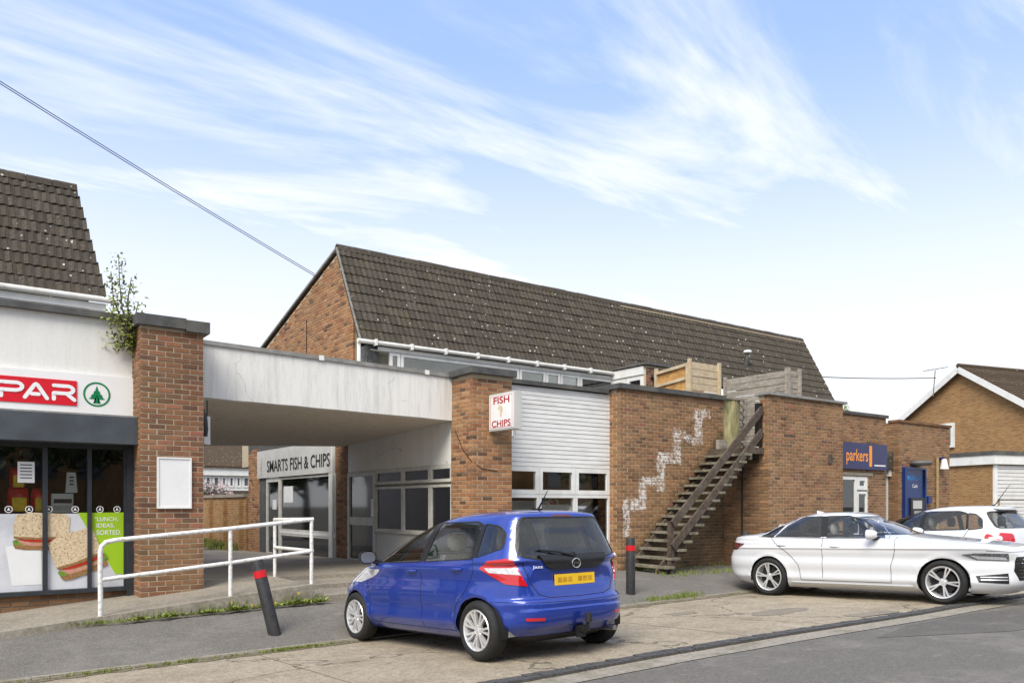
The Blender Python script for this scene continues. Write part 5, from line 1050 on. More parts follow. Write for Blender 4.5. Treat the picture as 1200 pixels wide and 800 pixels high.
mb = MB(); mb.prism([gq(.02, -.08, 0), gq(.2, -.08, 0), gq(.2, 0, 0), gq(.02, 0, 0)], (0, 0, 0), (0, 0, GZ - .28)); O('garage_post', mb, M['upvc'], hs_)
wv = onZc(1114, 509, 38); uu = (Vector((wv.x, wv.y, 0)) - H0); vv = uu.dot(ey) + .8; mb = MB()
def hbox(u0, u1, v0, v1, z0, z1): mb_ = MB(); mb_.prism([hp(u0, v0, 0), hp(u1, v0, 0), hp(u1, v1, 0), hp(u0, v1, 0)], (0, 0, z0), (0, 0, z1)); return mb_
wz0, wz1 = onZc(1114, 523, 38).z, onZc(1114, 494, 38).z
O('window', hbox(.12, .3, vv - .55, vv + .55, wz0, wz1), M['upvc'], hs_); O('window_pane', hbox(.10, .13, vv - .42, vv + .42, wz0 + .12, wz1 - .12), M['lens_smoke'], hs_)
# aerial
aa = onZc(1096, 441, 38.2); ae = thing('tv_aerial', 'small television aerial on the house verge', 'aerial', (aa.x, aa.y, aa.z - .8)); mb = MB(); mb.tube([aa + Vector((.2, .2, -.9)), aa + Vector((0, 0, .3))], .025, 6); O('mast', mb, M['steel'], ae); mb = MB(); mb.tube([aa + Vector((-.5, .3, .25)), aa + Vector((.5, -.3, .45))], .02, 6)
for k in range(5): q = aa + Vector((-.4 + k * .2, .24 - k * .12, .27 + k * .04)); mb.tube([q + Vector((.1, .2, 0)), q - Vector((.1, .2, 0))], .014, 5)
O('boom', mb, M['steel'], ae)
# wires
def wire(label, p, q, sag, r=.012, n=24):
    mb = MB(); p, q = Vector(p), Vector(q); mb.tube([p.lerp(q, i / n) - Vector((0, 0, sag * 4 * (i / n) * (1 - i / n))) for i in range(n + 1)], r, 6); return O('overhead_wire', mb, M['plastic_black'], label=label, cat='wire', group='overhead wires')
gy, gz = onX(369, 321, XG - .03)
w0 = onZc(-160, -8, 13.0); w0 = Vector((XG, gy, gz)) + (w0 - Vector((XG, gy, gz))) * 2.2 + Vector((0, 0, .5))
wire('upper overhead cable running from the brick gable across the sky', (XG - .04, gy, gz), w0, .25, .008)
wire('lower overhead cable paired with another running to the brick gable', (XG - .04, gy - .02, gz - .06), w0 + Vector((0, 0, -.02)), .255, .008)
wire('level overhead cable between the tiled roof and the house aerial', onZc(962, 441.5, 34), onZc(1097, 442.5, 38), .05, .02)

# ------------------------------------------------------------------ beyond the passage
gwall = thing('garden_wall', 'brick garden wall with pilasters beyond the passage', 'wall', (XSW + .3, 27, 0))
yg0, yg1 = Y4s + .4, 36; XGW = XSW + .05
mb = MB(); mb.box(XGW, XGW + .22, yg0, yg1, -.2, 1.85); o = O('brickwork', mb, M['far_brick'], gwall); uv_box(o.data)
mb = MB(); mb.box(XGW - .06, XGW + .28, yg0, yg1, 1.852, 1.95); O('coping', mb, M['paving'], gwall)
for k in range(6): mb = MB(); y = yg0 + .3 + k * 1.7; mb.box(XGW - .13, XGW - .002, y, y + .36, -.2, 1.75); o = O('pilaster', mb, M['far_brick'], gwall); uv_box(o.data)
fh = thing('terraced_house', 'distant terraced house with brown roof and white window band seen through the passage', 'house', (12, 50, 0)); YH = 50; PH = PY(YH)
hx0, hx1 = XatY(215, YH), XatY(330, YH); ze_ = PH.px(265, 549)[1]; zr_ = PH.px(265, 531)[1] + 1.2
mb = MB(); mb.box(hx0, hx1, YH, YH + 7, -.3, ze_); o = O('wall', mb, M['far_brick'], fh); uv_box(o.data)
mb = MB(); mb.hexa([(hx0, YH - .4, ze_), (hx1, YH - .4, ze_), (hx1, YH + 4, zr_ - .2), (hx0, YH + 4, zr_ - .2), (hx0, YH - .4, ze_ + .15), (hx1, YH - .4, ze_ + .15), (hx1, YH + 4, zr_), (hx0, YH + 4, zr_)]); O('roof', mb, M['tile_warm'], fh)
simple(fh, 'fascia', PH, hx0, hx1, PH.px(265, 557)[1], ze_, 0, .3, M['upvc']); zw_0, zw_1 = PH.px(265, 570.5)[1], PH.px(265, 556)[1]
simple(fh, 'white_band', PH, hx0, hx1, zw_0 - .2, zw_1, 0, .05, M['upvc'])
for pa_, pb_ in ((240, 247), (249, 257), (259, 265), (267.5, 274), (276, 282), (284, 292)): window(fh, 'window', PH, XatY(pa_, YH), XatY(pb_, YH), zw_0, zw_1 - .1, M['upvc'], M['lens_smoke'], .1, (.05, .1))
simple(fh, 'tile_hanging', PH, XatY(258, YH), hx1, PH.px(265, 586)[1], zw_0 - .21, 0, .08, M['wood_dark']); mb = MB(); mb.box(XatY(240, YH), XatY(245, YH), YH + 3, YH + 3.8, zr_ - .5, zr_ + 1); O('chimney', mb, M['far_brick'], fh)
def leaf_cloud(mb, c, rad, n, sz, mi=0, flat=1):
    for _ in range(n):
        while True:
            p = Vector((random.uniform(-1, 1), random.uniform(-1, 1), random.uniform(-1, 1)))
            if .25 < p.length < 1: break
        q = Vector(c) + Vector((p.x * rad[0], p.y * rad[1], p.z * rad[2])); a = Vector((random.gauss(0, 1), random.gauss(0, 1), random.gauss(0, 1))).normalized(); b = a.orthogonal().normalized(); s = sz * random.uniform(.6, 1.3)
        mb.add([q - a * s * .5, q + b * s * .3, q + a * s * .6, q - b * s * .3], [(0, 1, 2, 3)], mi)
bsx = onY(250, 590, 40); bl = thing('blossom_shrub', 'pinkish blossoming shrub behind the garden wall', 'shrub', (bsx[0], 40, 0)); mb = MB(); leaf_cloud(mb, (bsx[0], 40, 1.9), (1.0, .9, .9), 700, .17); O('blossom', mb, M['blossom'], bl, recalc=False); mb = MB(); mb.tube([(bsx[0], 40, -.1), (bsx[0] + .1, 40, 1.2)], .08); O('stem', mb, M['bark'], bl)
mb = MB(); leaf_cloud(mb, (bsx[0] - .1, 40.1, 1.7), (1.2, 1.0, .9), 500, .2); O('foliage', mb, M['leaf_dark'], bl, recalc=False)

# ------------------------------------------------------------------ railing
rl = thing('handrail_railing', 'chipped white tubular railing along the ramp edge', 'railing', (3, 11.05, .3))
YR = 11.06; rr = .03
def rp(px, py, Y=YR): a, z = onY(px, py, Y); return Vector((a, Y, z))
t1 = rp(123, 634); t2 = rp(365, 608.5); b1 = rp(118, 686 - 8); 
A = rp(118, 723); top = [A + Vector((0, 0, -.06)), rp(117.5, 660), rp(117.5, 648), rp(119, 640), rp(124, 635), rp(135, 632.5), rp(270, 619), rp(367, 608)]
mb = MB(); mb.tube(top, rr, 10); O('top_rail', mb, M['rail_white'], rl, smooth=True)
mb = MB(); mb.tube([rp(118, 679), rp(270, 659), rp(367, 645)], rr * .9, 10); O('lower_rail', mb, M['rail_white'], rl, smooth=True)
for px_, yt, yb_ in ((270, 621, 693), (365, 610, 687)):
    p = rp(px_, yt); q = rp(px_, yb_); mb = MB(); mb.tube([(p.x, YR, p.z), (p.x, YR, q.z - .08)], rr * .9, 10); O('post', mb, M['rail_white'], rl, smooth=True)
c1 = rp(365, 610); YK = YatX(322, c1.x); p = Vector((c1.x, YK, 0)); zt_ = onX(322, 608.5, c1.x)[1]; zl2 = onX(322, 641, c1.x)[1]; zb_ = onX(322, 674, c1.x)[1]; zl3 = rp(366, 645).z
mb = MB(); mb.tube([(c1.x, YR - .02, c1.z + .02), (c1.x, YK, zt_)], rr, 10); O('return_rail', mb, M['rail_white'], rl, smooth=True); mb = MB(); mb.tube([(c1.x, YR - .02, zl3), (c1.x, YK, zl2)], rr * .9, 10); O('return_rail', mb, M['rail_white'], rl, smooth=True); mb = MB(); mb.tube([(c1.x, YK, zt_ + .02), (c1.x, YK, zb_ - .1)], rr * .9, 10); O('post', mb, M['rail_white'], rl, smooth=True)
# bollards
def bollard(X, Y, lean, label, h=.98, dirv=(0, 0)):
    z = zpave(X, Y); t_ = thing('bollard', label, 'bollard', (X, Y, z - .01), 0, 'black bollards along the pavement')
    ax = Vector((math.sin(lean) * dirv[0], math.sin(lean) * dirv[1], math.cos(lean))).normalized()
    mb = MB(); mb.lathe([(0, -.08), (.078, -.08), (.078, .0), (.076, h - .02), (.068, h), (0, h)], (0, 0, 0), ax, 20); O('post', mb, M['bollard'], t_, local=True, smooth=True)
    mb = MB(); mb.lathe([(.0775, h - .22), (.0795, h - .22), (.0795, h - .13), (.0775, h - .13)], (0, 0, 0), ax, 20, closed=True); O('red_band', mb, M['bollard_red'], t_, local=True, smooth=True)
bx1 = onY(322, 745, 9.8)[0]; bollard(bx1, 9.8, R(13.5), 'black bollard with red band leaning over beside the white railing', .95, (-CT, ST))
bx2 = onY(739, 697, 9.9)[0]; bollard(bx2, 9.9, 0, 'upright black bollard with red band between the blue car and the staircase', .97)
bx3 = onY(874, 640, 10.05)[0]; bollard(bx3, 10.05, 0, 'upright dark bollard mostly hidden behind the white saloon car', .98)
# ------------------------------------------------------------------ sapling, weeds, grass
sp_ = thing('birch_sapling', 'birch sapling growing out of the wall top beside the store pier', 'sapling', (XPL - .1, YS - .15, 4.0))
root = Vector((XPL - .10, YS - .12, 3.62)); mbs = MB(); mbl = MB()
def spx(px, py, dy=0): a, z = onY(px, py, YS - .2 + dy); return Vector((a, YS - .2 + dy, z))
stems = [[(157, 402), (148, 385), (143, 360), (140, 330), (139, 298)], [(157, 402), (144, 380), (133, 350), (130, 318)], [(157, 402), (150, 378), (150, 350), (154, 325)], [(157, 400), (142, 385), (128, 360)], [(158, 405), (150, 395), (125, 390)], [(158, 408), (150, 402), (128, 402)], [(157, 402), (156, 380), (162, 355)]]
for k, s_ in enumerate(stems):
    pts = [spx(x, y, .05 * k - .15 if i else 0) for i, (x, y) in enumerate(s_)]; mbs.tube(pts, [.014 * (1 - .8 * i / (len(pts) - 1)) + .002 for i in range(len(pts))], 6)
    for a, b in zip(pts, pts[1:]):
        nn_ = int((b - a).length * (130 if k < 5 else 150))
        for _ in range(nn_):
            p = a.lerp(b, random.random()) + Vector((random.gauss(0, .06), random.gauss(0, .06), random.gauss(0, .05))); u = Vector((random.gauss(0, 1), random.gauss(0, 1), random.gauss(0, .7) - .4)).normalized(); v = u.orthogonal().normalized(); s = random.uniform(.04, .068)
            mbl.add([p, p + u * s * .5 + v * s * .38, p + u * s * 1.2, p + u * s * .5 - v * s * .38], [(0, 1, 2, 3)])
for _ in range(90):
    p = spx(random.gauss(158, 3), random.gauss(402, 8), random.gauss(0, .06)); u = Vector((random.gauss(0, 1), random.gauss(0, 1), random.gauss(0, 1))).normalized(); v = u.orthogonal().normalized(); s = random.uniform(.035, .06); mbl.add([p, p + u * s * .5 + v * s * .4, p + u * s * 1.2, p + u * s * .5 - v * s * .4], [(0, 1, 2, 3)])
O('stem', mbs, M['bark'], sp_); O('foliage', mbl, M['birch_leaf'], sp_, recalc=False)
def blades(mb, c, n, h, spread, lean=.5, wd=.008):
    for _ in range(n):
        p = Vector(c) + Vector((random.gauss(0, spread), random.gauss(0, spread * .5), 0)); a = random.uniform(0, 2 * math.pi); d = Vector((math.cos(a), math.sin(a), 0)); hh = h * random.uniform(.4, 1.2); t = d * hh * lean * random.random(); w_ = d.orthogonal().normalized() * wd
        mb.add([p - w_, p + w_, p + t * .4 + Vector((0, 0, hh * .6)) + w_ * .7, p + t + Vector((0, 0, hh)), p + t * .4 + Vector((0, 0, hh * .6)) - w_ * .7], [(0, 1, 2, 3, 4)])
def rosette(mb, c, n, L_):
    for _ in range(n):
        a = random.uniform(0, 2 * math.pi); d = Vector((math.cos(a), math.sin(a), random.uniform(.2, 1.1))).normalized(); s = Vector((-math.sin(a), math.cos(a), 0)); l = L_ * random.uniform(.5, 1.1); p = Vector(c)
        mb.add([p, p + d * l * .5 + s * l * .16, p + d * l - Vector((0, 0, l * .15)), p + d * l * .5 - s * l * .16], [(0, 1, 2, 3)])
mg, mw, md = MB(), MB(), MB()
x = 1.75
while x < 4.5:
    z = zpave(x, 10.85); hmax = max(.05, min(.13, zramp(x) - z + .01)) * (.45 + .75 * abs(math.sin(x * 3.1 + 1) * math.cos(x * 7.7)))
    f_ = min(1, (x - 1.7) / .8)
    for _ in range(6):
        rosette(mw, (x + random.uniform(-.05, .05), 10.83 - abs(random.gauss(0, .05)), z), 6, hmax * random.uniform(.5, 1.15))
    blades(mg, (x, 10.84, z), 7, hmax * 1.1, .05)
    if random.random() < .13:
        p = Vector((x, 10.78 + random.uniform(-.08, .06), z + hmax * random.uniform(.5, 1.1)))
        mb_ = MB(); md.add([p + Vector((.016 * math.cos(t), .01 + .008 * math.sin(t * 2), .016 * math.sin(t))) for t in [k * math.pi / 4 for k in range(8)]], [tuple(range(8))])
    x += .07
O('ramp_weeds', mw, M['weed'], kind='stuff', recalc=False, label='leafy weeds growing along the foot of the ramp edge'); O('dandelion_flowers', md, M['dandelion'], kind='stuff', recalc=False, label='yellow dandelion heads among the ramp weeds')
for _ in range(330):     # kerb joint
    X = random.uniform(.2, 4.2) if random.random() < .25 else random.choice([3.45, 3.7, 3.3, 3.55, 2.2, 1.4]) + random.gauss(0, .13)
    blades(mg, (X, KERB_Y - .03 + random.gauss(0, .012), zk(X) + .005), 4, .045, .02)
for _ in range(150): X = random.choice([9.75, 10.3, 10.6]) + random.gauss(0, .2); Y = 9.42 + random.gauss(0, .05); blades(mg, (X, Y, zpave(X, Y) - .01), 3, .09, .03)
for _ in range(170): X = random.uniform(11.6, 15); Y = random.choice([10.95, 11.0, 11.3, 12.1]) + random.gauss(0, .06); blades(mg, (X, Y, zpave(X, Y)), 3, .09, .03)
for _ in range(160): Y = random.uniform(26, 33); blades(mg, (XGW - .25 + random.gauss(0, .08), Y, .12), 3, .32, .05, wd=.02)
for _ in range(30): blades(mg, (1.6 + random.gauss(0, .1), 10.86, zpave(1.6, 10.86)), 4, .05, .03)
O('grass_tufts', mg, M['grass'], kind='stuff', recalc=False, label='grass tufts in the kerb joints and wall foot')
mb = MB(); leaf_cloud(mb, (XatY(994, YPK), YPK + .1, 4.14), (.16, .12, .12), 70, .09); pw = thing('parapet_weed', 'small weed sprouting on the parapet over the agency sign', 'weed', (XatY(994, YPK), YPK, 4.08)); O('foliage', mb, M['weed'], pw, recalc=False)

# ------------------------------------------------------------------ cars
from mathutils.bvhtree import BVHTree
def pchip(ys):
    n = len(ys); d = [ys[i + 1] - ys[i] for i in range(n - 1)]; m = [0] * n; m[0], m[-1] = d[0], d[-1]
    for i in range(1, n - 1): m[i] = 0 if d[i - 1] * d[i] <= 0 else 2 * d[i - 1] * d[i] / (d[i - 1] + d[i])
    def f(t):
        i = min(int(t), n - 2); u = t - i; a, b = ys[i], ys[i + 1]
        return (2 * u ** 3 - 3 * u ** 2 + 1) * a + (u ** 3 - 2 * u ** 2 + u) * m[i] + (-2 * u ** 3 + 3 * u ** 2) * b + (u ** 3 - u ** 2) * m[i + 1]
    return f
def roundpoly(poly, r, n=4):
    out = []; N_ = len(poly)
    for i in range(N_):
        p, a, b = Vector(poly[i]), Vector(poly[i - 1]), Vector(poly[(i + 1) % N_]); da, db = a - p, b - p; k = min(r, da.length * .45, db.length * .45)
        s, e = p + da.normalized() * k, p + db.normalized() * k
        for j in range(n + 1): t = j / n; out.append(tuple(s * (1 - t) ** 2 + p * 2 * t * (1 - t) + e * t ** 2))
    return out
class Car:
    def __init__(s, name, label, levels, disp, paint_, loc, yaw, pitch, scale=1.0, n_around=84, kseg=5):
        s.root = thing(name, label, 'car', loc); s.root.rotation_euler = (0, pitch, yaw); s.root.scale = (scale,) * 3; s.paint = paint_
        cols = [pchip([l[i] for l in levels]) for i in range(6)]; rows = []
        for i in range((len(levels) - 1) * kseg + 1):
            t = i / kseg; z, xf, xr, W, nf, nr = [c(t) for c in cols]; xm, a = (xf + xr) / 2, (xf - xr) / 2; dense = []
            for k in range(361):
                th = math.pi * k / 360; c, sn = math.cos(th), math.sin(th); n_ = nf if c > 0 else nr
                dense.append((xm + a * math.copysign(abs(c) ** (2 / n_), c), W * abs(sn) ** (2 / n_)))
            cum = [0]
            for p, q in zip(dense, dense[1:]): cum.append(cum[-1] + math.hypot(q[0] - p[0], q[1] - p[1]))
            row = []; j = 0
            for k in range(n_around + 1):
                target = cum[-1] * k / n_around
                while j < 359 and cum[j + 1] < target: j += 1
                u = (target - cum[j]) / max(1e-9, cum[j + 1] - cum[j]); row.append((dense[j][0] + (dense[j + 1][0] - dense[j][0]) * u, dense[j][1] + (dense[j + 1][1] - dense[j][1]) * u, z))
            rows.append([disp(*p) for p in row])
        bm = bmesh.new(); V = []
        for row in rows:
            L_ = [bm.verts.new(p) for p in row]; Rr = [L_[0]] + [bm.verts.new((p[0], -p[1], p[2])) for p in row[1:-1]] + [L_[-1]]; V.append(L_ + Rr[-2:0:-1])
        m = len(V[0])
        for i in range(len(V) - 1):
            for k in range(m): bm.faces.new((V[i][k], V[i][(k + 1) % m], V[i + 1][(k + 1) % m], V[i + 1][k]))
        bm.faces.new(V[-1]); bm.faces.new(V[0][::-1]); bmesh.ops.recalc_face_normals(bm, faces=bm.faces); bm.normal_update()
        s.orig = bm.copy(); s.bm = bm; s.orig.normal_update(); s.bvh = BVHTree.FromBMesh(s.orig)
    SIDE = {1: ((0, 1, 0), (1, 0, 0)), -1: ((0, -1, 0), (1, 0, 0)), 'rear': ((-1, 0, 0), (0, 1, 0)), 'front': ((1, 0, 0), (0, 1, 0)), 'top': ((0, 0, 1), (0, 1, 0))}
    def view(s, v):
        if isinstance(v, (int, str)) and v in s.SIDE: a, u = s.SIDE[v]; return Vector(a), Vector(u)
        t = R(v[1]); return Vector((math.cos(t), math.sin(t), 0)), Vector((-math.sin(t), math.cos(t), 0))
    def planes(s, poly, u):
        ar = sum(p[0] * q[1] - q[0] * p[1] for p, q in zip(poly, poly[1:] + poly[:1])); P = poly if ar > 0 else poly[::-1]; out = []
        for p, q in zip(P, P[1:] + P[:1]):
            du, dz = q[0] - p[0], q[1] - p[1]
            if math.hypot(du, dz) < 1e-6: continue
            out.append((u * p[0] + Vector((0, 0, p[1])), (u * dz + Vector((0, 0, -du))).normalized()))
        return out
    def region(s, bm, a, u, poly, mn, mg=.12, cond=None):
        us = [p[0] for p in poly]; zs = [p[1] for p in poly]; out = []
        for f in bm.faces:
            if f.normal.dot(a) < mn: continue
            c = f.calc_center_median(); cu = c.dot(u)
            if min(us) - mg < cu < max(us) + mg and min(zs) - mg < c.z < max(zs) + mg and (cond is None or cond(c)): out.append(f)
        return out
    def punch(s, poly, v, mn=.12, bm=None, cond=None):
        bm = bm or s.bm; a, u = s.view(v); poly = [tuple(p) for p in poly]; pl = s.planes(poly, u)
        for co, no in pl:
            fs = s.region(bm, a, u, poly, mn, .03, cond); g = set(fs)
            for f in fs: g.update(f.edges); g.update(f.verts)
            bmesh.ops.bisect_plane(bm, geom=list(g), dist=1e-5, plane_co=co, plane_no=no)
        bm.normal_update(); dele = [f for f in s.region(bm, a, u, poly, mn * .8, .03, cond) if all((f.calc_center_median() - co).dot(no) < 1e-5 for co, no in pl)]
        bmesh.ops.delete(bm, geom=dele, context='FACES')
    def patch(s, name, poly, v, mat, off=.003, parent=None, inner=None, mn=.12, cond=None, label=None):
        a, u = s.view(v); poly = [tuple(p) for p in poly]; bm = s.orig.copy(); bm.normal_update()
        keep = set(s.region(bm, a, u, poly, mn, .12, cond)); bmesh.ops.delete(bm, geom=[f for f in bm.faces if f not in keep], context='FACES')
        for co, no in s.planes(poly, u): bmesh.ops.bisect_plane(bm, geom=bm.verts[:] + bm.edges[:] + bm.faces[:], dist=1e-5, plane_co=co, plane_no=no, clear_outer=True)
        bm.normal_update()
        if inner: s.punch(inner, v, mn, bm, cond)
        bm.normal_update(); nv = {w_: w_.normal.copy() for w_ in bm.verts}
        for w_ in bm.verts: w_.co += nv[w_] * off
        if abs(off) > .0021:   # give the patch a rim so that it has thickness
            r_ = bmesh.ops.extrude_edge_only(bm, edges=[e for e in bm.edges if len(e.link_faces) == 1])
            for w_ in [g for g in r_['geom'] if isinstance(g, bmesh.types.BMVert)]:
                k = min(nv, key=lambda q: (q.co - w_.co).length_squared) if len(nv) < 1500 else None
                w_.co -= (nv[k] if k else a) * (off + .006) * (1 if off > 0 else -1)
        me = bpy.data.meshes.new(name); bm.to_mesh(me); bm.free(); me.materials.append(mat); o = O(name, me, mat, parent or s.root, local=True, smooth=50)
        if label: o['label'] = label
        return o
    def win(s, name, poly, v, glass, trim=None, w_=.022, mn=.12, r=.03, cond=None, off=-.004):
        poly = roundpoly(poly, r); c = Vector((sum(p[0] for p in poly) / len(poly), sum(p[1] for p in poly) / len(poly)))
        big = []
        for p in poly: d = Vector(p) - c; big.append(tuple(Vector(p) + d.normalized() * w_))
        s.punch(poly, v, mn, cond=cond); g = s.patch(name, poly, v, glass, off if abs(off) < .0021 else -.002, mn=mn, cond=cond)
        if trim: s.patch('seal', big, v, trim, .002, g, inner=poly, mn=mn, cond=cond)
        return g
    def hit(s, uz, v):
        a, u = s.view(v); o = u * uz[0] + Vector((0, 0, uz[1])) + a * 6; h = s.bvh.ray_cast(o, -a); return h[0], h[1]
    def seam(s, pts, v, parent=None, r=.0032, mat=None, name='panel_gap', dense=12):
        P = []
        for p, q in zip(pts, pts[1:]):
            for k in range(dense):
                h, n_ = s.hit((p[0] + (q[0] - p[0]) * k / dense, p[1] + (q[1] - p[1]) * k / dense), v)
                if h: P.append(h)
        h, _ = s.hit(pts[-1], v)
        if h: P.append(h)
        if len(P) > 2: mb = MB(); mb.tube(P, r, 5); O(name, mb, mat or M['dark'], parent or s.root, local=True)
    def finish(s):
        me = bpy.data.meshes.new('body'); s.bm.to_mesh(me); me.materials.append(s.paint); s.body = O('body', me, s.paint, s.root, local=True, smooth=38)
        bm = s.bm.copy(); bm.normal_update(); bmesh.ops.delete(bm, geom=[f for f in bm.faces if f.calc_center_median().z < .6], context='FACES'); bm.normal_update()
        nv = [(v_, v_.normal.copy()) for v_ in bm.verts]
        for v_, n_ in nv: v_.co -= n_ * .014
        me = bpy.data.meshes.new('inner_trim'); bm.to_mesh(me); bm.free(); me.materials.append(M['seat_light']); O('inner_trim', me, M['seat_light'], s.root, local=True, smooth=38)
    def part(s, name, mb, mat, parent=None, smooth=False, **kw): return O(name, mb, mat, parent or s.root, local=True, smooth=smooth, **kw)
    def arch(s, x, zc, r, yin, W, flare=.0):
        for sd_ in (1, -1): s.punch([(x + r * math.cos(t * math.pi / 14), zc + r * math.sin(t * math.pi / 14)) for t in range(28)], sd_, .3, cond=lambda c: abs(c.y) > .45)
        for sd_ in (1, -1):
            mb = MB(); A_ = [R(-12 + 204 * k / 20) for k in range(21)]; ring = [(x + (r + .005) * math.cos(t), zc + (r + .005) * math.sin(t)) for t in A_]
            mb.add([(p, sd_ * yin, q) for p, q in ring] + [(p, sd_ * (W - .05), q) for p, q in ring] + [(x, sd_ * yin, zc)], [(k, k + 1, 22 + k, 21 + k) for k in range(20)] + [(k + 1, k, 42) for k in range(20)]); s.part('wheel_well', mb, M['dark'], smooth=True)
    def wheel(s, x, side, yo, Rt, rim, width, spokes, steer=0, style='split'):
        """hub > tyre, rim ; axle along y, outer face at side*yo"""
        hub = bpy.data.objects.new('wheel', None); COL.objects.link(hub); hub.parent = s.root; hub.location = (x, side * yo, Rt); hub.rotation_euler = (0, random.uniform(0, 1), steer)
        sg = side; w_ = width
        mb = MB(); mb.lathe([(rim + .004, -sg * .012), (rim + .02, sg * .004), (rim + (Rt - rim) * .55, sg * .009), (Rt - .03, sg * .0), (Rt - .008, -sg * .02), (Rt, -sg * .045), (Rt, -sg * (w_ - .045)), (Rt - .02, -sg * (w_ - .01)), (rim + .02, -sg * w_), (rim - .01, -sg * (w_ - .02))], (0, 0, 0), (0, 1, 0), 40); O('tyre', mb, M['rubber'], hub, local=True, smooth=True)
        mb = MB(); mb.lathe([(rim + .008, -sg * .004), (rim + .002, sg * .004), (rim - .014, -sg * .004), (rim - .022, -sg * .03), (rim - .04, -sg * w_ * .8)], (0, 0, 0), (0, 1, 0), 40); mb.lathe([(.0, -sg * .018), (.03, -sg * .014), (.055, -sg * .022), (.062, -sg * .05)], (0, 0, 0), (0, 1, 0), 20)
        for k in range(spokes):
            t0 = 2 * math.pi * k / spokes
            for dt in ((-.13, .13) if style == 'split' else (-.085, .085)):
                t1 = t0 + dt * (1.25 if style == 'split' else 1.5); ti = t0 + dt * .35
                p = Vector((math.cos(ti) * .045, -sg * .03, math.sin(ti) * .045)); q = Vector((math.cos(t1) * (rim - .012), -sg * .014, math.sin(t1) * (rim - .012)))
                mb.bar(p, q, .021 if style == 'split' else .022, .03, (0, 1, 0))
        O('rim', mb, M['alloy'], hub, local=True, smooth=35)
        mb = MB(); mb.lathe([(0, -sg * .075), (rim * .72, -sg * .075), (rim * .72, -sg * .095)], (0, 0, 0), (0, 1, 0), 28); O('brake_disc', mb, M['plastic_black'], hub, local=True)
        mb = MB(); mb.lathe([(0, -sg * .012), (.026, -sg * .012), (.028, -sg * .02)], (0, 0, 0), (0, 1, 0), 14); O('centre_cap', mb, M['alloy'], hub, local=True)
    def seats(s, spots, mat, zb=.42, back=.58):
        for x, y in spots:
            mb = MB(); mb.hexa([(x - .05, y - .22, zb - .12), (x + .48, y - .22, zb - .12), (x + .48, y + .22, zb - .12), (x - .05, y + .22, zb - .12), (x - .05, y - .22, zb + .06), (x + .5, y - .22, zb + .1), (x + .5, y + .22, zb + .1), (x - .05, y + .22, zb + .06)])
            mb.hexa([(x - .08, y - .22, zb), (x + .05, y - .22, zb), (x + .05, y + .22, zb), (x - .08, y + .22, zb), (x - .27, y - .17, zb + back), (x - .17, y - .17, zb + back), (x - .17, y + .17, zb + back), (x - .27, y + .17, zb + back)])
            s_ = s.part('seat', mb, mat); mb = MB(); vs_ = []; n_ = 10
            hc = Vector((x - .25, y, zb + back + .14))
            for j in range(5):
                f_ = -1 + j * .5; q = (1 - abs(f_) ** 3 * .35)
                for k in range(n_): t = 2 * math.pi * k / n_; vs_.append(hc + Vector((.05 * q * math.cos(t), .13 * q * math.copysign(abs(math.sin(t)) ** .6, math.sin(t)), f_ * .095)))
            mb.add(vs_, [(j * n_ + k, j * n_ + (k + 1) % n_, (j + 1) * n_ + (k + 1) % n_, (j + 1) * n_ + k) for j in range(4) for k in range(n_)] + [tuple(range(n_)), tuple(4 * n_ + k for k in range(n_))]); O('headrest', mb, mat, s_, local=True, smooth=True)
    def mirror(s, x, y, z, side, cap, sz=1):
        mb = MB(); n_, m_ = 14, 8; vs_ = []
        for j in range(m_ + 1):
            f_ = j / m_; r_ = math.sqrt(max(0, 1 - (f_ * .98) ** 2.2))
            for k in range(n_): t = 2 * math.pi * k / n_; cy, cz = math.cos(t), math.sin(t); vs_.append((x + .13 * f_ * sz, y + side * (.11 + .105 * r_ * math.copysign(abs(cy) ** .75, cy)) * sz, z + .075 * r_ * math.copysign(abs(cz) ** .75, cz) * sz))
        mb.add(vs_, [(j * n_ + k, j * n_ + (k + 1) % n_, (j + 1) * n_ + (k + 1) % n_, (j + 1) * n_ + k) for j in range(m_) for k in range(n_)]); mr = s.part('mirror', mb, cap, smooth=True)
        mb = MB(); mb.add([(x + .006, y + side * (.11 + .095 * math.copysign(abs(math.cos(t)) ** .75, math.cos(t))) * sz, z + .066 * math.copysign(abs(math.sin(t)) ** .75, math.sin(t)) * sz) for t in [2 * math.pi * k / 16 for k in range(16)]], [tuple(range(16))]); O('mirror_glass', mb, M['chrome'], mr, local=True)
        mb = MB(); mb.hexa([(x + .01, y - side * .08, z - .1), (x + .12, y - side * .08, z - .1), (x + .1, y + side * .08, z - .06), (x + .02, y + side * .08, z - .06), (x + .02, y - side * .08, z - .05), (x + .12, y - side * .08, z - .05), (x + .1, y + side * .1, z - .01), (x + .02, y + side * .1, z - .01)]); O('mirror_arm', mb, M['plastic_black'], mr, local=True)
    def handle(s, x, z, side, mat, L_=.19):
        h, n_ = s.hit((x, z), side)
        mb = MB(); P = []
        for k in range(9): f_ = k / 8; P.append((x - L_ / 2 + L_ * f_, h.y + side * (.006 + .022 * math.sin(math.pi * f_)), z))
        mb.tube(P, [.009 + .005 * math.sin(math.pi * k / 8) for k in range(9)], 8); o = s.part('door_handle', mb, mat, smooth=True); mb = MB(); mb.lathe([(0, 0), (.045, .0), (.05, -.006)], (x, h.y + side * .002, z), (0, side, 0), 16); O('handle_cup', mb, M['dark'], o, local=True) if 0 else None
def bump(v, c, w_): return math.exp(-((v - c) / w_) ** 2)

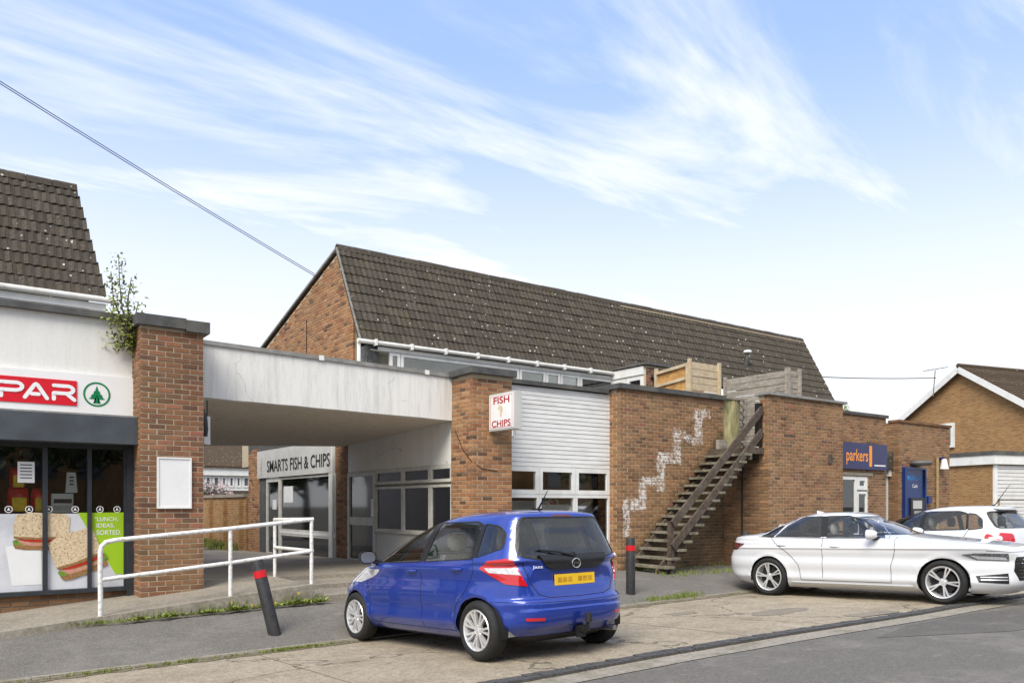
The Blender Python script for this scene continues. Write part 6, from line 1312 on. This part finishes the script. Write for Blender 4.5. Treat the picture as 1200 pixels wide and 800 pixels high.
# --- blue hatchback
def disp_jazz(x, y, z):
    k = min(1, y / .7) ** 6
    y += k * (.012 * bump(z, .93, .05) * min(1, max(0, (x + .3) / .5)) - .014 * bump(z, .80, .07) + .012 * bump(z, .36, .05) - .010 * bump(z, .5, .06))
    for ax in (0, 2.5):
        r = math.hypot(x - ax, z - .305); y += k * .020 * bump(r, .36, .05)
    if x < -.3:   # hatch and bumper relief
        kk = min(1, (-x - .3) / .15) * (1 - min(1, y / .84) ** 8)
        x += kk * .035 * bump(z, .80, .085) * (1 if y < .46 else max(0, 1 - (y - .46) / .08))
        x -= kk * .010 * bump(z, .99, .03); q_ = min(1, max(0, (z - .30) / .03)) * min(1, max(0, (.525 - z) / .02)); x -= kk * .020 * q_ * (1 if y < .60 else max(0, 1 - (y - .60) / .10))
    return (x, y, z)
LJ = [(.17, 3.02, -.30, .66, 4, 5), (.22, 3.15, -.42, .76, 4, 5), (.30, 3.25, -.53, .812, 4, 5), (.38, 3.29, -.585, .832, 4, 5), (.47, 3.31, -.605, .842, 3.8, 5), (.555, 3.31, -.607, .847, 3.6, 5), (.60, 3.30, -.59, .847, 3.6, 5), (.63, 3.285, -.555, .847, 3.6, 5), (.70, 3.24, -.545, .846, 3.4, 5), (.80, 3.10, -.54, .843, 3.2, 5), (.88, 2.94, -.532, .836, 3, 4.8), (.95, 2.72, -.522, .826, 3, 4.5), (1.0, 2.50, -.51, .808, 3, 6), (1.06, 2.32, -.492, .782, 3, 6), (1.15, 2.10, -.462, .744, 3, 6), (1.25, 1.84, -.424, .702, 3, 6), (1.34, 1.57, -.388, .66, 3, 6), (1.41, 1.32, -.365, .62, 3, 6), (1.455, 1.12, -.35, .58, 3, 6), (1.485, .92, -.30, .52, 3, 3.2), (1.508, .70, -.16, .42, 2.8, 2.8), (1.52, .50, .02, .28, 2.6, 2.6), (1.525, .36, .16, .10, 2.4, 2.4)]
JX, JY = 5.33, 6.80
cj = Car('blue_hatchback', 'shiny blue five-door hatchback parked nose-in with a tow bar', LJ, disp_jazz, M['paint_blue'], (JX, JY, zfore(JX, JY) + .0), R(93), .052, 1.0)
W_ = .847; cj.root.scale = (1.03, 1.06, 1.0)
cj.arch(0, .305, .335, .52, W_); cj.arch(2.5, .305, .335, .52, W_)
for sd_ in (1, -1):
    cj.win('front_window', [(2.06, .985), (1.035, 1.0), (.98, 1.41), (1.28, 1.405), (1.56, 1.30)], sd_, M['car_glass'], M['plastic_black'])
    cj.win('quarter_glass', [(2.34, .985), (2.14, .985), (2.08, 1.06)], sd_, M['car_glass'], M['plastic_black'], .015, r=.015)
    cj.win('rear_window', [(.935, 1.0), (.09, 1.03), (.10, 1.37), (.20, 1.40), (.88, 1.415)], sd_, M['car_glass'], M['plastic_black'])
    cj.win('rear_quarter', [(.03, 1.04), (-.28, 1.13), (-.26, 1.27), (-.16, 1.34), (.03, 1.375)], sd_, M['car_glass_dark'], M['plastic_black'], .016)
    for pl in ([(2.22, .97), (2.25, .85), (2.12, .62), (2.1, .28)], [(.98, .99), (.97, .27)], [(.07, 1.02), (.05, .9), (.20, .66), (.34, .52), (.36, .28)], [(2.1, .275), (.36, .275)]): cj.seam(pl, sd_)
    cj.handle(1.14, .895, sd_, M['paint_blue']); cj.handle(.30, .92, sd_, M['paint_blue'])
    cj.mirror(1.98, sd_ * .80, 1.05, sd_, M['plastic_black'])
    cj.patch('pillar_trim', [(1.04, 1.0), (.93, 1.0), (.875, 1.415), (.985, 1.41)], sd_, M['plastic_black'], .0025); cj.patch('pillar_trim', [(.10, 1.035), (.03, 1.04), (.03, 1.375), (.10, 1.372)], sd_, M['plastic_black'], .0025)
    for x in (0, 2.5): cj.wheel(x, sd_, .835, .305, .205, .18, 7)
    sv = ('o', 180 - sd_ * 42)
    # tail light: red lens with clear centre, wraps the corner
    a_, u_ = cj.view(sv)
    def uz(x, y, z): return (Vector((x, y, 0)).dot(u_), z)
    TLp = [uz(-.08, sd_ * .835, .925), uz(-.20, sd_ * .825, 1.0), uz(-.45, sd_ * .725, 1.025), uz(-.545, sd_ * .62, .745), uz(-.42, sd_ * .79, .77)]
    tl = cj.patch('tail_light', TLp, sv, M['lens_red'], .012, mn=.1, cond=lambda c: c.x < .1)
    c2 = [uz(-.16, sd_ * .83, .93), uz(-.22, sd_ * .825, .885), uz(-.50, sd_ * .665, .855), uz(-.475, sd_ * .70, .925)]
    cj.patch('clear_lens', c2, sv, M['lens_clear'], .0145, tl, mn=.1, cond=lambda c: c.x < .1)
    cj.patch('rear_reflector', [(sd_ * .46, .405), (sd_ * .62, .41), (sd_ * .625, .44), (sd_ * .46, .435)], 'rear', M['lens_red'], .006)
    cj.patch('headlight', [(sd_ * .45, .70), (sd_ * .80, .74), (sd_ * .82, .90), (sd_ * .70, .92), (sd_ * .50, .80)], 'front', M['lens_clear'], .004, mn=.02)
cj.win('rear_windscreen', [(-.60, 1.04), (-.42, 1.005), (.42, 1.005), (.60, 1.04), (.60, 1.12), (.52, 1.35), (.47, 1.42), (-.48, 1.42), (-.52, 1.35), (-.60, 1.12)], 'rear', M['car_glass_dark'], M['plastic_black'], .03, r=.05)
cj.win('windscreen', [(-.62, 1.06), (.62, 1.06), (.50, 1.38), (-.50, 1.38)], 'front', M['car_glass'], M['plastic_black'], .03, r=.05)
cj.seam([(-.60, 1.0), (-.55, .80), (-.47, .66), (-.36, .625), (0, .618), (.36, .625), (.47, .66), (.55, .80), (.60, 1.0)], 'rear', r=.004)
cj.seam([(-.80, .60), (-.55, .585), (0, .575), (.55, .585), (.80, .60)], 'rear', r=.003)
pn = cj.patch('handle_panel', [(-.44, 1.04), (-.37, .93), (-.28, .895), (.28, .895), (.37, .93), (.44, 1.04)], 'rear', M['plastic_black'], .022)
def rbox(y0, y1, z0, z1, d0, d1, x=None):
    mb = MB(); xx = x if x is not None else cj.hit(((y0 + y1) / 2, (z0 + z1) / 2), 'rear')[0].x; return mb.box(xx - d1, xx - d0, y0, y1, z0, z1)
xp = cj.hit((0, .80), 'rear')[0].x
npl = cj.part('number_plate', rbox(-.26, .26, .735, .845, .012, .024, xp), M['plate_yellow'])
for k in range(7): yy = .20 - k * .066; O('blurred_block', rbox(yy - .026, yy + .026, .765, .815, .0245, .0255, xp), M['plate_blur'], npl, local=True) if k != 3 else None
# H badge
xb_ = cj.hit((0, .94), 'rear')[0].x - .026; mb = MB()
for y0, y1, z0, z1 in ((-.040, -.026, .915, .985), (.026, .040, .915, .985), (-.03, .03, .944, .956)): mb.box(xb_ - .006, xb_, y0, y1, z0, z1)
mb.tube([(xb_ - .003, .055 * math.cos(t), .95 + .047 * math.sin(t)) for t in [2 * math.pi * k / 20 for k in range(21)]], .005, 6); cj.part('maker_badge', mb, M['chrome'])
xj = cj.hit((.47, .93), 'rear')[0].x; O('model_script', text_mesh('Jazz', .11, .035, (xj - .012, .52, .91), (-.25, -1, 0), (0, 0, 1), .002, M['letter_white'], .01), M['letter_white'], cj.root, local=True, recalc=False)
mb = MB(); p0, p1 = cj.hit((.02, 1.03), 'rear')[0], cj.hit((.44, 1.10), 'rear')[0]; mb.tube([p0 + Vector((-.03, 0, 0)), (p0 + p1) / 2 + Vector((-.035, 0, .012)), p1 + Vector((-.018, 0, 0))], [.016, .011, .007], 8); mb.lathe([(0, 0), (.03, 0), (.035, -.03)], p0 + Vector((-.04, 0, 0)), (-1, 0, 0), 14); cj.part('rear_wiper', mb, M['plastic_black'], smooth=True)
mb = MB(); mb.tube([(-.30, 0, .26), (-.62, 0, .26), (-.68, 0, .28), (-.685, 0, .36)], .02, 8); mb.lathe([(0, -.03), (.022, -.02), (.028, 0), (.022, .02), (0, .03)], (-.685, 0, .385), (0, 0, 1), 14); mb.box(-.60, -.56, -.05, .05, .2, .32); tw = cj.part('tow_bar', mb, M['plastic_black'], smooth=True); mb = MB(); mb.tube([(-.70, 0, .36), (-.70, 0, .45)], .034, 12); O('tow_ball_cover', mb, M['rubber'], tw, local=True)
mb = MB(); mb.tube([(-.3, -.45, .24), (-.60, -.45, .25)], .028, 10); cj.part('exhaust', mb, M['steel'], smooth=True)
mb = MB(); mb.tube([(.02, 0, 1.515), (-.02, 0, 1.55), (-.16, 0, 1.72)], [.014, .010, .003], 8); mb.box(-.04, .08, -.02, .02, 1.50, 1.535); cj.part('aerial', mb, M['plastic_black'])
cj.patch('brake_lamp', [(-.12, 1.435), (.12, 1.435), (.12, 1.455), (-.12, 1.455)], 'rear', M['lens_dark'], .003)
cj.patch('lower_valance', [(-.62, .17), (.62, .17), (.68, .245), (-.68, .245)], 'rear', M['plastic_black'], .004, mn=.05)
cj.seats([(1.22, .36), (1.22, -.36), (.30, .38), (.30, -.38)], M['seat'], .50, .56)
mb = MB(); mb.box(-.35, 2.2, -.70, .70, .25, .48); mb.box(1.85, 2.35, -.68, .68, .48, .98); mb.box(-.42, .02, -.55, .55, .48, .9); cj.part('cabin_floor', mb, M['seat'])
mb = MB(); mb.lathe([(.17, 0), (.185, .012), (.2, 0), (.185, -.012)], (1.72, -.36, .98), (-.8, 0, .5), 22, closed=True); cj.part('steering_wheel', mb, M['plastic_black'], smooth=True)
cj.finish()

# --- white saloon
def disp_a4(x, y, z):
    k = min(1, y / .75) ** 6
    y += k * (.022 * bump(z, .83, .016) - .020 * bump(z, .68, .07) + .012 * bump(z, .33, .04) - .012 * bump(z, .45, .06))
    for ax in (0, 2.82): y += k * .018 * bump(math.hypot(x - ax, z - .328), .375, .05)
    return (x, y, z)
LA = [(0.16, 3.600, -0.660, .76, 4, 5), (0.22, 3.700, -0.800, .85, 4, 5), (0.31, 3.770, -0.900, .893, 4, 5), (0.42, 3.790, -0.950, .908, 3.8, 5), (0.54, 3.790, -0.970, .915, 3.6, 5), (0.63, 3.780, -0.970, .917, 3.5, 5), (0.7, 3.750, -0.950, .916, 4, 5), (.76, 3.72, -.93, .914, 4.6, 4.8), (.82, 3.66, -.925, .909, 5.4, 4.6), (.87, 3.52, -.92, .900, 5.6, 4.4), (.92, 3.18, -.915, .886, 5.2, 4.2), (.96, 2.84, -.905, .870, 4.2, 4), (1.0, 2.44, -.89, .850, 3.6, 4), (1.04, 2.180, -0.770, .83, 3, 3.6), (1.06, 2.120, -0.560, .817, 3, 3.4), (1.09, 2.040, -0.400, .798, 3, 3.2), (1.14, 1.920, -0.240, .768, 3, 3.2), (1.21, 1.750, -0.040, .728, 3, 3.2), (1.28, 1.560, 0.180, .684, 3, 3.2), (1.33, 1.380, 0.380, .645, 3, 3.2), (1.38, 1.200, 0.580, .60, 3, 3), (1.4, 1.050, 0.740, .545, 2.9, 2.9), (1.42, 0.910, 0.900, .47, 2.8, 2.8)]
LA = LA[:-4] + [(1.335, 1.480, 0.330, .645, 3, 3.2), (1.375, 1.380, 0.460, .60, 3, 3), (1.405, 1.260, 0.620, .53, 2.9, 2.9), (1.42, 1.140, 0.780, .40, 2.7, 2.7), (1.427, 1.040, 0.900, .15, 2.4, 2.4)]
rw, fw = Vector((11.84, 8.72)), Vector((12.22, 5.92)); hd = (fw - rw).normalized(); rt = Vector((hd.y, -hd.x)); cA = rw - rt * .905
ca = Car('white_saloon', 'white four-door saloon car parked nose towards the road', LA, disp_a4, M['paint_white'], (cA.x, cA.y, zfore(rw.x, rw.y) + .005), math.atan2(hd.y, hd.x), -.033, 1.0, n_around=92)
ca.arch(0, .328, .362, .58, .917); ca.arch(2.82, .328, .362, .58, .917)
for sd_ in (1, -1):
    ca.win('front_window', [(1.960, 1), (1.040, 1.01), (0.980, 1.355), (1.300, 1.345), (1.540, 1.25)], sd_, M['car_glass'], M['plastic_black'], .016)
    ca.win('rear_window', [(0.940, 1.01), (0.120, 1.025), (0.280, 1.2), (0.520, 1.335), (0.880, 1.355)], sd_, M['car_glass'], M['plastic_black'], .016)
    ca.win('rear_quarter', [(0.080, 1.027), (-0.160, 1.035), (0.060, 1.17), (0.200, 1.2)], sd_, M['car_glass_dark'], M['plastic_black'], .014, r=.02)
    for pl in ([(2.130, 1.0), (2.150, .80), (2.080, .55), (2.080, .30)], [(0.980, 1.03), (0.980, .29)], [(0.000, 1.05), (0.120, .92), (0.360, .75), (0.560, .55), (0.600, .30)], [(2.080, .295), (0.600, .295)]): ca.seam(pl, sd_, r=.0045)
    ca.seam([(2.040, 0.987), (1.180, 0.991), (0.180, 1.005), (-0.220, 1.023)], sd_, r=.007, mat=M['chrome'], name='window_chrome'); ca.seam([(-0.220, 1.023), (0.020, 1.17), (0.280, 1.275), (0.520, 1.36), (0.980, 1.385), (1.300, 1.372), (1.580, 1.275), (1.800, 1.17), (2.040, 0.987)], sd_, r=.007, mat=M['chrome'], name='window_chrome')
    ca.seam([(1.85, .265), (.45, .265)], sd_, r=.012, mat=M['chrome'], name='sill_strip') if 0 else None
    ca.handle(1.20, .86, sd_, M['paint_white']); ca.handle(.26, .88, sd_, M['paint_white']); ca.mirror(1.78, sd_ * .86, 1.05, sd_, M['paint_white'], 1.08); ca.patch('pillar_trim', [(1.05, 1.015), (.94, 1.015), (.875, 1.355), (.985, 1.355)], sd_, M['plastic_black'], .0025)
    for x in (0, 2.82): ca.wheel(x, sd_, .905, .328, .235, .20, 5, style='s5')
    sv = ('o', sd_ * 42); a_, u_ = ca.view(sv)
    def uz(x, y, z): return (Vector((x, y, 0)).dot(u_), z)
    hl = ca.patch('headlight', [uz(3.62, sd_ * .58, .645), uz(3.36, sd_ * .86, .665), uz(3.14, sd_ * .905, .745), uz(3.30, sd_ * .87, .765), uz(3.60, sd_ * .60, .755)], sv, M['lens_smoke'], .008, mn=.02, cond=lambda c: c.x > 2.6); ca.patch('light_strip', [uz(3.60, sd_ * .60, .66), uz(3.36, sd_ * .86, .68), uz(3.26, sd_ * .89, .73), uz(3.58, sd_ * .62, .70)], sv, M['lens_clear'], .010, hl, mn=.02, cond=lambda c: c.x > 2.6)
    ca.patch('air_intake', [uz(3.55, sd_ * .56, .32), uz(3.32, sd_ * .84, .34), uz(3.30, sd_ * .85, .43), uz(3.55, sd_ * .56, .47)], sv, M['plastic_black'], .006, mn=.05, cond=lambda c: c.x > 2.6)
    for zz in (.365, .405): ca.patch('intake_blade', [uz(3.54, sd_ * .57, zz), uz(3.34, sd_ * .82, zz + .004), uz(3.34, sd_ * .82, zz + .016), uz(3.54, sd_ * .57, zz + .014)], sv, M['alloy'], .010, mn=.05, cond=lambda c: c.x > 2.6)
    sv = ('o', 180 - sd_ * 45); a_, u_ = ca.view(sv)
    ca.patch('tail_light', [uz(-.99, sd_ * .45, .80), uz(-.80, sd_ * .86, .79), uz(-.70, sd_ * .90, .84), uz(-.62, sd_ * .90, .90), uz(-.97, sd_ * .45, .93)], sv, M['lens_dark'], .007, mn=.02, cond=lambda c: c.x < -.4)
ca.seam([(-.80, .80), (-.60, .775), (0, .765), (.60, .775), (.80, .80)], 'front', r=.004)
ca.patch('grille', [(-.50, .36), (-.56, .5), (-.50, .70), (.50, .70), (.56, .5), (.50, .36)], 'front', M['plastic_black'], .004)
for k in range(6):
    z = .40 + k * .05; ca.patch('grille_bar', [(-.50, z), (.50, z), (.50, z + .012), (-.50, z + .012)], 'front', M['chrome'], .012)
xg0 = ca.hit((0, .63), 'front')[0].x; mb = MB()
for k in range(4): mb.lathe([(.034, 0), (.040, .005), (.046, 0), (.040, -.005)], (xg0 + .02, -.105 + k * .07, .64), (1, 0, 0), 20, closed=True)
ca.part('ring_badge', mb, M['chrome'], smooth=True); mb = MB(); mb.box(xg0 + .015, xg0 + .03, -.26, .26, .46, .565); ca.part('number_plate', mb, M['plate_white'])
ca.win('windscreen', [(-.70, 1.04), (.70, 1.04), (.53, 1.33), (-.53, 1.33)], 'front', M['car_glass'], M['plastic_black'], .03, r=.05)
ca.win('rear_windscreen', [(-.66, 1.09), (.66, 1.09), (.52, 1.31), (-.52, 1.31)], 'rear', M['car_glass_dark'], M['plastic_black'], .03, r=.05)
ca.seats([(1.22, .38), (1.22, -.38), (.28, .40), (.28, -.40)], M['seat_light'], .46, .54)
mb = MB(); mb.box(-.3, 2.1, -.78, .78, .22, .45); mb.box(1.88, 2.25, -.74, .74, .45, .98); mb.box(-.6, .0, -.65, .65, .45, .98); ca.part('cabin_floor', mb, M['seat'])
mb = MB(); mb.lathe([(.16, 0), (.175, .012), (.19, 0), (.175, -.012)], (1.68, -.38, .96), (-.9, 0, .35), 22, closed=True); ca.part('steering_wheel', mb, M['plastic_black'], smooth=True)
mb = MB(); mb.hexa([(.50, -.03, 1.385), (.68, -.04, 1.40), (.68, .04, 1.40), (.50, .03, 1.385), (.49, -.006, 1.46), (.58, -.012, 1.44), (.58, .012, 1.44), (.49, .006, 1.46)]); ca.part('roof_fin', mb, M['paint_white'])
for sd_ in (1, -1): mb = MB(); mb.box(.42, 2.4, sd_ * .80, sd_ * .895, .225, .25); ca.part('sill_blade', mb, M['chrome'])
ca.finish()

# --- white hatchback behind
def disp_g(x, y, z):
    k = min(1, y / .72) ** 6; y += k * (.012 * bump(z, .86, .03) - .012 * bump(z, .70, .07))
    for ax in (0, 2.58): y += k * .018 * bump(math.hypot(x - ax, z - .315), .365, .05)
    return (x, y, z)
LG = [(.17, 3.15, -.45, .72, 4, 5), (.24, 3.32, -.60, .82, 4, 5), (.35, 3.42, -.70, .862, 4, 5), (.48, 3.45, -.74, .875, 3.8, 5), (.60, 3.45, -.745, .88, 3.6, 5), (.68, 3.40, -.72, .88, 3.5, 5), (.76, 3.26, -.70, .878, 3.4, 5), (.84, 2.98, -.69, .874, 3.2, 4.8), (.90, 2.68, -.68, .866, 3.1, 4.6), (.95, 2.40, -.668, .855, 3, 4.4), (1.0, 2.15, -.65, .836, 3, 4.2), (1.05, 2.02, -.625, .81, 3, 4), (1.14, 1.82, -.57, .77, 3, 3.8), (1.24, 1.57, -.50, .722, 3, 3.6), (1.33, 1.31, -.435, .676, 3, 3.5), (1.39, 1.10, -.40, .63, 3, 3.4), (1.43, .93, -.37, .58, 3, 3.3), (1.46, .75, -.28, .49, 2.9, 3), (1.478, .58, -.08, .34, 2.7, 2.7), (1.485, .42, .1, .12, 2.4, 2.4)]
GX, GY = 16.08, 6.95
cg = Car('white_hatchback', 'white hatchback with round red tail lamps parked behind the white saloon', LG, disp_g, M['paint_white'], (GX, GY, zfore(GX, GY) + .02), R(90), .033, 1.0)
cg.arch(0, .315, .35, .55, .88); cg.arch(2.58, .315, .35, .55, .88)
for sd_ in (1, -1):
    cg.win('front_window', [(1.80, 1.02), (.88, 1.03), (.86, 1.385), (1.10, 1.375), (1.34, 1.28)], sd_, M['car_glass'], M['plastic_black'], .02)
    cg.win('rear_window', [(.80, 1.03), (.02, 1.045), (.06, 1.34), (.2, 1.375), (.78, 1.388)], sd_, M['car_glass'], M['plastic_black'], .02)
    cg.win('rear_quarter', [(-.02, 1.045), (-.24, 1.07), (-.20, 1.22), (-.10, 1.31), (.02, 1.335)], sd_, M['car_glass'], M['plastic_black'], .018)
    for pl in ([(2.0, 1.0), (2.0, .30)], [(.83, 1.02), (.83, .29)], [(-.02, 1.03), (.10, .80), (.36, .55), (.38, .30)]): cg.seam(pl, sd_, r=.0045)
    cg.handle(1.02, .88, sd_, M['paint_white']); cg.handle(.18, .90, sd_, M['paint_white']); cg.mirror(1.66, sd_ * .83, 1.05, sd_, M['paint_white']); cg.patch('pillar_trim', [(.885, 1.035), (.795, 1.035), (.775, 1.386), (.865, 1.384)], sd_, M['plastic_black'], .0025); cg.patch('pillar_trim', [(.025, 1.05), (-.02, 1.05), (.02, 1.335), (.06, 1.34)], sd_, M['plastic_black'], .0025)
    for x in (0, 2.58): cg.wheel(x, sd_, .865, .315, .215, .19, 5, style='s5')
    sv = ('o', 180 - sd_ * 42); a_, u_ = cg.view(sv)
    def uz(x, y, z): return (Vector((x, y, 0)).dot(u_), z)
    tl = cg.patch('tail_light', roundpoly([uz(-.38, sd_ * .87, .94), uz(-.36, sd_ * .875, .85), uz(-.48, sd_ * .84, .80), uz(-.70, sd_ * .52, .80), uz(-.68, sd_ * .52, .96), uz(-.48, sd_ * .84, .99)], .05), sv, M['lens_red'], .010, mn=.05, cond=lambda c: c.x < 0)
    for cx, cy in ((-.58, .76),):
        a0 = uz(cx, sd_ * cy, .885); cg.patch('round_lens', [(a0[0] + .03 * math.cos(t), a0[1] + .04 * math.sin(t)) for t in [2 * math.pi * k / 14 for k in range(14)]], sv, M['lens_clear'], .013, tl, mn=.05, cond=lambda c: c.x < 0)
cg.win('rear_windscreen', [(-.64, 1.06), (.64, 1.06), (.54, 1.36), (-.54, 1.36)], 'rear', M['car_glass_dark'], M['plastic_black'], .03, r=.06)
cg.win('windscreen', [(-.68, 1.06), (.68, 1.06), (.55, 1.38), (-.55, 1.38)], 'front', M['car_glass'], M['plastic_black'], .03, r=.05)
mb = MB(); mb.hexa([(-.47, -.44, 1.392), (-.20, -.46, 1.43), (-.20, .46, 1.43), (-.47, .44, 1.392), (-.47, -.44, 1.41), (-.20, -.46, 1.452), (-.20, .46, 1.452), (-.47, .44, 1.41)]); cg.part('roof_spoiler', mb, M['paint_white'])
mb = MB(); mb.tube([(-.10, 0, 1.47), (-.16, 0, 1.50), (-.42, 0, 1.86)], [.016, .010, .003], 8); cg.part('aerial', mb, M['plastic_black'])
cg.seats([(1.08, .37), (1.08, -.37), (.16, .39), (.16, -.39)], M['seat'], .48, .56)
mb = MB(); mb.box(-.4, 2.1, -.72, .72, .22, .46); mb.box(1.7, 2.1, -.7, .7, .46, .98); mb.box(-.5, -.1, -.6, .6, .46, .92); cg.part('cabin_floor', mb, M['seat']); cg.finish()

# ------------------------------------------------------------------ across the road (mirrored in the shop windows)
def make_tree(name, label, X, Y, h, rad, seed):
    random.seed(seed); t_ = thing(name, label, 'tree', (X, Y, -.1), 0, 'leafy trees around the shops' if name == 'garden_tree' else 'trees across the road'); mb = MB(); mb.tube([(0, 0, -.3), (.05, 0, h * .3), (.1, .1, h * .6), (0, 0, h * .85)], [.22, .17, .10, .04], 8)
    for k in range(7): a = k * .9; mb.tube([(.05, 0, h * (.3 + .06 * k)), (rad * .5 * math.cos(a), rad * .5 * math.sin(a), h * (.48 + .06 * k))], [.09, .03], 6)
    O('trunk', mb, M['bark'], t_, local=True); mb = MB()
    for k in range(16):
        a, e = random.uniform(0, 6.28), random.uniform(-.5, 1); q = rad * random.uniform(.25, .75); leaf_cloud(mb, (q * math.cos(a), q * math.sin(a), h * .62 + e * h * .27), (rad * .42, rad * .42, h * .15), 190, .42)
    O('crown', mb, M['leaf_dark'], t_, local=True, recalc=False)
for i, (X, Y, h, rad) in enumerate(((-14, -16, 9, 3.6), (-5, -19, 8, 3.4), (6, -17, 9.5, 3.8), (16, -18, 8.5, 3.6), (27, -16, 9, 3.8), (39, -18, 9, 3.8))):
    make_tree('roadside_tree', 'leafy roadside tree standing across the road from the shops', X, Y, h, rad, 40 + i)
for i, (X, Y, h, rad) in enumerate(((1.5, 37, 6.5, 2.8), (5.5, 40, 6.8, 2.6), (-3, 34, 6.2, 2.6))): make_tree('garden_tree', 'leafy tree behind the store yard near the passage', X, Y, h, rad, 80 + i)
for i, X in enumerate((-24, -10, 4, 18, 32, 46)):
    h_ = thing('facing_house', 'plain brick house across the road from the shops', 'house', (X, -28, -.1), 0, 'houses across the road'); mb = MB(); mb.box(X - 5.5, X + 5.5, -34, -27, -.5, 5.2); o = O('wall', mb, M['far_brick'], h_); uv_box(o.data)
    mb = MB(); mb.prism([(X - 5.8, -26.6, 5.2), (X - 5.8, -34.4, 5.2), (X - 5.8, -30.5, 8.2)], (0, 0, 0), (11.6, 0, 0)); O('roof', mb, M['tile_warm'], h_)
    for k in range(4): mb = MB(); mb.box(X - 4.6 + k * 2.5, X - 3.2 + k * 2.5, -27, -26.94, 3.1, 4.5); O('window', mb, M['lens_smoke'], h_)
